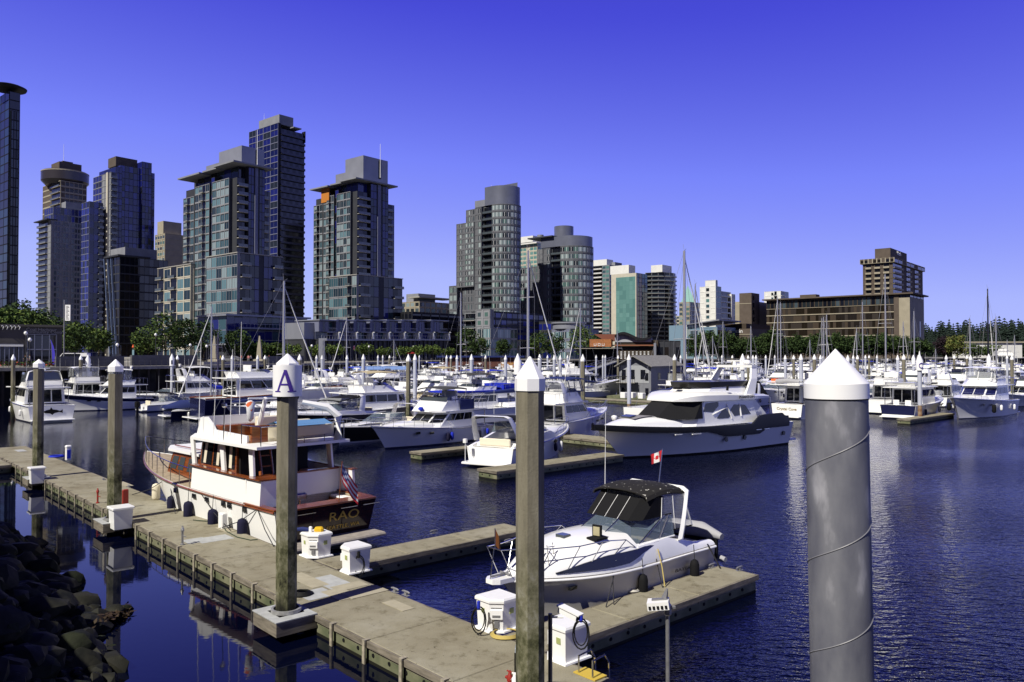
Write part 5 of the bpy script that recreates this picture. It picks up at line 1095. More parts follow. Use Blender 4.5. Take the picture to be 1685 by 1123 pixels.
def express(label, pos, rz, L, B, hullm=W_GEL, canvas=None, archm=W_GEL, fb=None, fs=None, stripe=None, boot=NAVY, ports=2, cat='motorboat', name='sport_cruiser', group=None, lean=-.5, archx=.22, deck_h=.30, top_z=None, detail=True, wsm=WSH, dome_on=False, flip=False, sidewin=False, clear=True, bott=BOTT):
    t = thing(name, label, cat, pos, rz, group); fb = fb or .17 * L ** .9; fs = fs or fb * .72
    h = Hull(t, L, B, fb, fs, hullm and .14, hullm, boot, bott, stripe=stripe, well=(.04 * L, .34 * L, B * .34, .35), rub=W_GEL if hullm != W_GEL else STEEL)
    zc = h.zs(.45 * L)
    h.crown(.38 * L, .93 * L, deck_h, .86, peak=.3)
    z0 = zc + .02; hw = .62
    cm = MB()
    for sg in (1, -1): cm.loft([[(x, sg * (h.bd(x) - .03), h.zs(x) - .02), (x, sg * (h.bd(x) - .10), h.zs(x) + hh), (x, sg * (h.bd(x) - .30), h.zs(x) + hh), (x, sg * (h.bd(x) - .34), h.zs(x) - .02)] for x, hh in ((.02 * L, .05), (.12 * L, .22), (.3 * L, deck_h * .95), (.44 * L, deck_h * .95), (.55 * L, .1))], 0)
    cm.build('coaming', W_GEL, t, smooth=40)
    g = House(t, 'windshield', wsm, .24 * L, .58 * L, B * .40, z0 + deck_h * .8, .25 * L, .44 * L, B * .35, z0 + deck_h * .8 + hw, c=.13 * L, wf=.5, cap=False)
    g.edge(1.0, .025, W_GEL if archm == W_GEL else STEEL, 'windshield_frame'); g.edge(0.02, .03, STEEL, 'windshield_frame')
    mm = MB()
    for e, a in ((0, .35), (1, 0), (1, 1), (2, .5), (3, 1), (4, .65)): mm.tube([g.P(e, a, 0), g.P(e, a, 1)], .016, 5)
    mm.build('windshield_post', STEEL, t)
    zt = top_z or z0 + deck_h * .8 + 1.15
    if archm: arch(t, archx * L, B * .43, z0 + .1, zt, lean, archm, ch=.055 * L)
    if canvas:
        canvas_top(t, (archx - .02) * L + lean * .6, .45 * L, B * .37, zt - .12, z0 + deck_h * .8 + hw + .1, canvas)
        if clear:
            cl_ = House(t, 'clear_curtain', CLEAR, archx * L + lean * .5, .46 * L, B * .37, z0 + deck_h * .8 + hw, archx * L + lean * .5, .42 * L, B * .35, zt - .08, c=.1, wf=.7, cap=False)
            cl_.edge(.5, .02, canvas, 'curtain_seam')
    if dome_on: dome(t, archx * L + lean, 0, zt + .1, .26)
    seat(t, .27 * L, .31 * L, -B * .25, -B * .08, z0 - .1, W_GEL, 1); seat(t, .05 * L, .12 * L, -B * .3, B * .3, h.fs - .33, CREAM, 1)
    m = MB(); m.bev(-.075 * L, .0, -B * .42, B * .42, .18, .30, .04); m.build('swim_platform', W_GEL, t)
    h.bow_rail(.5 * L, .5, n=8)
    if detail:
        m = MB(); x = .70 * L; m.bev(x - .25, x + .25, -.25, .25, h.zs(x) + deck_h * .6, h.zs(x) + deck_h * .78, .04); m.build('deck_hatch', MGLASS, t)
        for k in range(ports):
            for sg in (1, -1):
                x = (.50 + .11 * k) * L; y = (h.bd(x) - .02) * .995; q = MB(); zc_ = h.zs(x) - .27
                q.lathe([(.3, 0), (.3, .05)], 14); q.v = [(x + a * .85, sg * (y - .035 + c), zc_ + b * .35) for a, b, c in q.v]; q.build('porthole', DGLASS, t)
        if sidewin:
            for sg in (1, -1):
                q = MB(); pts = [(.46 * L, .04), (.55 * L, .2), (.66 * L, .19), (.76 * L, .05)]
                q.ext([(x, sg * (h.bd(x) * .86 + .012 - .09 * zz), h.zs(x) + zz) for x, zz in pts], (0, sg * -.05, 0)); q.build('side_window', DGLASS, t)
        for sg in (1, -1):
            for fx in (.22, .48): fender(t, fx * L, sg * (h.bd(fx * L) + .06), h.zs(fx * L) * .75, .55, .12, FEND if L > 10 else W_GEL, h.zs(fx * L))
        whip(t, .24 * L, B * .35, zt, 1.9); h2 = MB(); h2.cbox((.36 * L, -B * .16, z0 + .62), (.1, .35, .25)); h2.build('dashboard', DGLASS, t)
    return t, h
def flybridge(label, pos, rz, L, B, hullm=W_GEL, house=W_GEL, canvas=None, fb=None, fs=None, winm=DGLASS, boot=NAVY, cat='yacht', name='motor_yacht', group=None, stripe=None, hh=1.55, bim=False, archon=True, arch_lean=-.5, fly=(.22, .52), wcover=None, trunk=.35, x_house=(.20, .60), aftdoor=True, dinghy=False, detail=True, bowrail=True, encl=None, vert=False, roofover=.06, bott=BOTT, radar=True, flyh=.62):
    t = thing(name, label, cat, pos, rz, group); fb = fb or .15 * L; fs = fs or fb * .62
    h = Hull(t, L, B, fb, fs, .12, hullm, boot, bott, stripe=stripe, well=(.03 * L, x_house[0] * L * .97, B * .36, .3), rub=W_GEL if hullm != W_GEL else STEEL)
    zd = h.zs(.35 * L) - .02; xa, xb = x_house[0] * L, x_house[1] * L; w = B * .40
    rk = .09 * L if not vert else .03 * L
    if trunk: h.crown(xb - .06 * L, .9 * L, trunk, .72, peak=.35, name='trunk_cabin')
    H = House(t, 'saloon', house, xa, xb + (0 if vert else .05 * L), w, zd, xa, xb - rk, w * .93, zd + hh, c=.10 * L, wf=.62, C=.08 * L)
    wm = wcover or winm
    for e, flip in ((0, 0), (4, 1)):
        cuts = [.06, .36, .68, .97]; cuts = [1 - c for c in reversed(cuts)] if flip else cuts
        H.panes(e, cuts, .46, .88, winm, gap=.012)
    for e in (1, 3): H.pane(e, .08, .92, .40, .86, wm)
    H.panes(2, [.02, .5, .98], .40, .86, wm, gap=.015)
    if aftdoor: H.panes(5, [.06, .34, .66, .94], .08, .86, DGLASS, gap=.015, name='cabin_door')
    zr = zd + hh; m = MB(); rw = w * 1.04
    m.prism([(xa - roofover * L * 2.2, -rw), (xb - rk - .02 * L, -rw), (xb - rk + .05 * L, -rw * .6), (xb - rk + .05 * L, rw * .6), (xb - rk - .02 * L, rw), (xa - roofover * L * 2.2, rw)], zr, zr + .09); m.build('flybridge_deck', W_GEL, t)
    fx0, fx1 = fly[0] * L, fly[1] * L; zf = zr + .09
    FB = House(t, 'flybridge_coaming', house, fx0, fx1, w * .9, zf, fx0 - .02 * L, fx1 - .07 * L, w * .84, zf + flyh, c=.07 * L, wf=.6)
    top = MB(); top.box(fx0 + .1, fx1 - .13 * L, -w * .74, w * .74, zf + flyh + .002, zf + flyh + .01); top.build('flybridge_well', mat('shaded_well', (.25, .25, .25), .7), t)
    vs = House(t, 'venturi_screen', MGLASS, fx1 - .16 * L, fx1 - .07 * L, w * .82, zf + flyh, fx1 - .17 * L, fx1 - .1 * L, w * .78, zf + flyh + .26, c=.05 * L, wf=.6, cap=False)
    seat(t, fx0 + .09 * L, fx0 + .15 * L, -w * .5, w * .5, zf + flyh - .1, W_GEL, 1)
    ztop = zf + flyh
    if archon: arch(t, fx0 + .01 * L, w * .92, zf, zf + 1.55, arch_lean, W_GEL, ch=.05 * L); ztop = zf + 1.6
    if bim:
        canvas_top(t, fx0 + .02 * L, fx1 - .04 * L, w * .9, zf + 1.75, None, bim, legs=zf + .5)
        ztop = zf + 1.95
    if encl:
        E = House(t, 'clear_curtain', CLEAR, fx0 + .02 * L, fx1 - .04 * L, w * .86, zf + flyh, fx0 + .03 * L, fx1 - .08 * L, w * .86, zf + 1.8, c=.2, wf=.8, cap=False); E.edge(.02, .03, encl, 'curtain_seam'); mm = MB()
        for e, a in ((0, 0), (0, .5), (1, 0), (2, 0), (2, .5), (3, 0), (4, 0), (4, .5)): mm.tube([E.P(e, a, 0), E.P(e, a, 1)], .035, 4)
        mm.build('curtain_seam', encl, t)
    if radar: radar_bar(t, fx0 + arch_lean * (1 if archon else 0), 0, ztop + .02, 1.0) if archon or bim else dome(t, fx0 + .1 * L, 0, ztop, .3)
    if bowrail: h.bow_rail(.42 * L, .6, n=9)
    m = MB(); m.bev(-.05 * L, 0, -B * .42, B * .42, .2, .3, .04); m.build('swim_platform', W_GEL, t)
    r = MB()
    for sg in (1, -1):
        pts = [(xa - roofover * L * 2.1, sg * rw * .96, zf + .75), (fx0, sg * rw * .96, zf + .75)]; r.tube(pts, .02, 5)
        for q in range(4): x = pts[0][0] + (pts[1][0] - pts[0][0]) * q / 3; r.tube([(x, sg * rw * .96, zf), (x, sg * rw * .96, zf + .75)], .015, 5)
        r.tube([(xa - roofover * L * 2.0, sg * rw * .9, h.zs(0)), (xa - roofover * L * 2.0, sg * rw * .9, zr)], .04, 6)
    r.tube([(xa - roofover * L * 2.1, -rw * .96, zf + .75), (xa - roofover * L * 2.1, rw * .96, zf + .75)], .02, 5); r.build('upper_rail', STEEL, t)
    whip(t, fx0 + .05 * L, w * .8, zf + flyh, 3.0); whip(t, fx0 + .02 * L, -w * .8, zf + flyh, 2.4)
    if detail:
        for sg in (1, -1):
            for fx in (.18, .5): fender(t, fx * L, sg * (h.bd(fx * L) + .07), h.zs(fx * L) * .72, .65, .14, W_GEL if B > 4 else FEND, h.zs(fx * L))
        for k in range(2):
            for sg in (1, -1):
                x = (.62 + .1 * k) * L; q = MB(); y = h.bd(x) * .96; z = h.zs(x) * .72; q.cbox((x, sg * y, z), (.4, .08, .16)); q.build('porthole', DGLASS, t)
    return t, h, zd, zr, zf
def sailboat(label, pos, rz, L, B, mast, hullm=W_GEL, cover=NAVYC, name='sailboat', group=None, furl=True, mastm=ALU, mr=.11, spread=(.45, .7), boom=True, coach=True):
    t = thing(name, label, 'sailboat', pos, rz, group); fb = .115 * L
    h = Hull(t, L, B, fb, fb * .85, .16, hullm, NAVY, BOTT, flare=.25, taper=.7, t0=.45, well=(.06 * L, .3 * L, B * .25, .3))
    if coach:
        h.crown(.33 * L, .80 * L, .42, .62, peak=.5, name='coachroof')
        for sg in (1, -1): m = MB(); m.loft([[(x, sg * (h.bd(x) * .60), h.zs(x) + .12), (x, sg * (h.bd(x) * .585), h.zs(x) + .27), (x, sg * (h.bd(x) * .62 + .0), h.zs(x) + .2)] for x in (.40 * L, .52 * L, .64 * L)], 0); m.build('cabin_window', DGLASS, t)
    xm = .57 * L; z0 = h.zs(xm); m = MB(); m.tube([(xm, 0, z0), (xm, 0, mast * .6), (xm, 0, mast)], [mr, mr, mr * .75], 8); ms = m.build('mast', mastm, t, smooth=60)
    m = MB()
    for f in spread: m.tube([(xm - .15, -B * .32, mast * f), (xm, 0, mast * f + .05), (xm - .15, B * .32, mast * f)], .045, 5)
    m.build('spreader', mastm, ms); m = MB()
    for sg in (1, -1): m.tube([(xm, sg * B * .45, z0)] + [(xm - .12, sg * B * .32, mast * f) for f in spread] + [(xm, 0, mast * .97)], .013, 4)
    m.tube([(0.1, 0, h.fs), (xm, 0, mast)], .013, 4); m.tube([(L * .98, 0, fb), (xm, 0, mast * .98)], .013, 4); m.build('rigging', mat('stay_wire', (.25, .25, .27), .5, metal=.5), t)
    m = MB(); m.tube([(xm, 0, mast), (xm - .05, .1, mast + .7)], .015, 4); m.tube([(xm, 0, mast), (xm + .35, 0, mast + .25)], .02, 4); m.build('masthead_vane', GREYM, ms)
    if furl: m = MB(); m.tube([(L * .97, 0, fb + .35), (L * .97 * .6 + xm * .4, 0, fb * .6 + mast * .39), (xm + .1, 0, mast * .95)], [.075, .065, .03], 7); m.build('furled_jib', W_PAINT, t, smooth=60)
    if boom:
        m = MB(); m.tube([(xm - .15, 0, z0 + 1.35), (.16 * L, 0, z0 + 1.25)], .07, 6); m.build('boom', mastm, t); m = MB(); m.tube([(xm - .1, 0, z0 + 1.9), (xm - .5, 0, z0 + 1.62), (.4 * L, 0, z0 + 1.5), (.17 * L, 0, z0 + 1.35)], [.12, .26, .22, .1], 8); m.build('sail_cover', cover, t, smooth=60)
    h.bow_rail(.8 * L, .55, n=4)
    return t, h
# ---------------------------------------------------------------- the classic wooden yacht alongside the main dock
def frame_of(s_, b_):
    d = Vector(b_) - Vector(s_); return Vector((s_[0], s_[1], 0)), math.atan2(d.y, d.x)
o_, r_ = frame_of(uv(-24.7, 13.72), uv(-37.2, 12.95))
t = thing('wooden_yacht', 'white hulled classic wooden motor yacht with a varnished transom and upper helm deck', 'yacht', o_, r_)
h = Hull(t, 16.0, 4.15, 2.0, 1.5, .20, W_PAINT, RUBBER, BOTT, flare=.30, t0=.42, taper=.94, sp=2.0, bowp=2.1, rub=TEAK, deckm=TEAKD, well=(.25, 1.95, 1.75, .55), bh=.10)
TRK = .20; m = MB(); bq = h.section(0, .1); m.loft([[(-.005, y * .985, z) for x, y, z in bq if z > .08], [(-.03 - TRK * z, y * .985, z) for x, y, z in bq if z > .08]]); m.build('varnished_transom', mat('varnished_transom', (.016, .004, .002), .16, var=.25, scale=2, stretch=(8, 1, 8), coat=.5), t)
m = MB()
for y in (-.55, .65): m.loft([[(-.034 - TRK * z, y + s * .012, z), (-.03 - TRK * z, y + s * .012, z)] for s in (-1, 1) for z in (.2,)] if False else [[(-.038 - TRK * z, y - .012, z), (-.038 - TRK * z, y + .012, z), (-.03 - TRK * z, y + .012, z), (-.03 - TRK * z, y - .012, z)] for z in (.2, 1.45)])
m.build('transom_door_seam', BLACK, t)
for y in (.95, -.75, -1.7): MB().tube([(-.36, y - .35, 1.33), (-.36, y + .35, 1.33)], .022, 6).build('transom_grab_bar', STEEL, t)
text_on(t, 'RAO', .46, GOLD, (-.042 - TRK * 1.04, -.62, 1.04), (0, -1, 0), (-TRK, 0, 1), sx=1.35); text_on(t, 'SEATTLE, WA', .20, GOLD, (-.042 - TRK * .66, -.62, .66), (0, -1, 0), (-TRK, 0, 1), sx=1.15)
m = MB()
for sg in (1, -1): m.loft([[(x, sg * (h.bd(x) + .04), h.zs(x)), (x, sg * (h.bd(x) + .04), h.zs(x) + .05), (x, sg * (h.bd(x) - .22), h.zs(x) + .05), (x, sg * (h.bd(x) - .22), h.zs(x))] for x in (-.05, .5, 1.2, 2.0)], 0)
m.box(-.40, .28, -1.9, 1.9, 1.5, 1.555); m.build('cap_rail', TEAK, t)
m = MB(); m.bev(.30, .55, -1.72, -.35, .95, 1.36, .03); m.bev(.6, 1.9, -1.75, -1.35, .95, 1.35, .03); m.build('cockpit_bench', TEAK, t); m = MB(); m.bev(.55, 1.85, -1.72, -1.38, 1.36, 1.42, .03); m.build('white_hatch_cover', W_PAINT, t)
MB().box(1.95, 2.05, -1.95, 1.95, .9, 2.36).build('aft_bulkhead', W_PAINT, t)
m = MB(); m.box(1.9, 2.12, -1.95, 1.95, 2.36, 2.42); m.build('bulkhead_cap', TEAK, t)
m = MB(); m.loft([[(x, h.bd(x) - .06, 1.45), (x, -h.bd(x) + .06, 1.45)] for x in (2.05, 4, 6, 7.6)], closed=False, caps=False); m.build('side_deck', TEAKD, t)
# grill and crate seen in the cockpit
m = MB(); m.bev(1.05, 1.35, .05, .6, 1.56, 1.78, .06); m.tube([(1.2, .3, .95), (1.2, .3, 1.56)], .03); m.build('cockpit_grill', STEEL, t)
# side bulwark panels with teak cap
for sg in (1, -1):
    m = MB(); m.loft([[(x, sg * (h.bd(x) - .02), h.zs(x)), (x, sg * (h.bd(x) - .02 - ins), z1), (x, sg * (h.bd(x) - .12 - ins), z1), (x, sg * (h.bd(x) - .12), h.zs(x))] for x, z1, ins in ((1.0, 2.40, .05), (3.5, 2.42, .05), (6.2, 2.46, .06))], 0); m.build('bulwark', W_PAINT, t)
    m = MB(); m.loft([[(x, sg * (h.bd(x) + .03), z1), (x, sg * (h.bd(x) + .03), z1 + .04), (x, sg * (h.bd(x) - .2), z1 + .04), (x, sg * (h.bd(x) - .2), z1)] for x, z1 in ((.95, 2.40), (3.5, 2.42), (6.25, 2.46))], 0); m.build('bulwark_cap', TEAK, t)
m = MB(); m.box(.96, 2.0, 1.0, 1.9, 2.38, 2.42); m.build('teak_step', TEAK, t)
m = MB(); m.box(1.0, 1.9, .9, 1.84, 1.45, 2.37); m.build('stern_locker', W_PAINT, t)
# wheelhouse: varnished lower sides, windows, white pillars
H = House(t, 'wheelhouse', TEAK, 3.6, 7.6, 1.52, 1.5, 3.6, 7.15, 1.46, 3.42, c=.7, wf=.72)
for e in (0, 4):
    for (a0, a1) in ((.04, .3), (.34, .62), (.66, .96)) if e == 0 else ((.04, .34), (.38, .66), (.7, .96)): H.pane(e, a0, a1, .50, .96, DGLASS)
for e in (1, 3): H.pane(e, .08, .92, .48, .96, DGLASS)
H.panes(2, [.02, .35, .65, .98], .48, .96, DGLASS)
for a in (.16, .5, .86):
    q = MB(); n = H.N(0); q.ext([H.P(0, a - .05, .52) - n * .02 + n * .04, H.P(0, a + .02, .52) + n * .02, H.P(0, a + .02, .93) + n * .02, H.P(0, a - .05, .93) + n * .02], n * .004); q.build('curtain', CREAM, t)
for sg in (1, -1):
    for x0, x1 in ((6.75, 7.1), (4.25, 4.55), (2.1, 2.3)): m = MB(); m.loft([[(x0 - .15, sg * 1.66, 2.0), (x0 + .12, sg * 1.66, 2.0), (x0 + .12, sg * 1.58, 2.0), (x0 - .15, sg * 1.58, 2.0)], [(x1 - .18, sg * 1.64, 3.42), (x1 + .12, sg * 1.64, 3.42), (x1 + .12, sg * 1.56, 3.42), (x1 - .18, sg * 1.56, 3.42)]]); m.build('roof_pillar', W_PAINT, t)
# shaded aft deck: chair, ladder, wicker
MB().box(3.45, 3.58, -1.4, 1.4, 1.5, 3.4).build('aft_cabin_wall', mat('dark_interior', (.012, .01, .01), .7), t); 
m = MB(); m.tube([(2.5, .5, 1.5), (3.0, .5, 3.5)], .04); m.tube([(2.5, .95, 1.5), (3.0, .95, 3.5)], .04)
for k in range(5): m.tube([(2.6 + .1 * k, .5, 1.85 + .38 * k), (2.6 + .1 * k, .95, 1.85 + .38 * k)], .03)
m.build('flybridge_ladder', TEAK, t); m = MB(); m.bev(2.3, 2.9, -1.3, -.6, 1.5, 2.35, .08); m.build('wicker_chair', mat('wicker', (.22, .12, .06), .8, var=.3, scale=30), t); m = MB(); m.tube([(2.4, 1.15, 1.5), (2.45, 1.15, 2.5)], .05); m.build('orange_post', mat('orange_wood', (.4, .12, .03), .4), t)
# upper deck (roof) and its furniture
m = MB(); m.prism([(1.3, -1.9), (6.6, -1.9), (7.75, -1.2), (7.75, 1.2), (6.6, 1.9), (1.3, 1.9)], 3.42, 3.52); m.build('upper_deck', W_PAINT, t); m = MB(); m.prism([(2.6, -1.5), (5.6, -1.5), (5.6, 1.5), (2.6, 1.5)], 3.522, 3.535); m.build('teak_sole', mat('golden_teak', (.36, .20, .07), .6, var=.2, scale=5), t)
for sg in (1, -1):
    m = MB(); m.xz([(2.75, 3.53), (6.9, 3.53), (6.55, 4.25), (6.0, 4.3), (5.55, 4.05), (5.3, 3.84), (2.75, 3.78)], sg * 1.44, sg * 1.52); m.build('fly_side_coaming', W_PAINT, t)
m = MB(); m.loft([[(6.95, y, 3.53), (6.9, y, 3.53), (6.5, y * .95, 4.28), (6.56, y * .95, 4.28)] for y in (-1.5, -.7, 0, .7, 1.5)], 0); m.build('fly_front_coaming', W_PAINT, t)
m = MB(); m.bev(5.2, 5.75, -1.3, 1.3, 3.53, 4.0, .04); m.build('helm_console', TEAK, t); m = MB(); m.bev(4.35, 4.6, -1.45, .25, 3.95, 4.32, .03); m.bev(3.3, 3.55, -1.45, .0, 3.6, 4.2, .03); m.build('cream_dodger', CREAM, t)
seat(t, 4.3, 4.8, -1.3, .2, 3.53, CREAM, 1); m = MB(); m.bev(2.6, 2.72, .7, 1.42, 3.54, 4.15, .02); m.build('varnished_locker', TEAK, t)
# signal mast with crosstree, flag bundle, antennas
m = MB(); m.tube([(4.0, .5, 3.53), (3.3, .5, 5.1)], [.11, .075], 8); m.build('signal_mast', W_PAINT, t); m = MB(); m.tube([(3.3, -.1, 5.05), (3.3, 1.2, 5.1)], .03); m.tube([(3.5, .5, 4.7), (3.4, 1.15, 5.0)], .02); m.build('crosstree', W_PAINT, t)
m = MB(); m.lathe([(.03, 0), (.12, .1), (.14, .4), (.17, .7), (.03, .8)], 9, c=(3.32, 1.1, 4.25)); m.build('furled_flag', mat('faded_flag', (.6, .6, .62), .8, col2=(.55, .12, .04), scale=3.5, thr=(.44, .46)), t, smooth=60)
for x, y, z, hh_, ln in ((6.3, 1.7, 3.52, 3.9, .25), (5.0, 1.72, 3.52, 2.6, .35), (3.7, 1.7, 3.52, 3.4, .3), (7.55, -.6, 3.52, 4.6, .25)): whip(t, x, y, z, hh_, (ln * -.6, 0), .016)
m = MB(); m.tube([(4.3, 1.65, 3.52), (4.25, 1.65, 4.75)], .02); m.lathe([(.05, 0), (.1, .04), (.1, .14), (.04, .18)], 8, c=(4.25, 1.65, 4.75)); m.build('search_light', STEEL, t)
dome(t, 7.3, .9, 3.52, .17, .3, name='loudhailer'); 
# dinghy on the upper deck and its white crane
m = MB(); rings = []
for i in range(9):
    q = i / 8; x = .95 + 0 * q; y = -1.5 + 2.7 * q; wv = .62 * (1 - abs(2 * q - 1) ** 3.0) + .03; rings.append([(1.8 + wv, y, 4.15), (1.8 + wv * .8, y, 3.8), (1.8, y, 3.62), (1.8 - wv * .8, y, 3.8), (1.8 - wv, y, 4.15), (1.8 - wv * .8, y, 4.12), (1.8, y, 3.95), (1.8 + wv * .8, y, 4.12)])
m.loft(rings, 0); dg_ = m.build('dinghy', mat('cream_gelcoat', (.62, .55, .40), .35), t, smooth=50); m = MB(); m.loft([[(1.8 + .58, y, 4.17), (1.8, y, 4.32), (1.8 - .58, y, 4.17)] for y in (-1.1, -.3, .5, 1.0)], closed=False, caps=False); m.build('dinghy_cover', mat('pale_blue_cover', (.10, .22, .42), .6), dg_)
m = MB(); m.tube([(1.55, -1.55, 3.5), (1.55, -1.55, 4.4), (1.75, -1.2, 4.75), (2.2, -.4, 4.95)], [.2, .17, .14, .08], 7); m.build('boat_crane', W_PAINT, t, smooth=50)
m = MB()
for k in range(5): m.tube([(1.4, -1.7 + .85 * k, 3.52), (1.4, -1.7 + .85 * k, 4.2)], .018)
m.tube([(1.4, -1.7, 4.2), (1.4, 1.7, 4.2)], .018); m.tube([(1.4, 1.7, 4.2), (2.7, 1.75, 4.2)], .018); m.tube([(2.7, 1.75, 3.5), (2.7, 1.75, 4.2)], .018); m.build('upper_deck_rail', STEEL, t)
# forward trunk cabin
T = House(t, 'trunk_cabin', TEAK, 7.1, 11.5, 1.30, 1.62, 7.0, 11.05, 1.18, 2.62, c=1.2, wf=.55)
for e, cc in ((0, ((.14, .42), (.54, .70), (.76, .94))), (4, ((.06, .24), (.30, .46), (.58, .86)))):
    for a0, a1 in cc: T.pane(e, a0, a1, .28, .82, MGLASS)
for e in (1, 3): T.pane(e, .1, .45, .25, .82, MGLASS); T.pane(e, .55, .9, .25, .82, MGLASS)
T.panes(2, [.05, .5, .95], .25, .82, MGLASS); m = MB(); m.prism([(7.0, -1.32), (10.1, -1.32), (11.25, -.75), (11.25, .75), (10.1, 1.32), (7.0, 1.32)], 2.62, 2.72); m.build('trunk_roof', W_PAINT, t); m = MB()
for sg in (1, -1): m.tube([(7.3, sg * .9, 2.8), (10.4, sg * .9, 2.8)], .025)
m.build('grab_rail', TEAK, t)
m = MB(); pts1 = []
for sg in (1, -1):
    pts = []
    for i in range(11):
        x = 6.4 + (15.8 - 6.4) * i / 10; b_ = max(.08, h.bd(x) - .06); pts.append(Vector((x, sg * b_, h.zs(x) + .72))); m.tube([(x, sg * b_, h.zs(x)), (x, sg * b_, h.zs(x) + .72)], .016, 5)
    m.tube(pts, .02, 6); pts1.append(pts[-1])
m.tube(pts1, .02); m.build('deck_rail', STEEL, t)
for x in (5.9, 4.85, 3.55, 3.1, 2.0, 7.6): 
    q = MB(); q.cbox((x, h.bd(x) * .975, 1.30), (.30, .12, .17)); q.build('porthole', DGLASS, t)
for x, zt_ in ((2.0, 1.02), (4.2, 1.05), (6.2, 1.08)): fender(t, x, h.bd(x) * .98 + .12, zt_, .75, .17, FEND, h.zs(x))
fender(t, 8.3, h.bd(8.3) * .9 + .1, 1.0, .7, .16, FEND, h.zs(8.3)); fender(t, 10.6, h.bd(10.6) * .9 + .05, 1.2, .75, .17, CREAM, h.zs(10.6))
m = MB(); m.bev(-1.05, -.06, -1.9, 1.9, .28, .38, .05); m.build('swim_platform', mat('grey_teak', (.28, .25, .22), .75, var=.15, scale=6), t)
# stern flag with stripes
def flag(tt, x, y, z, hp, w_, hh_, kind, rz=0.0, droop=.6, parent=None):
    m = MB(); m.tube([(x, y, z), (x - .2, y, z + hp)], .016, 5); pl = m.build('flagstaff', TEAK if kind == 'us' else STEEL, tt); m = MB(); NX, NY = 10, (7 if kind == 'us' else 13)
    for j in range(NY):
        for i in range(NX):
            def Pp(a, b):
                u_ = a / NX; v_ = b / NY; return (x - .2 - .0 + .03 * math.sin(9 * u_ + 2 * v_), y - w_ * u_ * (1 - droop * .55), z + hp - .03 - hh_ * v_ - w_ * droop * u_ ** .8)
            canton = i < 4 and j < 4
            if kind == 'us': mi = 2 if canton and (i + j) % 2 else (3 if canton else (0 if j % 2 == 0 else 1))
            elif kind == 'ca':
                cxm, cym = i - 4.5, j - 6; mi = 0 if (i < 2.5 or i > 6.5) or (abs(cxm) + abs(cym) * .55 < 1.7) else 1
            m.add([Pp(i, j), Pp(i + 1, j), Pp(i + 1, j + 1), Pp(i, j + 1)], [(0, 1, 2, 3)], mi)
    m.build('flag_cloth', [mat('flag_red', (.45, .02, .03), .8), mat('flag_white', (.6, .6, .6), .8), mat('flag_navy', (.02, .03, .15), .8), mat('flag_star_white', (.4, .42, .55), .8)], pl, norm=False)
flag(t, -.32, -.35, 1.5, 1.5, 1.15, .66, 'us', droop=.8)
for a, b in (((5.6, 2.0, 1.55), (2.5, 2.25, .55)), ((1.0, 1.95, 1.5), (3.2, 2.3, .52)), ((1.2, 1.95, 1.5), (-.6, 2.3, .52)), ((8.8, 1.8, 1.6), (7.0, 2.3, .52)), ((9.0, 1.8, 1.6), (12.5, 1.9, .52))):
    a = Vector(a); b = Vector(b); MB().tube([a, (a + b) / 2 - Vector((0, 0, .12)), b], .016, 5).build('mooring_line', DROPE, t)
m = MB(); m.bev(3.05, 3.35, 2.08, 2.3, .52, 1.05, .03); bxx = m.build('shore_power_box', W_PAINT, t)

# ---------------------------------------------------------------- the sport cruiser in the right foreground
t = thing('sport_cruiser', 'white sport cruiser with a weathered black canvas top at the foreground finger dock', 'motorboat', uv(-14.35, 20.1), V_BACK)
GB = mat('grey_beige_hull', (.46, .44, .40), .25, coat=.3)
L = 7.75; h = Hull(t, L, 2.75, 1.25, 1.12, .15, GB, NAVY, BOTT, flare=.30, t0=.38, taper=.93, sp=1.3, bowp=2.2, rub=W_GEL, well=(.05, 3.3, 1.02, .45), bh=.16)
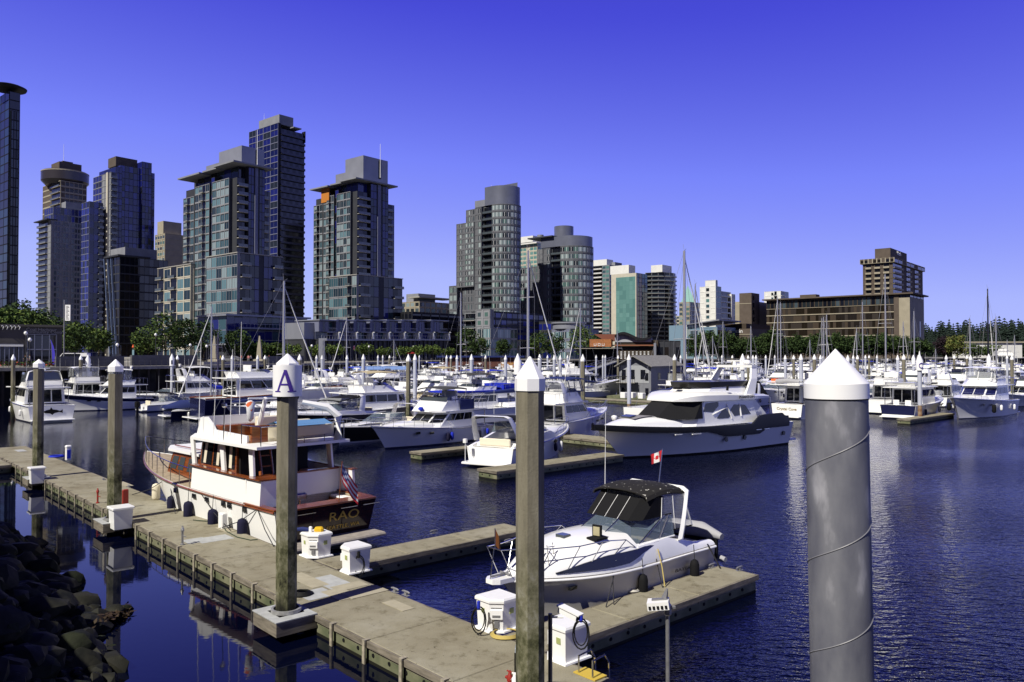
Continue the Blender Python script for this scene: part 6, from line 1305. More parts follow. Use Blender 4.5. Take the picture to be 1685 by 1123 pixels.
# deck moulding with the side panels above the rub rail
m = MB(); rings = []
for i in range(15):
    q = i / 14; x = 2.9 + (L - .15 - 2.9) * q; b_ = h.bd(x) - .02; zc_ = .80 * (1 - q ** 2.6) + .04; zs_ = h.zs(x) - .02; sh = .46 * (1 - q ** 2.2) + .02
    rings.append([(x, b_, zs_), (x, b_ - .05, zs_ + sh * .6), (x, b_ * .90 - .03, zs_ + sh), (x, b_ * .6, zs_ + sh + (zc_ - sh) * .72), (x, b_ * .3, zs_ + zc_ * .97), (x, 0, zs_ + zc_), (x, -b_ * .3, zs_ + zc_ * .97), (x, -b_ * .6, zs_ + sh + (zc_ - sh) * .72), (x, -b_ * .90 + .03, zs_ + sh), (x, -b_ + .05, zs_ + sh * .6), (x, -b_, zs_)])
m.loft(rings, 0); m.build('foredeck', W_GEL, t, smooth=50)
for sg in (1, -1):
    m = MB(); m.loft([[(x, sg * (h.bd(x) - .02), h.zs(x) - .02), (x, sg * (h.bd(x) - .07), h.zs(x) + hh * .6), (x, sg * (h.bd(x) * .9 - .03), h.zs(x) + hh), (x, sg * (h.bd(x) * .78), h.zs(x) + hh), (x, sg * (h.bd(x) * .76), h.zs(x) - .3)] for x, hh in ((-.02, .10), (.35, .16), (.9, .34), (1.6, .50), (2.95, .46))], 0); m.build('coaming', W_GEL, t, smooth=40)
    # long dark window following the deck side
    m = MB(); top = [(6.15, .13), (5.2, .30), (4.2, .42), (3.0, .43), (2.0, .49)]; bot = [(6.15, .10), (5.2, .12), (4.2, .13), (3.4, .15), (2.9, .30), (2.0, .46)]
    def sp_(x, z): 
        q = max(0, (x - 2.9) / (L - .15 - 2.9)); sh = .46 * (1 - q ** 2.2) + .02 if x > 2.9 else .46; b_ = h.bd(x) - .02; f = min(1, z / sh)
        y = b_ - .05 * f / .6 if f < .6 else b_ - .05 + (b_ * .9 - .03 - b_ + .05) * (f - .6) / .4
        return Vector((x, sg * (y + .03), h.zs(x) - .02 + z))
    for k in range(20):
        x0 = 6.15 - 4.15 * k / 20; x1 = 6.15 - 4.15 * (k + 1) / 20
        def li(P, x):
            for (xa, za), (xb, zb) in zip(P, P[1:]):
                if xb <= x <= xa: return za + (zb - za) * (xa - x) / (xa - xb)
            return P[-1][1]
        m.ext([sp_(x0, li(bot, x0)), sp_(x1, li(bot, x1)), sp_(x1, li(top, x1)), sp_(x0, li(top, x0))], (0, sg * -.05, 0))
    m.build('side_window', DGLASS, t)
    m = MB(); m.cbox((5.6, sg * (h.bd(5.6) - .05), .92), (.34, .08, .08)); m.build('hull_port', DGLASS, t); 
ws = House(t, 'windshield', WSH, 1.2, 4.05, 1.12, 1.62, 1.15, 2.75, .98, 2.22, c=1.25, wf=.42, cap=False)
ws.edge(1.0, .022, BLACK, 'windshield_frame'); ws.edge(.01, .025, W_GEL, 'windshield_frame'); m = MB()
for e, a in ((1, 0), (1, 1), (3, 0), (3, 1), (0, .45), (4, .55)): m.tube([ws.P(e, a, 0), ws.P(e, a, 1)], .022, 5)
m.build('windshield_post', STEEL, t); m = MB(); m.loft([[(2.6, y, 1.72), (3.75 - abs(y) * .8, y, 1.78), (3.75 - abs(y) * .8, y, 1.70), (2.6, y, 1.66)] for y in (-.95, -.5, 0, .5, .95)], 0); m.build('dashboard', mat('beige_dash', (.36, .34, .29), .6), t)
# black canvas: top with bird droppings, dark front curtain, clear side curtains
DROP = mat('stained_black_canvas', (.018, .017, .016), .85); n = DROP.node_tree; nz = n.nodes.new('ShaderNodeTexNoise'); nz.inputs['Scale'].default_value = 9; nz.inputs['Detail'].default_value = 3; tc_ = n.nodes.new('ShaderNodeTexCoord'); rp_ = n.nodes.new('ShaderNodeValToRGB'); n.links.new(tc_.outputs['Object'], nz.inputs['Vector']); n.links.new(nz.outputs[0], rp_.inputs[0]); n.links.new(rp_.outputs[0], n.nodes['Principled BSDF'].inputs['Base Color'])
rp_.color_ramp.elements[0].position = .66; rp_.color_ramp.elements[0].color = (.018, .017, .016, 1); rp_.color_ramp.elements[1].position = .69; rp_.color_ramp.elements[1].color = (.45, .44, .40, 1)
canvas_top(t, .55, 2.25, 1.0, 2.72, 2.70, DROP, camber=.22); fc = House(t, 'front_curtain', BLACK, 1.6, 2.80, .99, 2.2, 1.5, 2.22, .99, 2.74, c=.35, wf=.75, cap=False)
sc2 = House(t, 'clear_curtain', CLEAR, .35, 1.7, 1.0, 1.75, .6, 1.65, .99, 2.72, c=.05, wf=.95, cap=False); sc2.edge(.0, .02, BLACK, 'curtain_seam'); m = MB()
for e, a in ((0, 0), (0, .5), (0, 1), (4, 0), (4, .5), (4, 1)): m.tube([sc2.P(e, a, 0), sc2.P(e, a, 1)], .014, 4)
m.build('curtain_zip', W_GEL, t)
m = MB()
for k in (.25, .55, .85):
    m.tube([fc.P(2, k, 0) , fc.P(2, k, 1)], .008, 4)
m.build('curtain_seam', W_GEL, t)
arch(t, 1.05, 1.22, 1.5, 2.78, -.5, W_GEL, W=1.08, ch=.22)
m = MB(); m.bev(2.0, 2.35, -.2, .25, 1.25, 1.9, .05); m.build('helm_seat', W_GEL, t); seat(t, .3, .75, -.9, .9, .68, CREAM, -1)
m = MB(); m.tube([(2.55, .45, 1.95), (2.4, .45, 2.05)], .015); m.lathe([(.17, 0), (.19, .015), (.17, .03)], 16, c=(2.4, .45, 2.0)); m.build('steering_wheel', W_PAINT, t)
m = MB(); m.bev(-.72, .02, -1.15, 1.15, .22, .36, .06); m.build('swim_platform', W_GEL, t); fender(t, .75, 1.48, .95, .6, .13, BLACK, 1.35); fender(t, 3.0, 1.42, .95, .6, .13, BLACK, 1.35)
# grey inflatable carried on the stern
m = MB(); pts = [(-.55, -1.25, 1.15), (-.62, -.6, 1.28), (-.62, .4, 1.32), (-.55, 1.15, 1.22)]; m.tube(pts, [.2, .24, .24, .1], 10); pts2 = [(-.75, -1.2, .55), (-.85, 0, .55), (-.75, 1.15, .50)]; m.tube(pts2, [.2, .22, .08], 10); m.build('inflatable_tender', mat('grey_inflatable', (.32, .32, .34), .6), t, smooth=60); m = MB(); m.box(-.58, -.5, -1.0, 1.0, .55, 1.15); m.build('tender_floor', BLACK, t)
# pulpit, bow rail, anchor, hatches, lamp, flags
m = MB(); zt_ = h.zs(L); m.loft([[(6.9, y0, zt_ - .04), (6.9, y0 * .9, zt_ + .08), (6.9, -y0 * .9, zt_ + .08), (6.9, -y0, zt_ - .04)] if False else [(x, y0, zt_ - .06), (x, y0, zt_ + .05), (x, -y0, zt_ + .05), (x, -y0, zt_ - .06)] for x, y0 in ((6.8, .42), (7.4, .26), (8.0, .24), (8.2, .12))]); m.build('pulpit', W_GEL, t)
m = MB(); m.tube([(7.1, 0, zt_ + .1), (8.1, 0, zt_ + .1)], .03); m.tube([(7.5, -.18, zt_ + .1), (7.5, .18, zt_ + .1)], .03); m.build('anchor', GREYM, t)
m = MB(); path = {}
for sg in (1, -1):
    pts = [Vector(p) for p in ((3.05, sg * 1.20, 1.62), (3.4, sg * 1.18, 1.86), (4.3, sg * 1.12, 1.95), (5.3, sg * 1.0, 1.92), (6.3, sg * .7, 1.92), (7.2, sg * .38, 1.98), (8.0, sg * .26, 2.02))]
    m.tube(pts, .016, 6)
    for x, y, zb in ((3.9, 1.2, 1.55), (4.9, 1.12, 1.5), (5.8, .92, 1.38), (6.7, .55, 1.3)):
        k = min(range(7), key=lambda i: abs(pts[i].x - x + .3)); m.tube([(x, sg * y, zb), pts[k]], .013, 5)
    m.tube([(7.5, sg * .26, zt_ + .05), pts[-1]], .014, 5); path[sg] = pts
m.tube([path[1][-1], path[-1][-1]], .016); m.tube([(8.15, 0, zt_ + .05), (8.0, 0, 2.02)], .014); m.build('bow_rail', STEEL, t, smooth=60)
m = MB()
for (x, y, z) in ((6.4, .35, 1.35), (6.05, .5, 1.4), (6.2, .1, 1.42)):
    for dx, dy in ((-.2, 0), (.2, .1)): m.tube([(x + dx, y + dy, z), (x + dx + .1, y + dy, z + .6)], .012, 5)
    m.tube([(x - .2, y, z + .5), (x + .25, y + .1, z + .55)], .012, 5); m.tube([(x - .15, y - .2, z + .35), (x + .2, y + .2, z + .4)], .012, 5)
m.build('folded_bow_ladder', STEEL, t)
m = MB(); m.loft([[(x, y, 1.955 + .02 * k) for x, y in ((4.55, -.15), (4.9, -.15), (4.9, .15), (4.55, .15))] for k in (-2, 2)]); m.build('deck_hatch', MGLASS, t); m = MB(); m.cbox((4.05, .72, 1.93), (.5, .36, .05)); m.build('deck_hatch', BLACK, t); m = MB(); m.cbox((3.95, .66, 2.09), (.05, .27, .32), rz=.2); m.build('hatch_lid', BLACK, t); m = MB(); m.cbox((3.965, .66, 2.09), (.05, .19, .23), rz=.2); m.build('hatch_lid_pane', mat('amber_pane', (.4, .36, .22), .3), t)
whip(t, 1.7, -1.02, 1.9, 3.1, (-.05, 0), .014); flag(t, .1, -.7, 2.0, 1.75, .55, .32, 'ca', droop=.35); m = MB(); m.tube([(7.95, 0, 2.0), (7.95, 0, 2.5)], .012); m.build('jackstaff', STEEL, t); m = MB(); m.loft([[(7.95, 0, 2.5), (7.95, 0, 2.1)], [(7.85, .06, 2.3), (7.85, .06, 1.98)], [(7.75, .03, 2.12), (7.75, .03, 1.9)]], closed=False, caps=False); m.build('pennant', mat('rust_pennant', (.14, .05, .015), .8), t)
for a, b in (((4.0, 1.3, 1.15), (5.0, 1.65, .52)), ((4.1, 1.3, 1.15), (4.6, 1.65, .52)), ((2.3, 1.32, 1.2), (2.4, 1.6, .52)), ((.2, 1.3, 1.2), (.1, 1.6, .5))): MB().tube([a, b], .016, 5).build('mooring_line', DROPE, t)
MB().tube([(2.2, 1.3, 1.45), (2.22, 1.45, 1.0), (2.3, 1.6, .52)], .016, 5).build('yellow_line', mat('yellow_rope', (.45, .36, .12), .9), t)
text_on(t, 'BAYLINER', .13, DLET, (1.0, 1.40, .74), (-1, .02, 0), (0, .1, 1), depth=.006, sx=1.9)

def restation(root, f):
    'move every vertex of a boat to a corrected station along its length'
    for ch in root.children_recursive:
        for v in ch.data.vertices: v.co.x = f(v.co.x)
        ch.data.update()
restation(t, lambda x: x if x <= 0 else (x + .6 * min(1, x / .5) if x < 4.05 else 4.65 + (x - 4.05) * .74))

# ---------------------------------------------------------------- the big white motor yacht
p0_ = gnd(1305, 732); d_ = gnd(1020, 768) - p0_; rz_ = math.atan2(d_.y, d_.x); nn = Vector((-math.sin(rz_), math.cos(rz_), 0))
t = thing('motor_yacht', 'large white motor yacht with black trim, black windshield cover and swept cabin windows', 'yacht', p0_ - nn * 2.45, rz_)
L = 20.7; h = Hull(t, L, 5.4, 2.25, 1.75, .17, W_GEL, RUBBER, BOTT, flare=.52, t0=.33, taper=.93, sp=2.2, bowp=2.2, rub=None, deckm=W_GEL, bh=.14, n=24)
BT = mat('black_trim', (.006, .006, .007), .35, spec=.3)
for sg in (1, -1):
    m = MB(); rg = []
    for i in range(22):
        x = .6 + (L - .62) * i / 21; b_ = h.bd(x); z = h.zs(x); up = .10 if x > 7.6 else .10 + min(1, (7.6 - x) / .8) * .0; lo = .28 if x > 9.6 else .28 + min(1, (9.6 - x) / 1.0) * .38
        if x < 3.6: lo = .30
        if x < 5.2: up = .10 + min(1, (5.2 - x) / .9) * .62
        if x < 1.3: up = .2
        rg.append([(x, sg * (b_ - .10 - .02), z + up), (x, sg * (b_ + .02), z + up), (x, sg * (b_ + .03), z), (x, sg * (b_ + .02 - .1 * lo), z - lo), (x, sg * (b_ - .25), z - lo)])
    m.loft(rg, 0); m.build('black_sheer_band', BT, t, smooth=30)
m = MB(); m.box(.3, .7, -2.3, 2.3, 1.5, 2.2); m.build('stern_cover', BT, t)
h.crown(10.2, 19.2, .75, .70, peak=.45, name='foredeck', n=20)
m = MB(); x0, x1 = 13.9, 16.6; m.loft([[(x, y, h.zs(x) + .74 * (1 - max(0, ((x - 10.2) / 9 - .45) / .55) ** 1.8) - .015) for y in (-.75, .75)] for x in (x0, 14.8, 15.7, x1)], closed=False, caps=False); m.build('sunpad', mat('grey_sunpad', (.22, .21, .22), .7), t); m = MB(); m.cbox((16.0, -.2, 2.72), (.8, .9, .05), ry=.12); m.build('deck_hatch', MGLASS, t)
zb = 2.0
H = House(t, 'saloon', W_GEL, 3.9, 14.0, 2.12, zb - .1, 4.5, 11.6, 1.95, 3.72, c=3.0, wf=.42, C=1.8)
H2 = House(t, 'windshield_cover', mat('black_mesh_cover', (.01, .01, .011), .7, spec=.2), 10.3, 14.05, 2.16, 2.45, 10.2, 11.95, 2.0, 3.62, c=2.9, wf=.42, C=1.85, cap=False)
# swept side windows as in the photograph (shape set on the side wall)
for e, flip in ((0, False), (4, True)):
    def fl_(P): return [(1 - a, f) for a, f in P] if flip else P
    H.pane(e, 0, 0, 0, 0, DGLASS, pts=fl_([(.47, .30), (.50, .24), (.66, .24), (.70, .27), (.60, .62), (.56, .62), (.50, .46)]))
    H.pane(e, 0, 0, 0, 0, DGLASS, pts=fl_([(.30, .32), (.40, .30), (.47, .54), (.40, .74), (.30, .72)]))
    H.pane(e, 0, 0, 0, 0, DGLASS, pts=fl_([(.10, .34), (.27, .32), (.27, .72), (.18, .70)]))
    H.pane(e, 0, 0, 0, 0, DGLASS, pts=fl_([(.78, .50), (.96, .55), (.96, .84), (.72, .88), (.70, .72)]))
    q = MB(); n_ = H.N(e)
    for P in ([(.445, .22), (.55, .78)], [(.28, .28), (.29, .76)], [(.52, .68), (.78, .42)]):
        P = fl_(P); q.tube([H.P(e, *P[0]) + n_ * .02, H.P(e, *P[1]) + n_ * .02], .05, 5)
    q.build('window_frame', W_GEL, t)
# roof: long swept overhang
m = MB(); rings = []
for x, w_, z, th in ((1.6, 1.5, 3.62, .10), (2.3, 1.95, 3.58, .22), (4.5, 2.12, 3.55, .42), (7.5, 2.18, 3.58, .58), (10.0, 2.15, 3.60, .62), (11.2, 1.9, 3.60, .52), (12.15, 1.15, 3.60, .14)):
    rings.append([(x, w_, z), (x, w_ * 1.0, z + th * .62), (x, w_ * .82, z + th), (x, -w_ * .82, z + th), (x, -w_, z + th * .62), (x, -w_, z)])
m.loft(rings, 0); m.build('cabin_roof', W_GEL, t, smooth=32)
F2 = House(t, 'flybridge_coaming', W_GEL, 4.6, 10.6, 1.65, 4.0, 4.7, 9.6, 1.5, 4.50, c=1.2, wf=.5); F3 = House(t, 'black_wind_dodger', mat('black_vinyl', (.015, .014, .012), .3), 4.2, 10.0, 1.56, 4.48, 4.0, 10.1, 1.62, 4.86, c=1.3, wf=.5)
for sg in (1, -1):
    m = MB(); m.loft([[(x - w2, sg * y, z), (x + w2, sg * y, z), (x + w2, sg * (y - .14), z), (x - w2, sg * (y - .14), z)] for x, w2, y, z in ((4.6, .55, 1.95, 3.9), (3.9, .36, 1.78, 5.0), (3.5, .28, 1.5, 5.85))]); m.build('radar_arch', W_GEL, t)
m = MB(); m.box(3.2, 3.85, -1.55, 1.55, 5.8, 5.98); m.build('arch_top', W_GEL, t); dome(t, 3.5, .9, 5.98, .28, .4); radar_bar(t, 3.5, -.2, 5.98, 1.3)
m = MB(); m.cbox((10.35, .05, 4.42), (.35, .5, .14)); m.build('horn_cluster', BLACK, t); m = MB(); m.tube([(7.4, 2.0, 4.25), (7.35, 2.0, 4.6)], .09, 8); m.build('nav_light', BLACK, t)
text_on(t, 'PHANTOM', .30, DLET, (5.4, 2.20, 3.74), (-1, 0, 0), (0, 0, 1), depth=.012, sx=1.25)
m = MB(); m.xz([(2.2, 2.0), (3.5, 2.0), (4.9, 3.6), (4.2, 3.6)], 1.88, 1.98); m.xz([(2.2, 2.0), (3.5, 2.0), (4.9, 3.6), (4.2, 3.6)], -1.98, -1.88); m.build('swept_quarter_panel', W_GEL, t); m = MB(); m.tube([(2.1, 1.9, 1.8), (2.1, 1.9, 3.6)], .04); m.build('roof_post', STEEL, t)
for sg in (1, -1):
    for x in (8.3, 6.2, 1.2): q = MB(); q.lathe([(.16, 0), (.16, .08)], 14); y = h.bd(x) * .965; q.v = [(x + a, sg * (y - .06 + c), .95 + b) for a, b, c in q.v]; q.build('porthole', DGLASS, t)
    for x0 in (13.0, 11.3, 4.6, 3.6): q = MB(); q.cbox((x0, sg * (h.bd(x0) * .985), h.zs(x0) * .80), (.9 if x0 > 10 else .6, .1, .05)); q.build('chrome_vent', W_GEL if x0 > 10 else STEEL, t)
m = MB(); m.bev(-.9, .05, -2.2, 2.2, .3, .44, .08); m.build('swim_platform', W_GEL, t)
restation(t, lambda x: x if x < 12.5 else 12.5 + (x - 12.5) * .726)
# ---------------------------------------------------------------- more docks
def dockV(label, a, b, w=1.2, joints=3):
    ua, va = uvof(*a); ub, vb = uvof(*b); u = (ua + ub) / 2; return dock(label, u - w, u, min(va, vb), max(va, vb), joints)
dockV('short wooden edged finger float beside the white trawler', (722, 750), (812, 727), 1.2); dockV('finger float between the stern-to cruiser and the large yacht', (836, 779), (1007, 746), 1.5, 4); dockV('small finger float beside the navy stern trawler at right', (1506, 691), (1562, 680), 1.2, 2)
dock('main dock behind the middle row of motor boats', -110, -34, 43.2, 45.4, 20); pd0 = uvof(965, 655); dock('far main dock in front of the grey floating house', pd0[0] - 46, pd0[0] + 26, pd0[1] - 1.1, pd0[1] + 1.1, 16); dock('far main dock across the back of the marina', pd0[0] - 110, pd0[0] + 75, pd0[1] + 44, pd0[1] + 46, 20)

# ---------------------------------------------------------------- motor boats of the middle rows
def near(fn, bp, sp, B, label, **k):
    pos, rz, L = locate(bp, sp, B); kw = dict(k); Lx = kw.pop('L', None) or L * 1.15
    if 'hd' in kw:
        hd = kw.pop('hd'); rz = hd
    return fn(label, pos, rz, Lx, B, **kw)
t, h, zd, zr, zf = near(flybridge, (664, 742), (812, 721), 3.9, 'white flybridge trawler with a navy bridge panel and two blue fenders', fb=1.75, fs=1.1, hh=1.2, flyh=.75, fly=(.20, .58), vert=False, archon=False, trunk=.45, radar=False, boot=NAVY)
m = MB(); m.box(.19 * h.L, .33 * h.L, 1.42, 1.47, zf, zf + .78); m.build('navy_weather_cloth', NAVYC, t); fender(t, 5.6, 1.98, .95, .6, .15, BLUEC, 1.3); fender(t, 1.2, 1.95, .9, .5, .13, BLUEC, 1.1); dome(t, 7.1, .2, zf + .05, .2, .3, BLUEC, 'blue_lamp_cover'); canvas_top(t, 3.0, 5.8, 1.35, zf + 1.55, None, mat('dark_mesh_top', (.05, .05, .05), .8), 'bimini', legs=zf + .4); radar_bar(t, 4.0, 0, zf + 1.85)
t, h = near(express, (590, 731), (702, 716), 3.0, 'black hulled sport cruiser with a white deck and white arch, bow left beside the trawler', L=10.2, hullm=BOTT, fb=1.45, fs=1.05, boot=W_GEL, archx=.14, lean=-.2, sidewin=True)
t, h = near(express, (487, 723), (626, 706), 3.5, 'black hulled cruiser with two oval ports and a black canvas top, behind the wooden yacht', L=11.6, hullm=BOTT, canvas=BLACK, fb=2.1, fs=1.5, boot=W_GEL, archx=.22, lean=-.4, ports=2)
t, h, *_ = near(flybridge, (470, 704), (588, 690), 3.8, 'long roofed white boat with a round port, behind the black hulled cruiser', hd=V_BACK, L=13, vert=True, archon=False, x_house=(.12, .62), fly=(.3, .4), flyh=.2, hh=1.9, winm=W_GEL, radar=False)
q = MB(); q.lathe([(.35, 0), (.35, .04)], 16); q.v = [(6.5 + a, 1.6 + c, 2.6 + b) for a, b, c in q.v]; q.build('porthole', DGLASS, t)
t, h, *_ = near(flybridge, (672, 690), (566, 705), 4.0, 'grey hulled trawler with a tan bimini over its flybridge, bow to the right', hd=ANG_V, L=13.5, hullm=mat('slate_grey_hull', (.16, .16, .19), .3), fb=2.2, fs=1.5, bim=TAN, vert=True, archon=False, hh=1.5, boot=RED)
t, h, *_ = near(flybridge, (676, 694), (742, 684), 3.8, 'black hulled boat with a rounded white cabin left of the tan covered one', hd=V_BACK, L=12, hullm=BOTT, hh=1.5, archon=False, fly=(.3, .5), flyh=.3, radar=False, wcover=W_GEL)
t, h, *_ = near(flybridge, (716, 695), (792, 683), 3.9, 'flybridge boat with a tan windshield cover and dark hull', hd=V_BACK, L=13, hullm=BOTT, hh=1.5, wcover=TAN, archon=False, encl=None, bim=None, flyh=.8); canvas_top(t, 2.8, 4.6, 1.3, 5.2, None, TAN, 'bimini', legs=4.3)
t, h, *_ = near(flybridge, (752, 704), (856, 690), 4.0, 'white fishing boat with bright blue trim and a blue aft weather cloth', hd=V_BACK, L=13, stripe=BLUEC, bim=mat('dark_mesh_top', (.05, .05, .05), .8), archon=False, hh=1.5)
m = MB(); m.box(-.1, 1.8, -1.55, 1.55, 3.1, 3.75); m.build('blue_weather_cloth', BLUEC, t); m = MB(); m.box(.6, 9.0, -1.72, 1.72, 3.02, 3.16); m.build('blue_roof_band', BLUEC, t)
t, h = near(express, (952, 742), (842, 771), 3.6, 'white sport cruiser moored stern out with a swept white arch and oval dark side windows', fb=1.75, fs=1.15, archx=.10, lean=-.9, sidewin=True, deck_h=.55, canvas=BLACK, clear=False, boot=W_GEL, ports=2)
fender(t, 3.4, -1.85, 1.0, .7, .15, W_GEL, 1.2); fender(t, 6.2, -1.8, 1.05, .7, .15, W_GEL, 1.3)
m = MB(); m.tube([(-.7, 1.3, .3), (-.7, 1.3, 1.5)], .02); m.tube([(-.7, 1.3, 1.4), (-.2, 1.0, .4)], .015); m.cbox((-.7, 1.3, 1.55), (.2, .2, .25)); m.build('stern_pole', W_PAINT, t)
m = MB(); m.loft([[(.0, y, .35), (.9, y, 1.35), (1.1, y, 1.35), (.3, y, .3)] for y in (-1.35, -.5, .5, 1.35)]); m.build('sloped_transom', W_GEL, t)
t, h, *_ = near(flybridge, (1012, 712), (905, 730), 4.0, 'sleek white sedan cruiser with a navy bridge top and a swept dark side window', fb=2.1, fs=1.4, bim=NAVYC, hh=1.35, trunk=.5, flyh=.8, encl=NAVYC, arch_lean=-.3, boot=W_GEL)
fender(t, 11.5, -1.0, 1.4, .55, .28, W_GEL, 1.9)
t, h, *_ = near(flybridge, (1004, 649), (915, 655), 4.2, 'old white fishing trawler with a high flared bow pointing right', hd=ANG_V - .35, L=14, fb=2.9, fs=1.5, vert=True, archon=True, hh=1.9, trunk=0, hullm=W_PAINT, boot=BOTT, flyh=.9)
t, h = near(express, (1086, 662), (1150, 655), 2.8, 'small white open boat with a navy hull stripe left of the tall mast', hd=V_BACK, L=9, hullm=NAVY, archm=None, ports=0)
t, h = near(express, (1246, 668), (1322, 660), 4.0, 'white hardtop cruiser with a wide raked windshield and orange cover inside', hd=V_BACK, L=13, canvas=W_GEL, fb=2.2, fs=1.5, clear=False); m = MB(); m.cbox((4.2, 0, 3.0), (1.2, 1.4, .6)); m.build('orange_cover', ORANGE, t)
t, h = near(express, (1200, 676), (1265, 668), 3.6, 'boat shrouded in black canvas right behind the large yacht', hd=V_BACK, L=11, hullm=W_GEL, canvas=BLACK, fb=1.9, fs=1.4); H = House(t, 'black_boat_cover', BLACK, .2, 5.5, 1.6, 1.5, 1.5, 3.8, 1.1, 3.3, c=.5, wf=.7)
def stern_on(fn, px, py, B, L, label, hd=ANG_V, **k):
    'near corner of the transom waterline seen at (px, py)'
    p = gnd(px, py); y = Vector((-math.sin(hd), math.cos(hd), 0)); s_ = 1 if y.dot(Vector((1, -1, 0))) < 0 else -1
    return fn(label, p + y * B * .46 * s_, hd, L, B, **k)
t, h, zd, zr, zf = stern_on(flybridge, 1321, 691, 3.9, 12.5, 'white boat with script lettering on its transom and a grey tender on its stern deck', fb=2.2, fs=1.55, hh=1.7, radar=False, archon=False, boot=W_GEL)
text_on(t, 'Crystal Cove', .42, GOLD, (-.03, 0, 1.02), (0, -1, 0), (0, 0, 1), depth=.01); m = MB(); m.tube([(.3, -1.3, 3.9), (.2, 0, 4.0), (.3, 1.3, 3.9)], [.1, .25, .25], 9); m.tube([(.9, -1.3, 3.9), (1.0, 0, 4.0), (.9, 1.3, 3.9)], [.1, .25, .25], 9); m.build('tender_tubes', mat('grey_inflatable', (.32, .32, .34), .6), t, smooth=60); m = MB(); m.box(-.4, 2.2, -1.7, 1.7, 3.55, 3.66); m.build('boat_deck', W_GEL, t)
t, h, *_ = stern_on(flybridge, 1470, 683, 4.0, 13, 'white flybridge cruiser just right of the grey spiral pile', fb=2.2, fs=1.6, hh=1.6, archon=False)
t, h, zd, zr, zf = stern_on(flybridge, 1508, 692, 4.0, 12, 'trawler with a navy transom, white cabin and a white tender on its roof', fb=2.1, fs=1.45, hh=1.7, vert=True, archon=False, flyh=.25, fly=(.3, .45), radar=False, hullm=W_GEL, roofover=.08, boot=W_GEL)
m = MB(); m.ext([(-.015, y * .99, z) for x, y, z in h.section(0, .1) if z > .25], (-.03, 0, 0)); m.build('navy_transom', NAVY, t)
m = MB(); rings = [[(1.0 + .05, y, zf + .55 + 0), (1.0 + w_, y, zf + .5), (1.0 + w_ * .6, y, zf + .2), (1.0 - w_ * .6, y, zf + .2), (1.0 - w_, y, zf + .5)] for y, w_ in ((1.7, .1), (1.3, .5), (.3, .65), (-.8, .6), (-1.5, .5))]; m.loft(rings); m.build('roof_tender', W_GEL, t); dome(t, 2.4, -.6, zf + .1, .3, .4); dome(t, 2.0, -1.1, zf + .1, .22, .35)
seat(t, .3, .9, -1.2, -.6, 1.2, W_PAINT, 1); seat(t, .3, .9, .0, .6, 1.2, W_PAINT, 1)
bp = gnd(1580, 690); hx = Vector((math.cos(ANG_V), math.sin(ANG_V), 0))
t, h, zd, zr, zf = flybridge('large white flybridge yacht seen bow on at the right edge', bp + hx * 12.7, V_BACK, 14.8, 4.7, fb=2.35, fs=1.7, hh=1.55, encl=W_GEL, bim=W_GEL, archon=False, trunk=.5, boot=NAVY, winm=mat('navy_tint_glass', (.01, .012, .06), .05), flyh=.7, bott=BOTT)
fender(t, 9.5, 2.25, 1.5, .9, .2, BLACK, 2.0); fender(t, 9.0, -2.3, 1.5, .9, .2, BLACK, 2.0)
bp = gnd(1546, 668); t, h, *_ = flybridge('white flybridge yacht with a blue windshield band behind the navy stern trawler', bp + hx * 11.5, V_BACK, 13.5, 4.3, fb=2.2, fs=1.6, winm=NAVY, archon=False, bim=BLACK, flyh=.8)
# left group
UB = ANG_U + PI
t, h, zd, zr, zf = stern_on(flybridge, 124, 693, 4.6, 15, 'white yacht with a whale decal across its transom at far left', hd=UB, fb=2.3, fs=1.65, hh=1.6, arch_lean=.1, encl=None, boot=BOTT); 
m = MB(); OR = [(-1.1, .0), (-.7, .22), (-.25, .30), (-.12, .62), (.08, .30), (.6, .22), (1.0, .05), (1.35, .25), (1.3, 0), (1.35, -.22), (.9, -.08), (.3, -.22), (.05, -.45), (-.2, -.25), (-.8, -.2)]
m.ext([(-.02, -y * .72, 1.05 + z * .72) for y, z in OR], (-.02, 0, 0)); m.build('whale_decal', BLACK, t); sg_ = House(t, 'dark_enclosure', MGLASS, 3.4, 6.5, 1.6, zf + .5, 3.6, 6.2, 1.5, zf + 1.5, c=.3, wf=.8)
t, h, *_ = stern_on(flybridge, 181, 672, 4.2, 13, 'white yacht with clear flybridge curtains behind the concrete pile second from the left', hd=UB, fb=2.2, fs=1.6, hh=1.5, encl=BLACK, archon=False, bim=W_GEL)
t, h, *_ = near(flybridge, (203, 677), (262, 672), 3.6, 'white sport boat with a navy hull band and a clear curtained bridge at left', hd=V_BACK, L=10.2, hullm=W_GEL, encl=BLACK, bim=W_GEL, archon=False, fb=2.1, fs=1.3, stripe=NAVY)
t, h = near(express, (268, 668), (335, 661), 3.2, 'white open sport cruiser with a slim arch behind the dark canvas runabout', hd=V_BACK, L=10, archx=.2)
t, h, *_ = near(flybridge, (473, 676), (540, 668), 3.8, 'white cabin boat with a dark red brown hull just right of the post lettered A', hd=ANG_V, L=11, hullm=mat('red_brown_hull', (.05, .018, .012), .4), vert=True, archon=False, fb=2.0, fs=1.4)
t, h = near(express, (560, 684), (640, 675), 3.4, 'white sport cruiser with a white hardtop left of the tan topped trawler', hd=V_BACK, L=11.5, canvas=W_GEL, clear=False)
t, h, *_ = near(flybridge, (800, 676), (862, 668), 3.9, 'white flybridge boat with a blue bimini left of the middle foreground pile', hd=V_BACK, L=12, bim=BLUEC, archon=False)
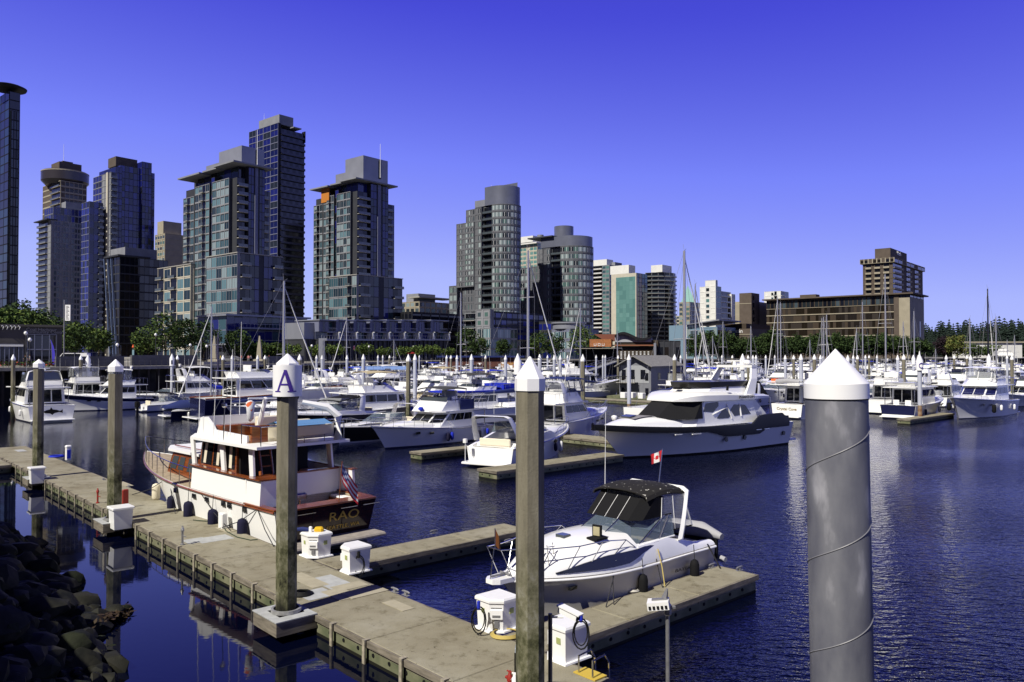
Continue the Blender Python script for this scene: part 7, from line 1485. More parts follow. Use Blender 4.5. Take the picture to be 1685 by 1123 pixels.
t, h = near(express, (303, 671), (252, 678), 2.7, 'white runabout with a dark canvas and an outboard motor at left', hd=ANG_V, L=8.2, canvas=BLACK, archm=None, ports=0); m = MB(); m.bev(-1.0, -.55, -.25, .25, .55, 1.25, .1); m.box(-.85, -.65, -.1, .1, -.4, .55); m.build('outboard_motor', BLACK, t)
t, h, *_ = near(flybridge, (346, 660), (288, 667), 4.0, 'white flybridge cruiser with a hardtop behind the blue covered boat', hd=ANG_V, L=12, bim=W_GEL, fb=2.0, fs=1.5)
t, h = near(express, (348, 680), (292, 688), 2.8, 'small boat under a rumpled navy blue cover left of the navy yacht', hd=ANG_V, L=8, archm=None, ports=0, hullm=NAVY); m = MB(); rnd = random.Random(4); m.loft([[(x, w_ * math.cos(PI * k / 8), 1.0 + hh_ * math.sin(PI * k / 8) + rnd.uniform(-.05, .08)) for k in range(9)] for x, w_, hh_ in ((-.3, 1.1, .3), (1.5, 1.35, .9), (3, 1.3, .7), (4.5, 1.3, 1.15), (6, 1.0, .5), (8, .2, .3))]); m.build('boat_cover', NAVYC, t, smooth=50)
t, h, *_ = near(flybridge, (480, 676), (352, 692), 4.8, 'long navy hulled motor yacht with a teak cap rail behind the wooden yacht', hd=ANG_V, L=17, hullm=NAVY, fb=3.0, fs=2.2, hh=1.9, archon=False, roofover=.03, boot=BOTT); m = MB()
for sg in (1, -1): m.tube([(x, sg * (h.bd(x) + .02), h.zs(x) + .04) for x in [17 * i / 16 for i in range(17)]], .07, 6)
m.build('cap_rail', TEAK, t)

# ---------------------------------------------------------------- grey floating house
b = Bld('floating_house', 'grey clapboard floating house with a pitched roof and balcony among the boats', 'house', 1071, 121, math.atan2(.84, .54), .4)
L = b.ky(1019); Rr = b.kx(1121); ze = b.z(602); zp = b.z(587); CL = mat('grey_clapboard', (.17, .175, .20), .8, var=.06, scale=2); LCL = mat('pale_clapboard', (.30, .31, .33), .8)
b.vol((0, Rr, 0, L), 0, ze, 2, ['SwSnSS', None, None, 'wSSw'], style(CL, G_DARK, sp=0, pier=0, ww=.4, wh=.5))
m = MB(); m.loft([[(x, -.5, ze - .25), (x, L / 2, zp), (x, L + .5, ze - .25), (x, L + .5, ze - .1), (x, L / 2, zp + .18), (x, -.5, ze - .1)] for x in (-.9, Rr + .5)]); m.build('roof', mat('grey_shingle', (.20, .195, .19), .9, var=.15, scale=3), b.o); m = MB(); m.loft([[(x, 0, ze), (x, L / 2, zp - .1), (x, L, ze)] for x in (.02, Rr - .02)]); m.build('gable', CL, b.o)
MB().box(-.04, 0, .3, L - .3, ze * .42, ze).build('pale_siding', LCL, b.o)
for y0, y1 in ((.9, 1.7), (2.7, 3.5), (4.2, 4.9)): MB().box(-.09, -.045, y0, y1, ze * .55, ze * .86).build('window', DGLASS, b.o)
m = MB(); m.box(-1.3, 0, L * .4, L, ze * .42, ze * .42 + .12); m.build('balcony_floor', C_SLAB, b.o); m = MB(); m.tube([(-1.3, L * .4, ze * .42 + 1), (-1.3, L, ze * .42 + 1)], .05)
for k in range(9): y = L * (.4 + .6 * k / 8); m.tube([(-1.3, y, ze * .42), (-1.3, y, ze * .42 + 1)], .03)
m.build('balcony_railing', BLACK, b.o); m = MB(); m.box(-2.5, Rr + 1, -1.6, L + 1, -.7, -.0); m.build('float', DSIDE, b.o); b.done()
for px, py, lb in ((1027, 655, 'white plastic drum left of the floating house door'), (1040, 655, 'white dock box by the floating house door'), (1056, 656, 'white dock box right of the floating house door'), (1088, 656, 'white dock box below the floating house side wall')):
    p = gnd(px, py, .5); o = MB().bev(-.45, .45, -.4, .4, 0, .8, .06).build('dock_box', W_PAINT, loc=p, rz=ANG_U); tag(o, lb, 'dock box')

# ---------------------------------------------------------------- sailboats: masts rise above everything
def mastat(px, pytop, pyb, label, L=11, hd=V_BACK, B=3.4, **k):
    p = gnd(px, pyb); top = at(px, pytop, p.y).z; d = Vector((math.cos(hd), math.sin(hd), 0)); return sailboat(label, p - d * .57 * L, hd, L, B, top, **k)
mastat(466, 463, 705, 'sailboat whose mast rises right behind the post lettered A', 12, hd=ANG_V, furl=True, spread=(.5,), mr=.12)
mastat(347, 505, 672, 'sailboat with a leaning furled jib and bright blue sail cover at left', 10, hd=ANG_V + PI, cover=BLUEC, spread=(.62,)); mastat(358, 548, 668, 'sailboat with a dark violet mast right of the blue covered one', 8, furl=False, mastm=mat('dark_mast', (.04, .035, .08), .5), spread=(.8,))
mastat(570, 522, 648, 'sailboat with a slim mast left of the long blue awning', 10, spread=(.6,)); mastat(758, 482, 660, 'sailboat with a crosstree low on its mast by the stone podium', 12, spread=(.52,), furl=False)
mastat(869, 413, 690, 'sailboat with the tall blue grey mast behind the middle foreground pile', 15, hd=ANG_V, mr=.15, spread=(.42, .72)); mastat(955, 500, 655, 'sailboat with a thin pale mast right of the middle pile', 10, spread=(.6,)); mastat(1016, 545, 640, 'sailboat with a short thin mast before the orange sign', 8, furl=False, spread=(.7,))
mastat(1127, 413, 688, 'sailboat with the tallest mast, wide spreaders and a navy sail cover', 15, hd=ANG_V, mr=.17, spread=(.47,), cover=NAVYC, B=4.0); mastat(1145, 468, 660, 'sailboat with a raked mast just right of the tallest mast', 12, hd=ANG_V, spread=(.6,)); mastat(1158, 540, 640, 'small sailboat with a grey sail cover below the white apartment block', 8, cover=C_GREY, spread=(.7,))
FS = [(1173, 553, 632), (1190, 530, 634), (1236, 537, 640), (1280, 490, 640), (1285, 498, 636), (1333, 560, 634), (1356, 522, 638), (1361, 518, 642), (1353, 524, 632), (1410, 540, 630), (1420, 497, 634), (1458, 452, 654), (1487, 530, 632), (1505, 512, 640), (1597, 525, 645), (1627, 476, 655), (1640, 523, 650), (1540, 575, 630), (648, 560, 632), (533, 560, 640), (1658, 560, 622), (1670, 552, 622)]
SLB = ['distant sailboat with a thin grey mast in front of the hotel tree row']
for i, (px, pt, pb) in enumerate(FS):
    lb = {1458: 'sailboat with the tall mast crossing the right part of the hotel', 1627: 'sailboat with a black mast against the sky at far right', 1280: 'sailboat whose mast crosses the left end of the hotel', 1597: 'sailboat with a pale mast before the yellow green tree', 1640: 'sailboat with a raked dark mast at far right', 648: 'small sailboat mast before the arcade', 533: 'small sailboat at the left end of the arcade', 1361: 'sailboat with the tallest mast of the trio before the hotel middle', 1505: 'sailboat at the right end of the hotel'}.get(px, 'distant sailboat with a thin grey mast in front of the shore trees')
    mastat(px, pt, pb, lb, random.choice((9, 10, 11)), hd=random.choice((V_BACK, ANG_V)), spread=(.6,), mr=.12, furl=i % 3 == 0, mastm=mat('black_mast', (.008, .008, .01), .4) if px == 1627 else ALU, group=None if lb[:7] != 'distant' else 'distant sailboats along the shore')

# ---------------------------------------------------------------- the crowded far rows: copies of a few kinds
rnd = random.Random(21)
FG = 'white motor boats in the crowded far rows'; kinds = []
z3 = (0, 0, -50)
FL = 'white motor boat in the crowded far rows of the marina'
kinds.append((express(FL, z3, 0, 10, 3.3, canvas=NAVYC, group=FG, detail=False)[0], 'white sport cruiser with a navy canvas top in the crowded far rows')); kinds.append((express(FL, z3, 0, 11, 3.5, canvas=W_GEL, group=FG, detail=False)[0], 'white hardtop sport cruiser in the crowded far rows')); kinds.append((express(FL, z3, 0, 9, 3.0, archm=None, group=FG, detail=False)[0], 'small white open cruiser in the crowded far rows')); kinds.append((express(FL, z3, 0, 11, 3.4, canvas=BLACK, hullm=NAVY, group=FG, detail=False)[0], 'navy hulled sport cruiser with black canvas in the crowded far rows'))
kinds.append((flybridge(FL, z3, 0, 13, 4.1, bim=W_GEL, archon=False, group=FG, detail=False)[0], 'white flybridge yacht with a pale bimini in the crowded far rows')); kinds.append((flybridge(FL, z3, 0, 14, 4.3, group=FG, detail=False)[0], 'white flybridge yacht with a radar arch in the crowded far rows')); kinds.append((flybridge(FL, z3, 0, 12, 3.9, bim=BLUEC, archon=False, vert=True, group=FG, detail=False)[0], 'white trawler with a blue bimini in the crowded far rows')); kinds.append((flybridge(FL, z3, 0, 12, 4.0, archon=False, encl=BLACK, bim=BLACK, group=FG, detail=False)[0], 'white flybridge boat with black curtains in the crowded far rows'))
GR = ['sport cruisers with navy canvas', 'hardtop sport cruisers', 'small open cruisers', 'navy hulled sport cruisers', 'flybridge yachts with pale bimini', 'flybridge yachts with radar arch', 'trawlers with blue bimini', 'flybridge boats with black curtains']
SPOTS = []
def row(px0, px1, py, step, prob=1.0):
    px = px0
    while px < px1:
        if rnd.random() < prob: SPOTS.append((px + rnd.uniform(-4, 4), py + rnd.uniform(-1.5, 1.5)))
        px += step * rnd.uniform(.85, 1.15)
row(520, 880, 664, 30); row(470, 900, 650, 27); row(560, 1000, 638, 22); row(640, 940, 628, 20)
row(1130, 1560, 662, 42, .8); row(1130, 1640, 648, 30); row(1090, 1690, 638, 24); row(1080, 1690, 629, 19); row(1150, 1690, 622, 16); row(1250, 1690, 617, 15); row(1500, 1690, 668, 60, .6); row(380, 470, 655, 30, .8)
placed = [False] * 8; SPOTS.sort(key=lambda s_: s_[1])
for i, (px, py) in enumerate(SPOTS):
    if 1015 < px < 1095 and py > 620: continue
    p = gnd(px, py); k = rnd.choice((0, 1, 1, 2, 3, 4, 4, 5, 5, 6, 7)); hd = (V_BACK if rnd.random() < .6 else ANG_V) + rnd.uniform(-.05, .05); root, lb = kinds[k]; s_ = rnd.uniform(.85, 1.05)
    d = Vector((math.cos(hd), math.sin(hd), 0)); p = p - d * 5
    if not placed[k]: placed[k] = True; root.location = p; root.rotation_euler = (0, 0, hd); root.scale = (s_,) * 3; root['label'] = lb; root['group'] = GR[k] + ' in the far rows'
    else: dup(root, p, hd, lb, GR[k] + ' in the far rows', s_)
for k in range(8):
    if not placed[k]:
        for ch in list(kinds[k][0].children):
            for g_ in list(ch.children): bpy.data.objects.remove(g_)
            bpy.data.objects.remove(ch)
        bpy.data.objects.remove(kinds[k][0])
# long awning roof, brown wooden work boat house
p = gnd(625, 640); t = thing('covered_barge', 'barge under a long pale blue awning in the far rows', 'barge', p, ANG_V - .5); m = MB(); m.prism([(-5, -2.2), (5, -2.2), (5.6, 0), (5, 2.2), (-5, 2.2)], 0, 1.0); m.build('hull', W_PAINT, t); m = MB(); m.loft([[(x, -2.4, 3.9), (x, 0, 4.5), (x, 2.4, 3.9), (x, 2.4, 3.8), (x, 0, 4.38), (x, -2.4, 3.8)] for x in (-5.4, 5.4)]); m.build('awning', mat('pale_blue_awning', (.16, .25, .48), .7), t); m = MB()
for x in (-5, 0, 5):
    for y in (-2.2, 2.2): m.tube([(x, y, 1), (x, y, 3.9)], .05)
m.build('awning_post', STEEL, t)
p = gnd(790, 632); t = thing('workboat_house', 'floating brown and orange boathouse with a blue roof edge behind the masts', 'boathouse', p, ANG_V - .6); m = MB(); m.box(-9, 9, -3, 3, .3, 6.2); m.build('wall', mat('dark_red_boards', (.11, .045, .035), .8, var=.2, scale=1), t); m = MB(); m.box(-10, 10, -3.6, 3.6, 6.2, 6.6); m.build('roof', NAVYC, t); m = MB(); m.box(4.5, 8, -3.1, -3.0, .6, 5); m.build('orange_door', mat('orange_boards', (.40, .2, .05), .7), t); m = MB(); m.box(-9.5, 9.5, -4, 4, -.3, .3); m.build('float', DSIDE, t)
# far right sheds and yachts under the wood
p = at(1618, 585, 470).to_2d().to_3d() + Vector((0, 0, GZ)); t = thing('long_shed', 'long low pale shed on the far shore below the conifer wood', 'shed', p, -.1); MB().box(-16, 20, -4, 4, 0, 9.0).build('wall', C_WHITE, t); MB().box(-17, 21, -5, 5, 9.0, 9.8).build('roof', C_BEIGE, t)
for px, pyb, lb in ((1662, 616, 'dark hulled ship with white decks at the far right edge'),):
    flybridge(lb, gnd(px, pyb) , ANG_V + .5, 30, 7, hullm=NAVY, fb=4.5, fs=3.4, hh=3.0, flyh=1.6)
flag_p = at(585, 585, 200).to_2d().to_3d() + Vector((0, 0, GZ)); t = thing('flagpole', 'flagpole with a red and white maple leaf flag before the arcade', 'flagpole', flag_p); flag(t, 0, 0, 0, 4.2, 1.9, 1.0, 'ca', droop=.1)
p = at(676, 585, 225).to_2d().to_3d() + Vector((0, 0, GZ)); t = thing('parasol', 'red parasol on the promenade before the arcade', 'parasol', p); m = MB(); m.lathe([(1.3, 2.1), (.9, 2.45), (.05, 2.75)], 12); m.build('canopy', RED, t); MB().tube([(0, 0, 0), (0, 0, 2.7)], .04).build('pole', GREYM, t)
p = at(529, 585, 165).to_2d().to_3d() + Vector((0, 0, GZ)); t = thing('concrete_column', 'tall pale grey letter shaped column at the left end of the arcade', 'column', p); zt_ = at(CX, 557, 165).z - GZ; MB().box(-.5, .4, -.5, .5, 0, zt_).build('shaft', C_METAL, t); MB().box(.4, 1.2, -.5, .5, zt_ - .5, zt_).build('arm', C_METAL, t)
# gangway ramp left of the floating house
gp = gnd(1000, 630); t = thing('gangway', 'long grey gangway ramp with lattice sides behind the floating house', 'gangway', gp); 
a = at(915, 632, 190) ; bq = at(1018, 596, 235); m = MB(); d = (bq - a); n_ = Vector((-d.y, d.x, 0)).normalized(); m.loft([[a - gp, a + n_ * 1.8 - gp, a + n_ * 1.8 - gp + Vector((0, 0, .3)), a - gp + Vector((0, 0, .3))], [bq - gp, bq + n_ * 1.8 - gp, bq + n_ * 1.8 - gp + Vector((0, 0, .3)), bq - gp + Vector((0, 0, .3))]]); m.build('deck', C_GREY, t); m = MB()
for o in (0, 1.8):
    A = a - gp + n_ * o; B_ = bq - gp + n_ * o; m.tube([A + Vector((0, 0, 1.6)), B_ + Vector((0, 0, 1.6))], .06, 4)
    for k in range(16): q0 = A.lerp(B_, k / 16); q1 = A.lerp(B_, (k + 1) / 16); m.tube([q0, q1 + Vector((0, 0, 1.6))], .035, 4); m.tube([q0, q0 + Vector((0, 0, 1.6))], .035, 4)
m.build('lattice_rail', GALV, t)

# ---------------------------------------------------------------- piles of the farther rows
PW = mat('pale_coated_pile', (.42, .44, .52), .5)
PIL = [(22, 10, 'c'), (133, 8, 'c'), (145, 7, 's'), (283, 9, 's'), (292, 6, 'c'), (367, 8, 'c'), (382, 6, 'w'), (424, 6, 'w'), (436, 6, 'c'), (493, 10, 'c'), (521, 6, 'w'), (530, 7, 'w'), (571, 7, 'w'), (598, 9, 'w'), (622, 5, 'w'), (630, 4.5, 'w'), (641, 5, 'c'), (648, 4, 'w'), (672, 12, 'c'), (683, 10, 'w'), (690, 4, 'w'), (735, 6, 'w'), (742, 6, 'c'), (752, 7, 'w'), (776, 10, 'w'), (799, 6, 'c'), (832, 8, 'w'), (852, 17, 's'), (888, 10, 'w'), (901, 5, 'w'), (912, 8, 'w'), (922, 8, 'w'), (934, 5, 'w'), (959, 12, 'c'), (981, 5, 'w'), (992, 4.5, 'w'), (996, 4.5, 'w'), (1017, 6, 'c'), (1035, 10, 'r'), (1110, 10, 'c'), (1120, 5, 'w'), (1145, 8, 's'), (1172, 4, 'w'), (1222, 13, 's'), (1231, 6, 'c'), (1239, 6, 'w'), (1244, 6, 'w'), (1292, 7, 'w'), (1306, 7, 'c'), (1318, 9.8, 'r'), (1340, 9, 'c'), (1350, 7, 'w'), (1355, 5, 'w'), (1395, 7, 's'), (1404, 6, 'w'), (1411, 7, 'c'), (1424, 5, 'w'), (1430, 5, 'c'), (1477, 8, 'w'), (1487, 9, 'c'), (1503, 8, 's'), (1511, 7, 'w'), (1557, 7, 'w'), (1570, 6, 'c'), (1591, 6, 'c'), (1597, 8, 'w'), (1627, 9, 's'), (1657, 6, 'w'), (1665, 8, 'c'), (1443, 5, 'w'), (1260, 5, 'w'), (1275, 4.5, 'w'), (1188, 4.5, 'w'), (1205, 5, 'c')]
KN = {'w': 'pale coated steel pile', 'c': 'brown concrete pile', 's': 'wide white sleeved pile', 'r': 'pale pile with a rusty foot'}
WHERE = {672: 'nearest of those behind the white trawler', 683: 'just right of the nearest brown one behind the trawler', 776: 'thickest one above the blue trimmed fishing boat', 959: 'right of the middle foreground pile', 1035: 'standing before the floating house', 1110: 'with an orange mark behind the floating house', 1318: 'left of the grey spiral pile', 22: 'at the far left shore', 493: 'right of the post lettered A', 598: 'left of the blue awning', 1222: 'above the large yacht arch', 852: 'peeping out beside the middle foreground cap', 1665: 'behind the yacht at the right edge', 367: 'behind the wooden yacht antennas', 283: 'with two dark marks on its sleeve', 888: 'second right of the middle foreground pile', 1340: 'left of the grey spiral pile cap'}
pg = {}
for px, wp, kd in PIL:
    Y = .64 * F / wp if kd != 's' else .85 * F / wp; p = at(px, 585, Y); lb = KN[kd] + ' ' + WHERE.get(px, 'among the boats of the far rows'); tip = at(px, 584.5 if wp < 9 else 583, Y).z; rim = tip - .62
    if px < 480: Y = min(Y, 92 + px * .06)
    Y = min(Y, 100 + px * .17); p = at(px, 585, Y)
    gname = {'w': 'pale coated piles', 'c': 'brown concrete piles', 's': 'white sleeved piles', 'r': 'rusty footed piles'}[kd] + ' of the far rows'
    if kd == 'c': octpile(p, .40, rim, lb, gname, wet=1.4, tipz=tip)
    elif kd == 's':
        t = roundpile(p, .40, rim, lb, gname, PW, True, tip); m = MB(); m.lathe([(.31, rim - 1.05), (.31, rim), (.02, tip + .05)], 18); m.build('sleeve', CAPW, t, smooth=30)
        if px == 283: m = MB(); [m.box(-.12 + .14 * k, -.04 + .14 * k, -.33, -.30, rim - .8, rim - .25) for k in (0, 1)]; t.rotation_euler = (0, 0, math.atan2(p.y, p.x) - PI / 2); m.build('sleeve_mark', NAVY, t)
    else: roundpile(p, .40 if kd == 'w' else .42, rim, lb, gname, PW, kd == 'r', tip)
# the white post lettered C, on a rusty pile at right
p = gnd(1514, 690, .2); t = roundpile(p, .42, 5.7, 'white pile with a round sleeve lettered C beside the navy stern trawler', None, PW, True, at(1517, 578, p.y).z); t.pop('group', None); t.rotation_euler = (0, 0, 0)
m = MB(); m.lathe([(.34, 5.15), (.34, 6.15), (.05, 6.8)], 20); m.build('sleeve', CAPW, t, smooth=30); a0 = math.atan2(-p.y, -p.x) + .5; m = MB(); m.tube([((.36) * math.cos(a0 + .21 * math.cos(q) / .34), .36 * math.sin(a0 + .21 * math.cos(q) / .34), 5.65 + .24 * math.sin(q)) for q in [R(45 + 270 * i / 14) for i in range(15)]], .045, 6); m.build('sleeve_letter', VIO, t)
# ---------------------------------------------------------------- foreground dock gear
DBW = mat('white_fibreglass', (.76, .76, .75), .35, var=.03, scale=3)
STK = mat('green_sticker', (.30, .34, .12), .5)
def pedestal(u, v, rz, label, face=1):
    'five sided white service pedestal set in the dock corner'
    t = thing('service_pedestal', label, 'service pedestal', uv(u, v, DZ), ANG_U + rz); t.scale = (.82, .82, .76); P = [(-.44, -.16), (-.16, -.44), (.40, -.44), (.42, .40), (-.44, .40)]
    def sc(P, k): return [(x * k, y * k) for x, y in P]
    m = MB(); m.loft([[(x, y, .004) for x, y in sc(P, 1.12)], [(x, y, .05) for x, y in sc(P, 1.1)]]); m.build('base_plate', W_PAINT, t)
    m = MB(); m.loft([[(x, y, .05) for x, y in sc(P, .90)], [(x, y, .86) for x, y in sc(P, .98)]]); m.build('body', DBW, t)
    m = MB(); m.loft([[(x, y, .86) for x, y in sc(P, 1.06)], [(x, y, .93) for x, y in sc(P, 1.06)], [(x, y, .98) for x, y in sc(P, .98)]]); m.build('lid', DBW, t)
    c = Vector((-.29, -.29, 0)); n = Vector((-1, -1, 0)).normalized(); d = Vector((1, -1, 0)).normalized()
    def plate(x0, x1, z0, z1, o0, o1, mm, name):
        m = MB(); q = [c + d * x0 + n * o0, c + d * x1 + n * o0, c + d * x1 + n * o1, c + d * x0 + n * o1]; m.loft([[p + Vector((0, 0, z)) for p in q] for z in (z0, z1)]); return m.build(name, mm, t)
    plate(-.15, .15, .70, .78, -.05, .0, DGLASS, 'display'); plate(-.17, .17, .40, .66, -.06, .05, W_PAINT, 'meter_box'); plate(-.11, .11, .45, .52, .05, .056, GREYM, 'meter_label'); plate(-.06, .06, .14, .36, -.06, .02, GREYM, 'conduit')
    m = MB(); m.box(-.435, -.40, .05, .17, .52, .66); m.build('sticker', STK, t)
    m = MB(); m.box(.08, .22, -.435, -.40, .5, .66); m.build('sticker', STK, t); return t
pedestal(-22.05, 11.95, PI / 2, 'white service pedestal with a yellow sponge on its lid, by the wooden yacht stern'); pedestal(-19.8, 11.95, 0, 'white service pedestal with a black hose, on the near side of the middle finger'); pedestal(-13.45, 11.85, PI / 2, 'white service pedestal left of the middle foreground pile with a yellow hose at its foot'); pedestal(-11.2, 11.75, 0, 'white service pedestal right of the middle foreground pile, below the security camera')
p = uv(-22.05, 11.95, DZ + .75); o = MB().bev(-.16, .12, -.1, .1, 0, .13, .05).build('sponge', mat('yellow_sponge', (.62, .38, .02), .9), loc=p + Vector((.1, 0, 0))); tag(o, 'yellow sponge lying on the pedestal lid by the wooden yacht', 'sponge')
m = MB(); m.tube([(-.22, 0, .06), (0, .02, .07), (.22, 0, .06)], [.05, .07, .05], 8); o = m.build('work_gloves', NAVYC, loc=p + Vector((-.42, -.05, 0))); tag(o, 'dark blue gloves on the pedestal lid left of the yellow sponge', 'gloves'); o = MB().bev(-.05, .05, -.04, .04, 0, .16, .02).build('cleaner_tin', W_PAINT, loc=p + Vector((-.16, -.08, 0))); tag(o, 'small white tin on the pedestal lid between gloves and sponge', 'tin')
def coil(c, r0, turns, m, label, name='hose', rr=.016, sq=1.0, z=.02, tail=None):
    b = MB(); pts = [((r0 - .02 * a / (2 * PI)) * math.cos(a), sq * (r0 - .02 * a / (2 * PI)) * math.sin(a), z + .012 * (a / (2 * PI)) + .006 * math.sin(3 * a)) for a in [2 * PI * turns * i / (turns * 20) for i in range(turns * 20 + 1)]]
    if tail: pts = list(tail) + pts
    b.tube(pts, rr, 6); o = b.build(name, m, loc=c, smooth=60); tag(o, label, name.replace('_', ' ')); return o
coil(gnd(832, 1046, DZ), .34, 4, mat('yellow_hose', (.42, .33, .10), .7), 'coiled yellow hose on the deck at the foot of the pedestal', 'coiled_hose'); coil(gnd(497, 979, DZ), .28, 6, RUBBER, 'flat black rope coil on the main dock right of the pile lettered A', 'rope_coil', .018); coil(gnd(1040, 973, DZ), .2, 3, ROPE, 'pale rope coil on the foreground finger beside the cruiser', 'rope_coil', .014); coil(gnd(93, 752, DZ), .42, 4, BLUEC, 'blue rope heap on the far end of the main dock', 'rope_coil', .04)
g1 = gnd(330, 842, DZ); m = MB(); pts = [gnd(px, py, DZ + .02) - g1 for px, py in ((310, 848), (325, 846), (345, 855), (365, 862), (372, 874), (390, 884), (412, 889), (424, 888))]; m.tube(pts, .016, 6); m.tube([gnd(px, py, DZ + .02) - g1 for px, py in ((378, 866), (362, 858), (340, 858), (318, 856))], .016, 6); o = m.build('garden_hose', mat('green_hose', (.03, .05, .03), .6), loc=g1); tag(o, 'dark green hose snaking over the dock beside the wooden yacht', 'hose')
for (px, py, dx, lb) in ((592, 930, .0, 'black cable loop hanging on the pedestal of the middle finger'), (788, 1018, 0, 'black cable loop with a blue plug left of the pedestal'), (955, 1040, 0, 'black cable hanging on the far right side of the camera pedestal')):
    Yv = {592: 22.5, 788: 17.5, 955: 15.6}[px]; c = at(px, py, Yv); m = MB(); m.tube([(.16 * math.cos(a), .03 * math.sin(2 * a) - .12, .3 * math.sin(a)) for a in [2 * PI * i / 16 for i in range(17)]], .016, 6); m.tube([(.13 * math.cos(a), .03 * math.cos(2 * a) - .14, .24 * math.sin(a) + .03) for a in [2 * PI * i / 16 for i in range(17)]], .014, 6)
    t = thing('power_cable', lb, 'cable', c); m.build('loop', RUBBER, t); MB().tube([(0, -.14, .24), (0, -.14, .42)], .04, 8).build('plug', BLUEC if px != 592 else RUBBER, t)
# small white square boxes beside the left piles
def sqbox(px, py, w_, label):
    t = thing('white_box', label, 'box', uv(px, 8.88, .34), ANG_U, None); s = w_ / 2
    m = MB(); m.loft([[(-s * .9, -s * .9, 0), (s * .9, -s * .9, 0), (s * .9, s * .9, 0), (-s * .9, s * .9, 0)], [(-s, -s, .72), (s, -s, .72), (s, s, .72), (-s, s, .72)]]); m.build('body', DBW, t); m = MB(); m.bev(-s - .05, s + .05, -s - .05, s + .05, .72, .80, .02); m.build('lid', DBW, t)
sqbox(pB.dot(UD) + .82, 0, .66, 'larger square white box hung beside the concrete pile second from the left'); sqbox(pC.dot(UD) + .80, 0, .60, 'smaller square white box hung beside the leftmost concrete pile')
p = gnd(112, 757, DZ); t = thing('dock_pedestal', 'small white and blue power pedestal at the far edge of the main dock', 'power pedestal', p, ANG_U); MB().bev(-.14, .14, -.14, .14, 0, .75, .04).build('body', DBW, t); MB().box(.141, .16, -.1, .1, .1, .6).build('blue_panel', BLUEC, t); MB().bev(-.16, .16, -.16, .16, .75, .86, .05).build('cap', W_PAINT, t)
# fire hydrants / standpipes at the dock edge
def standpipe(px, py, m_, label, z=DZ):
    p = gnd(px, py, z); p = uv(p.dot(UD), max(9.38, p.dot(VD)), z); t = thing('standpipe', label, 'standpipe', p, ANG_U); m = MB(); m.lathe([(.07, 0), (.07, .03), (.035, .05), (.035, .42), (.055, .44), (.055, .52), (.03, .56), (.02, .62)], 10); m.build('pipe', m_, t, smooth=40); m = MB(); m.tube([(-.1, 0, .48), (.1, 0, .48)], .028, 8); m.tube([(-.07, 0, .6), (.07, 0, .6)], .015, 6); m.tube([(0, 0, .3), (.2, .05, .28)], .018, 6); m.build('valve', m_, t)
standpipe(154, 829, RED, 'dark red standpipe at the near dock edge beside the second pile'); standpipe(293, 898, GALV, 'grey standpipe with a white collar at the near dock edge'); standpipe(819, 1170, RED, 'bright red valve head at the lower edge left of the middle pile'); standpipe(832, 1172, W_PAINT, 'small white valve right of the red one at the lower edge')
o = MB().bev(-.05, .05, -.12, .12, 0, .75, .03).build('life_ring_post', RED, loc=gnd(206, 836, DZ), rz=ANG_U); tag(o, 'narrow red box behind the pile second from the left', 'fire box')
# grey cabinet behind the middle pile
p = gnd(852, 1160, DZ); t = thing('electric_cabinet', 'grey metal cabinet left of the middle foreground pile at the lower edge', 'cabinet', uv(p.dot(UD), 9.75, DZ), ANG_U + .75); MB().bev(-.22, .22, -.14, .14, 0, .98, .02).build('body', mat('cabinet_grey', (.25, .27, .30), .5), t); MB().box(-.225, -.19, -.15, -.142, .05, .9).build('door_edge', BLACK, t)
p = uv(-8.85, 10.2, DZ); o = MB().bev(-.75, .75, -.5, .5, .005, .05, .02).build('dock_hatch', PATCH, loc=p, rz=ANG_U); tag(o, 'pale grey hatch cover on the dock right of the middle foreground pile', 'hatch cover')
p = gnd(978, 1108, DZ); t = thing('swim_ladder', 'small dock ladder with a yellow step at the lower edge', 'ladder', p, ANG_U); m = MB(); 
for s in (-.18, .18): m.tube([(s, -.25, 0), (s, -.25, .35), (s, .1, .38), (s, .22, .2), (s, .24, -.8)], .02, 6)
m.build('ladder_rail', STEEL, t); MB().box(-.28, .28, -.3, .05, .006, .03).build('yellow_step', mat('yellow_grit', (.5, .36, .06), .8), t)
# camera pole and antenna pole near the bottom edge, standing on the dock
Yc = 13.2; zc = at(905, 1010, Yc).z
t = thing('camera_pole', 'thin dark pole carrying a white security camera right of the middle pile', 'camera pole', (at(905, 585, Yc).x, Yc, DZ)); MB().tube([(0, 0, 0), (0, 0, zc - DZ)], .036, 10).build('pole', mat('dark_grey_pole', (.10, .10, .11), .5, metal=.3), t, smooth=60); MB().tube([(0, 0, zc - DZ - .06), (.22, .0, zc - DZ - .06)], .018, 6).build('bracket', W_PAINT, t)
m = MB(); M = Matrix.Translation((.30, -.02, zc - DZ + .02)) @ Matrix.Rotation(R(-38), 4, 'Z') @ Matrix.Rotation(R(12), 4, 'Y'); m.box(-.17, .20, -.06, .06, -.05, .05, 0, M); cb = m.build('security_camera', W_PAINT, t); m = MB(); m.box(-.2, .25, -.08, .08, .052, .075, 0, M); m.build('sun_shield', W_PAINT, cb); m = MB(); m.box(.20, .215, -.045, .045, -.04, .04, 0, M); m.build('lens', DGLASS, cb)
Ya = 12.2; za = at(1097, 1000, Ya).z
t = thing('antenna_pole', 'thin grey pole topped with a white radio box in the right foreground', 'antenna pole', (at(1097, 585, Ya).x, Ya, DZ)); MB().tube([(0, 0, 0), (0, 0, za - DZ + .05)], .032, 10).build('pole', GALV, t, smooth=60)
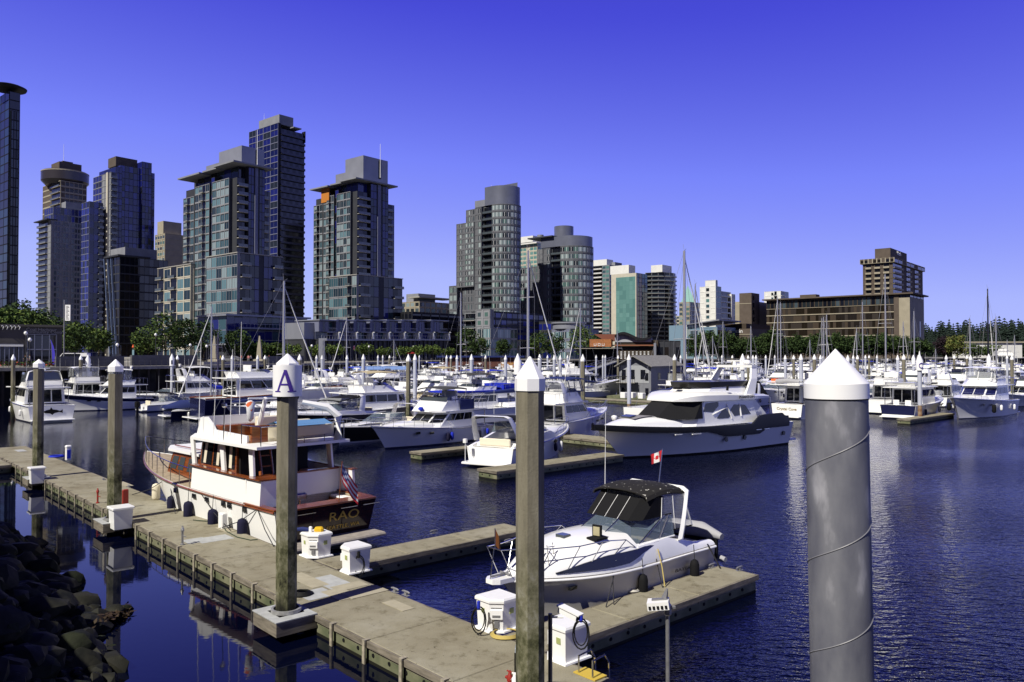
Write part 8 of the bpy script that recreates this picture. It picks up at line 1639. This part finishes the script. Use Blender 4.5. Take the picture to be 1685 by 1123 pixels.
m = MB(); M = Matrix.Translation((-.12, -.02, za - DZ + .06)) @ Matrix.Rotation(R(-14), 4, 'Z') @ Matrix.Rotation(R(-8), 4, 'Y'); m.box(-.19, .14, -.13, .13, -.06, .06, 0, M); bx_ = m.build('radio_box', DBW, t); m = MB()
for k in range(5): m.box(-.17 + .062 * k, -.135 + .062 * k, -.145, -.131, -.035, .01, 0, M)
m.build('socket', BLACK, bx_); m = MB(); m.box(-.12, .12, -.02, .06, .061, .08, 0, M); m.tube([M @ Vector((.08, .02, .08)), M @ Vector((.14, .02, .22))], [.05, .015], 6); m.build('antenna_fin', GREYM, bx_); m = MB(); m.lathe([(.045, -.12), (.06, -.1), (.06, .04), (.045, .06)], 10, c=(0, 0, za - DZ)); m.tube([(.0, 0, za - DZ), (.12, 0, za - DZ)], .03, 6); m.build('clamp', GALV, t)
# floating pipe at the far left landing, orange ring
for px, py, lb, rr in ((24, 672, 'orange life ring on the landing at the far left', .36), (700, 700, 'orange life ring hung at the foot of the brown pile', .4), (1006, 638, 'red life ring beside the floating house', .5)):
    p = gnd(px, py, .9); m = MB(); m.tube([(rr * math.cos(a), 0, rr * math.sin(a)) for a in [2 * PI * i / 18 for i in range(19)]], rr * .24, 7, caps=False); o = m.build('life_ring', ORANGE, loc=p, rz=.3, smooth=60); tag(o, lb, 'life ring')
o = MB().bev(-.9, .9, -.6, .6, 0, 1.0, .06).build('dock_box', W_PAINT, loc=gnd(33, 676, .5), rz=ANG_U); tag(o, 'pair of white lockers on the far left landing', 'dock box')
p = gnd(18, 682, .5); t = thing('landing_lamp', 'thin lamp post with a flat arm on the far left landing', 'lamp post', p); MB().tube([(0, 0, 0), (0, 0, 2.9)], .06).build('pole', GREYM, t); MB().box(-.5, .2, -.08, .08, 2.85, 2.95).build('arm', W_PAINT, t)

# ---------------------------------------------------------------- near quay (left, out of frame) and the rocky bank
qp = [(-6.0, 2.6), (-22.4, 28.5), (-60, 28.5), (-60, -25), (14, -25), (14, 2.6)]
m = MB(); m.prism(qp, -1, GZ); m.build('quay', mat('quay_stone', (.06, .058, .052), .9, var=.4, scale=.8, bump=.5), kind='structure')
m = MB(); m.prism([(-6.4, 3.2 - .8), (-22.4, 28.4), (-23.0, 28.4), (-7.0, 2.4)], GZ, GZ + 1.1); o = m.build('quay_parapet', PAR); tag(o, 'concrete parapet along the near quay beside the rocky bank', 'parapet')
ROCK = mat('wet_boulder', (.024, .023, .015), .7, col2=(.005, .006, .004), scale=1.8, bump=1.0, bscale=5, detail=9); ROCKD = mat('weedy_boulder', (.016, .020, .008), .8, col2=(.004, .005, .003), scale=2.5, bump=.8, bscale=9)
def rock_into(mb, c, r, rn, mi=0):
    bm = bmesh.new(); bmesh.ops.create_icosphere(bm, subdivisions=2, radius=1.0); ax = Vector((rn.uniform(.75, 1.3), rn.uniform(.75, 1.3), rn.uniform(.55, .85))); sd = [Vector((rn.uniform(-1, 1), rn.uniform(-1, 1), rn.uniform(-1, 1))).normalized() for _ in range(9)]; cut = [rn.uniform(.62, .92) for _ in sd]; Mr = Matrix.Rotation(rn.uniform(0, 6), 3, 'Z')
    for v in bm.verts:
        p = v.co.copy()
        for s_, k in zip(sd, cut):
            d = p.dot(s_)
            if d > k: p -= s_ * (d - k)
        p += Vector((rn.uniform(-1, 1), rn.uniform(-1, 1), rn.uniform(-1, 1))) * .085; v.co = Mr @ Vector((p.x * ax.x, p.y * ax.y, p.z * ax.z)) * r + c
    mb.add([v.co for v in bm.verts], [[v.index for v in f.verts] for f in bm.faces], mi); bm.free()
BK = [tuple(gnd(px, py)[:2]) for px, py in ((190, 1300), (178, 1123), (172, 1070), (150, 1025), (118, 985), (92, 955), (60, 915), (10, 880), (-60, 845))] + [(-30, 38), (-42, 52), (-56, 72)]   # water line of the bank
m = MB(); m.loft([[(x + 1.0, y + .6, -.5), (x, y, 0), (x - 2.0, y - 1.5, 1.2), (x - 5, y - 4, 3.2), (x - 9, y - 7, 4.8)] for x, y in BK], closed=False, caps=False); m.build('rocky_shore', ROCKD, kind='structure', norm=False)
rn = random.Random(31); rk = MB()
for (x0, y0), (x1, y1) in zip(BK, BK[1:]):
    n_ = int(math.hypot(x1 - x0, y1 - y0) * (52 if y0 < 30 else 4))
    for _ in range(n_):
        q = rn.random(); s_ = rn.random() ** .9 * 6 - .4; x = x0 + (x1 - x0) * q - s_ * .8; y = y0 + (y1 - y0) * q - s_ * .62; r = (.10 + .48 * rn.random() ** 2.6) * (1 if y0 < 30 else 2.2); rock_into(rk, Vector((x, y, max(-.1, s_ * .62))), r, rn, rn.choice((0, 0, 1)))
rk.build('riprap', [ROCK, ROCKD], kind='stuff', smooth=25)
for i, (px, py, r, lb) in enumerate(((117, 958, .42, 'lone dark boulder rising from the water right of the bank'), (160, 1022, .36, 'weedy boulder mound at the tip of the bank'), (140, 1030, .32, 'boulder just left of the weedy mound'), (84, 950, .22, 'small stone between the bank and the lone boulder'), (75, 953, .18, 'smallest stone left of the lone boulder'), (187, 1010, .3, 'weedy stone beyond the mound'), (205, 1003, .22, 'flat stone at the outer end of the weedy spit'), (152, 1002, .2, 'small stone above the weedy mound'), (57, 930, .5, 'mossy boulder at the upper edge of the bank'), (35, 905, .5, 'large rounded boulder at the upper left of the bank'))):
    m = MB(); rock_into(m, Vector((0, 0, 0)), r, rn); o = m.build('boulder', ROCK if i % 2 else ROCKD, loc=gnd(px, py, .05), smooth=25); tag(o, lb, 'boulder')
wd_ = MB(); base = gnd(175, 1015, 0.1)
for i in range(420):
    q = rn.random(); c = gnd(150 + 62 * q + rn.gauss(0, 5), 1022 - 20 * q + rn.gauss(0, 4), rn.uniform(.05, .35) * (1 - q * .7)); a = Vector((rn.gauss(0, 1), rn.gauss(0, 1), rn.gauss(0, .5))).normalized(); b_ = a.cross(Vector((0, 0, 1))).normalized(); s_ = rn.uniform(.04, .12); wd_.add([c - a * s_, c - b_ * s_ * .5, c + a * s_, c + b_ * s_ * .5], [(0, 1, 2, 3)])
wd_.build('seaweed', mat('brown_weed', (.035, .022, .01), .7, var=.5, scale=6), kind='stuff', norm=False)
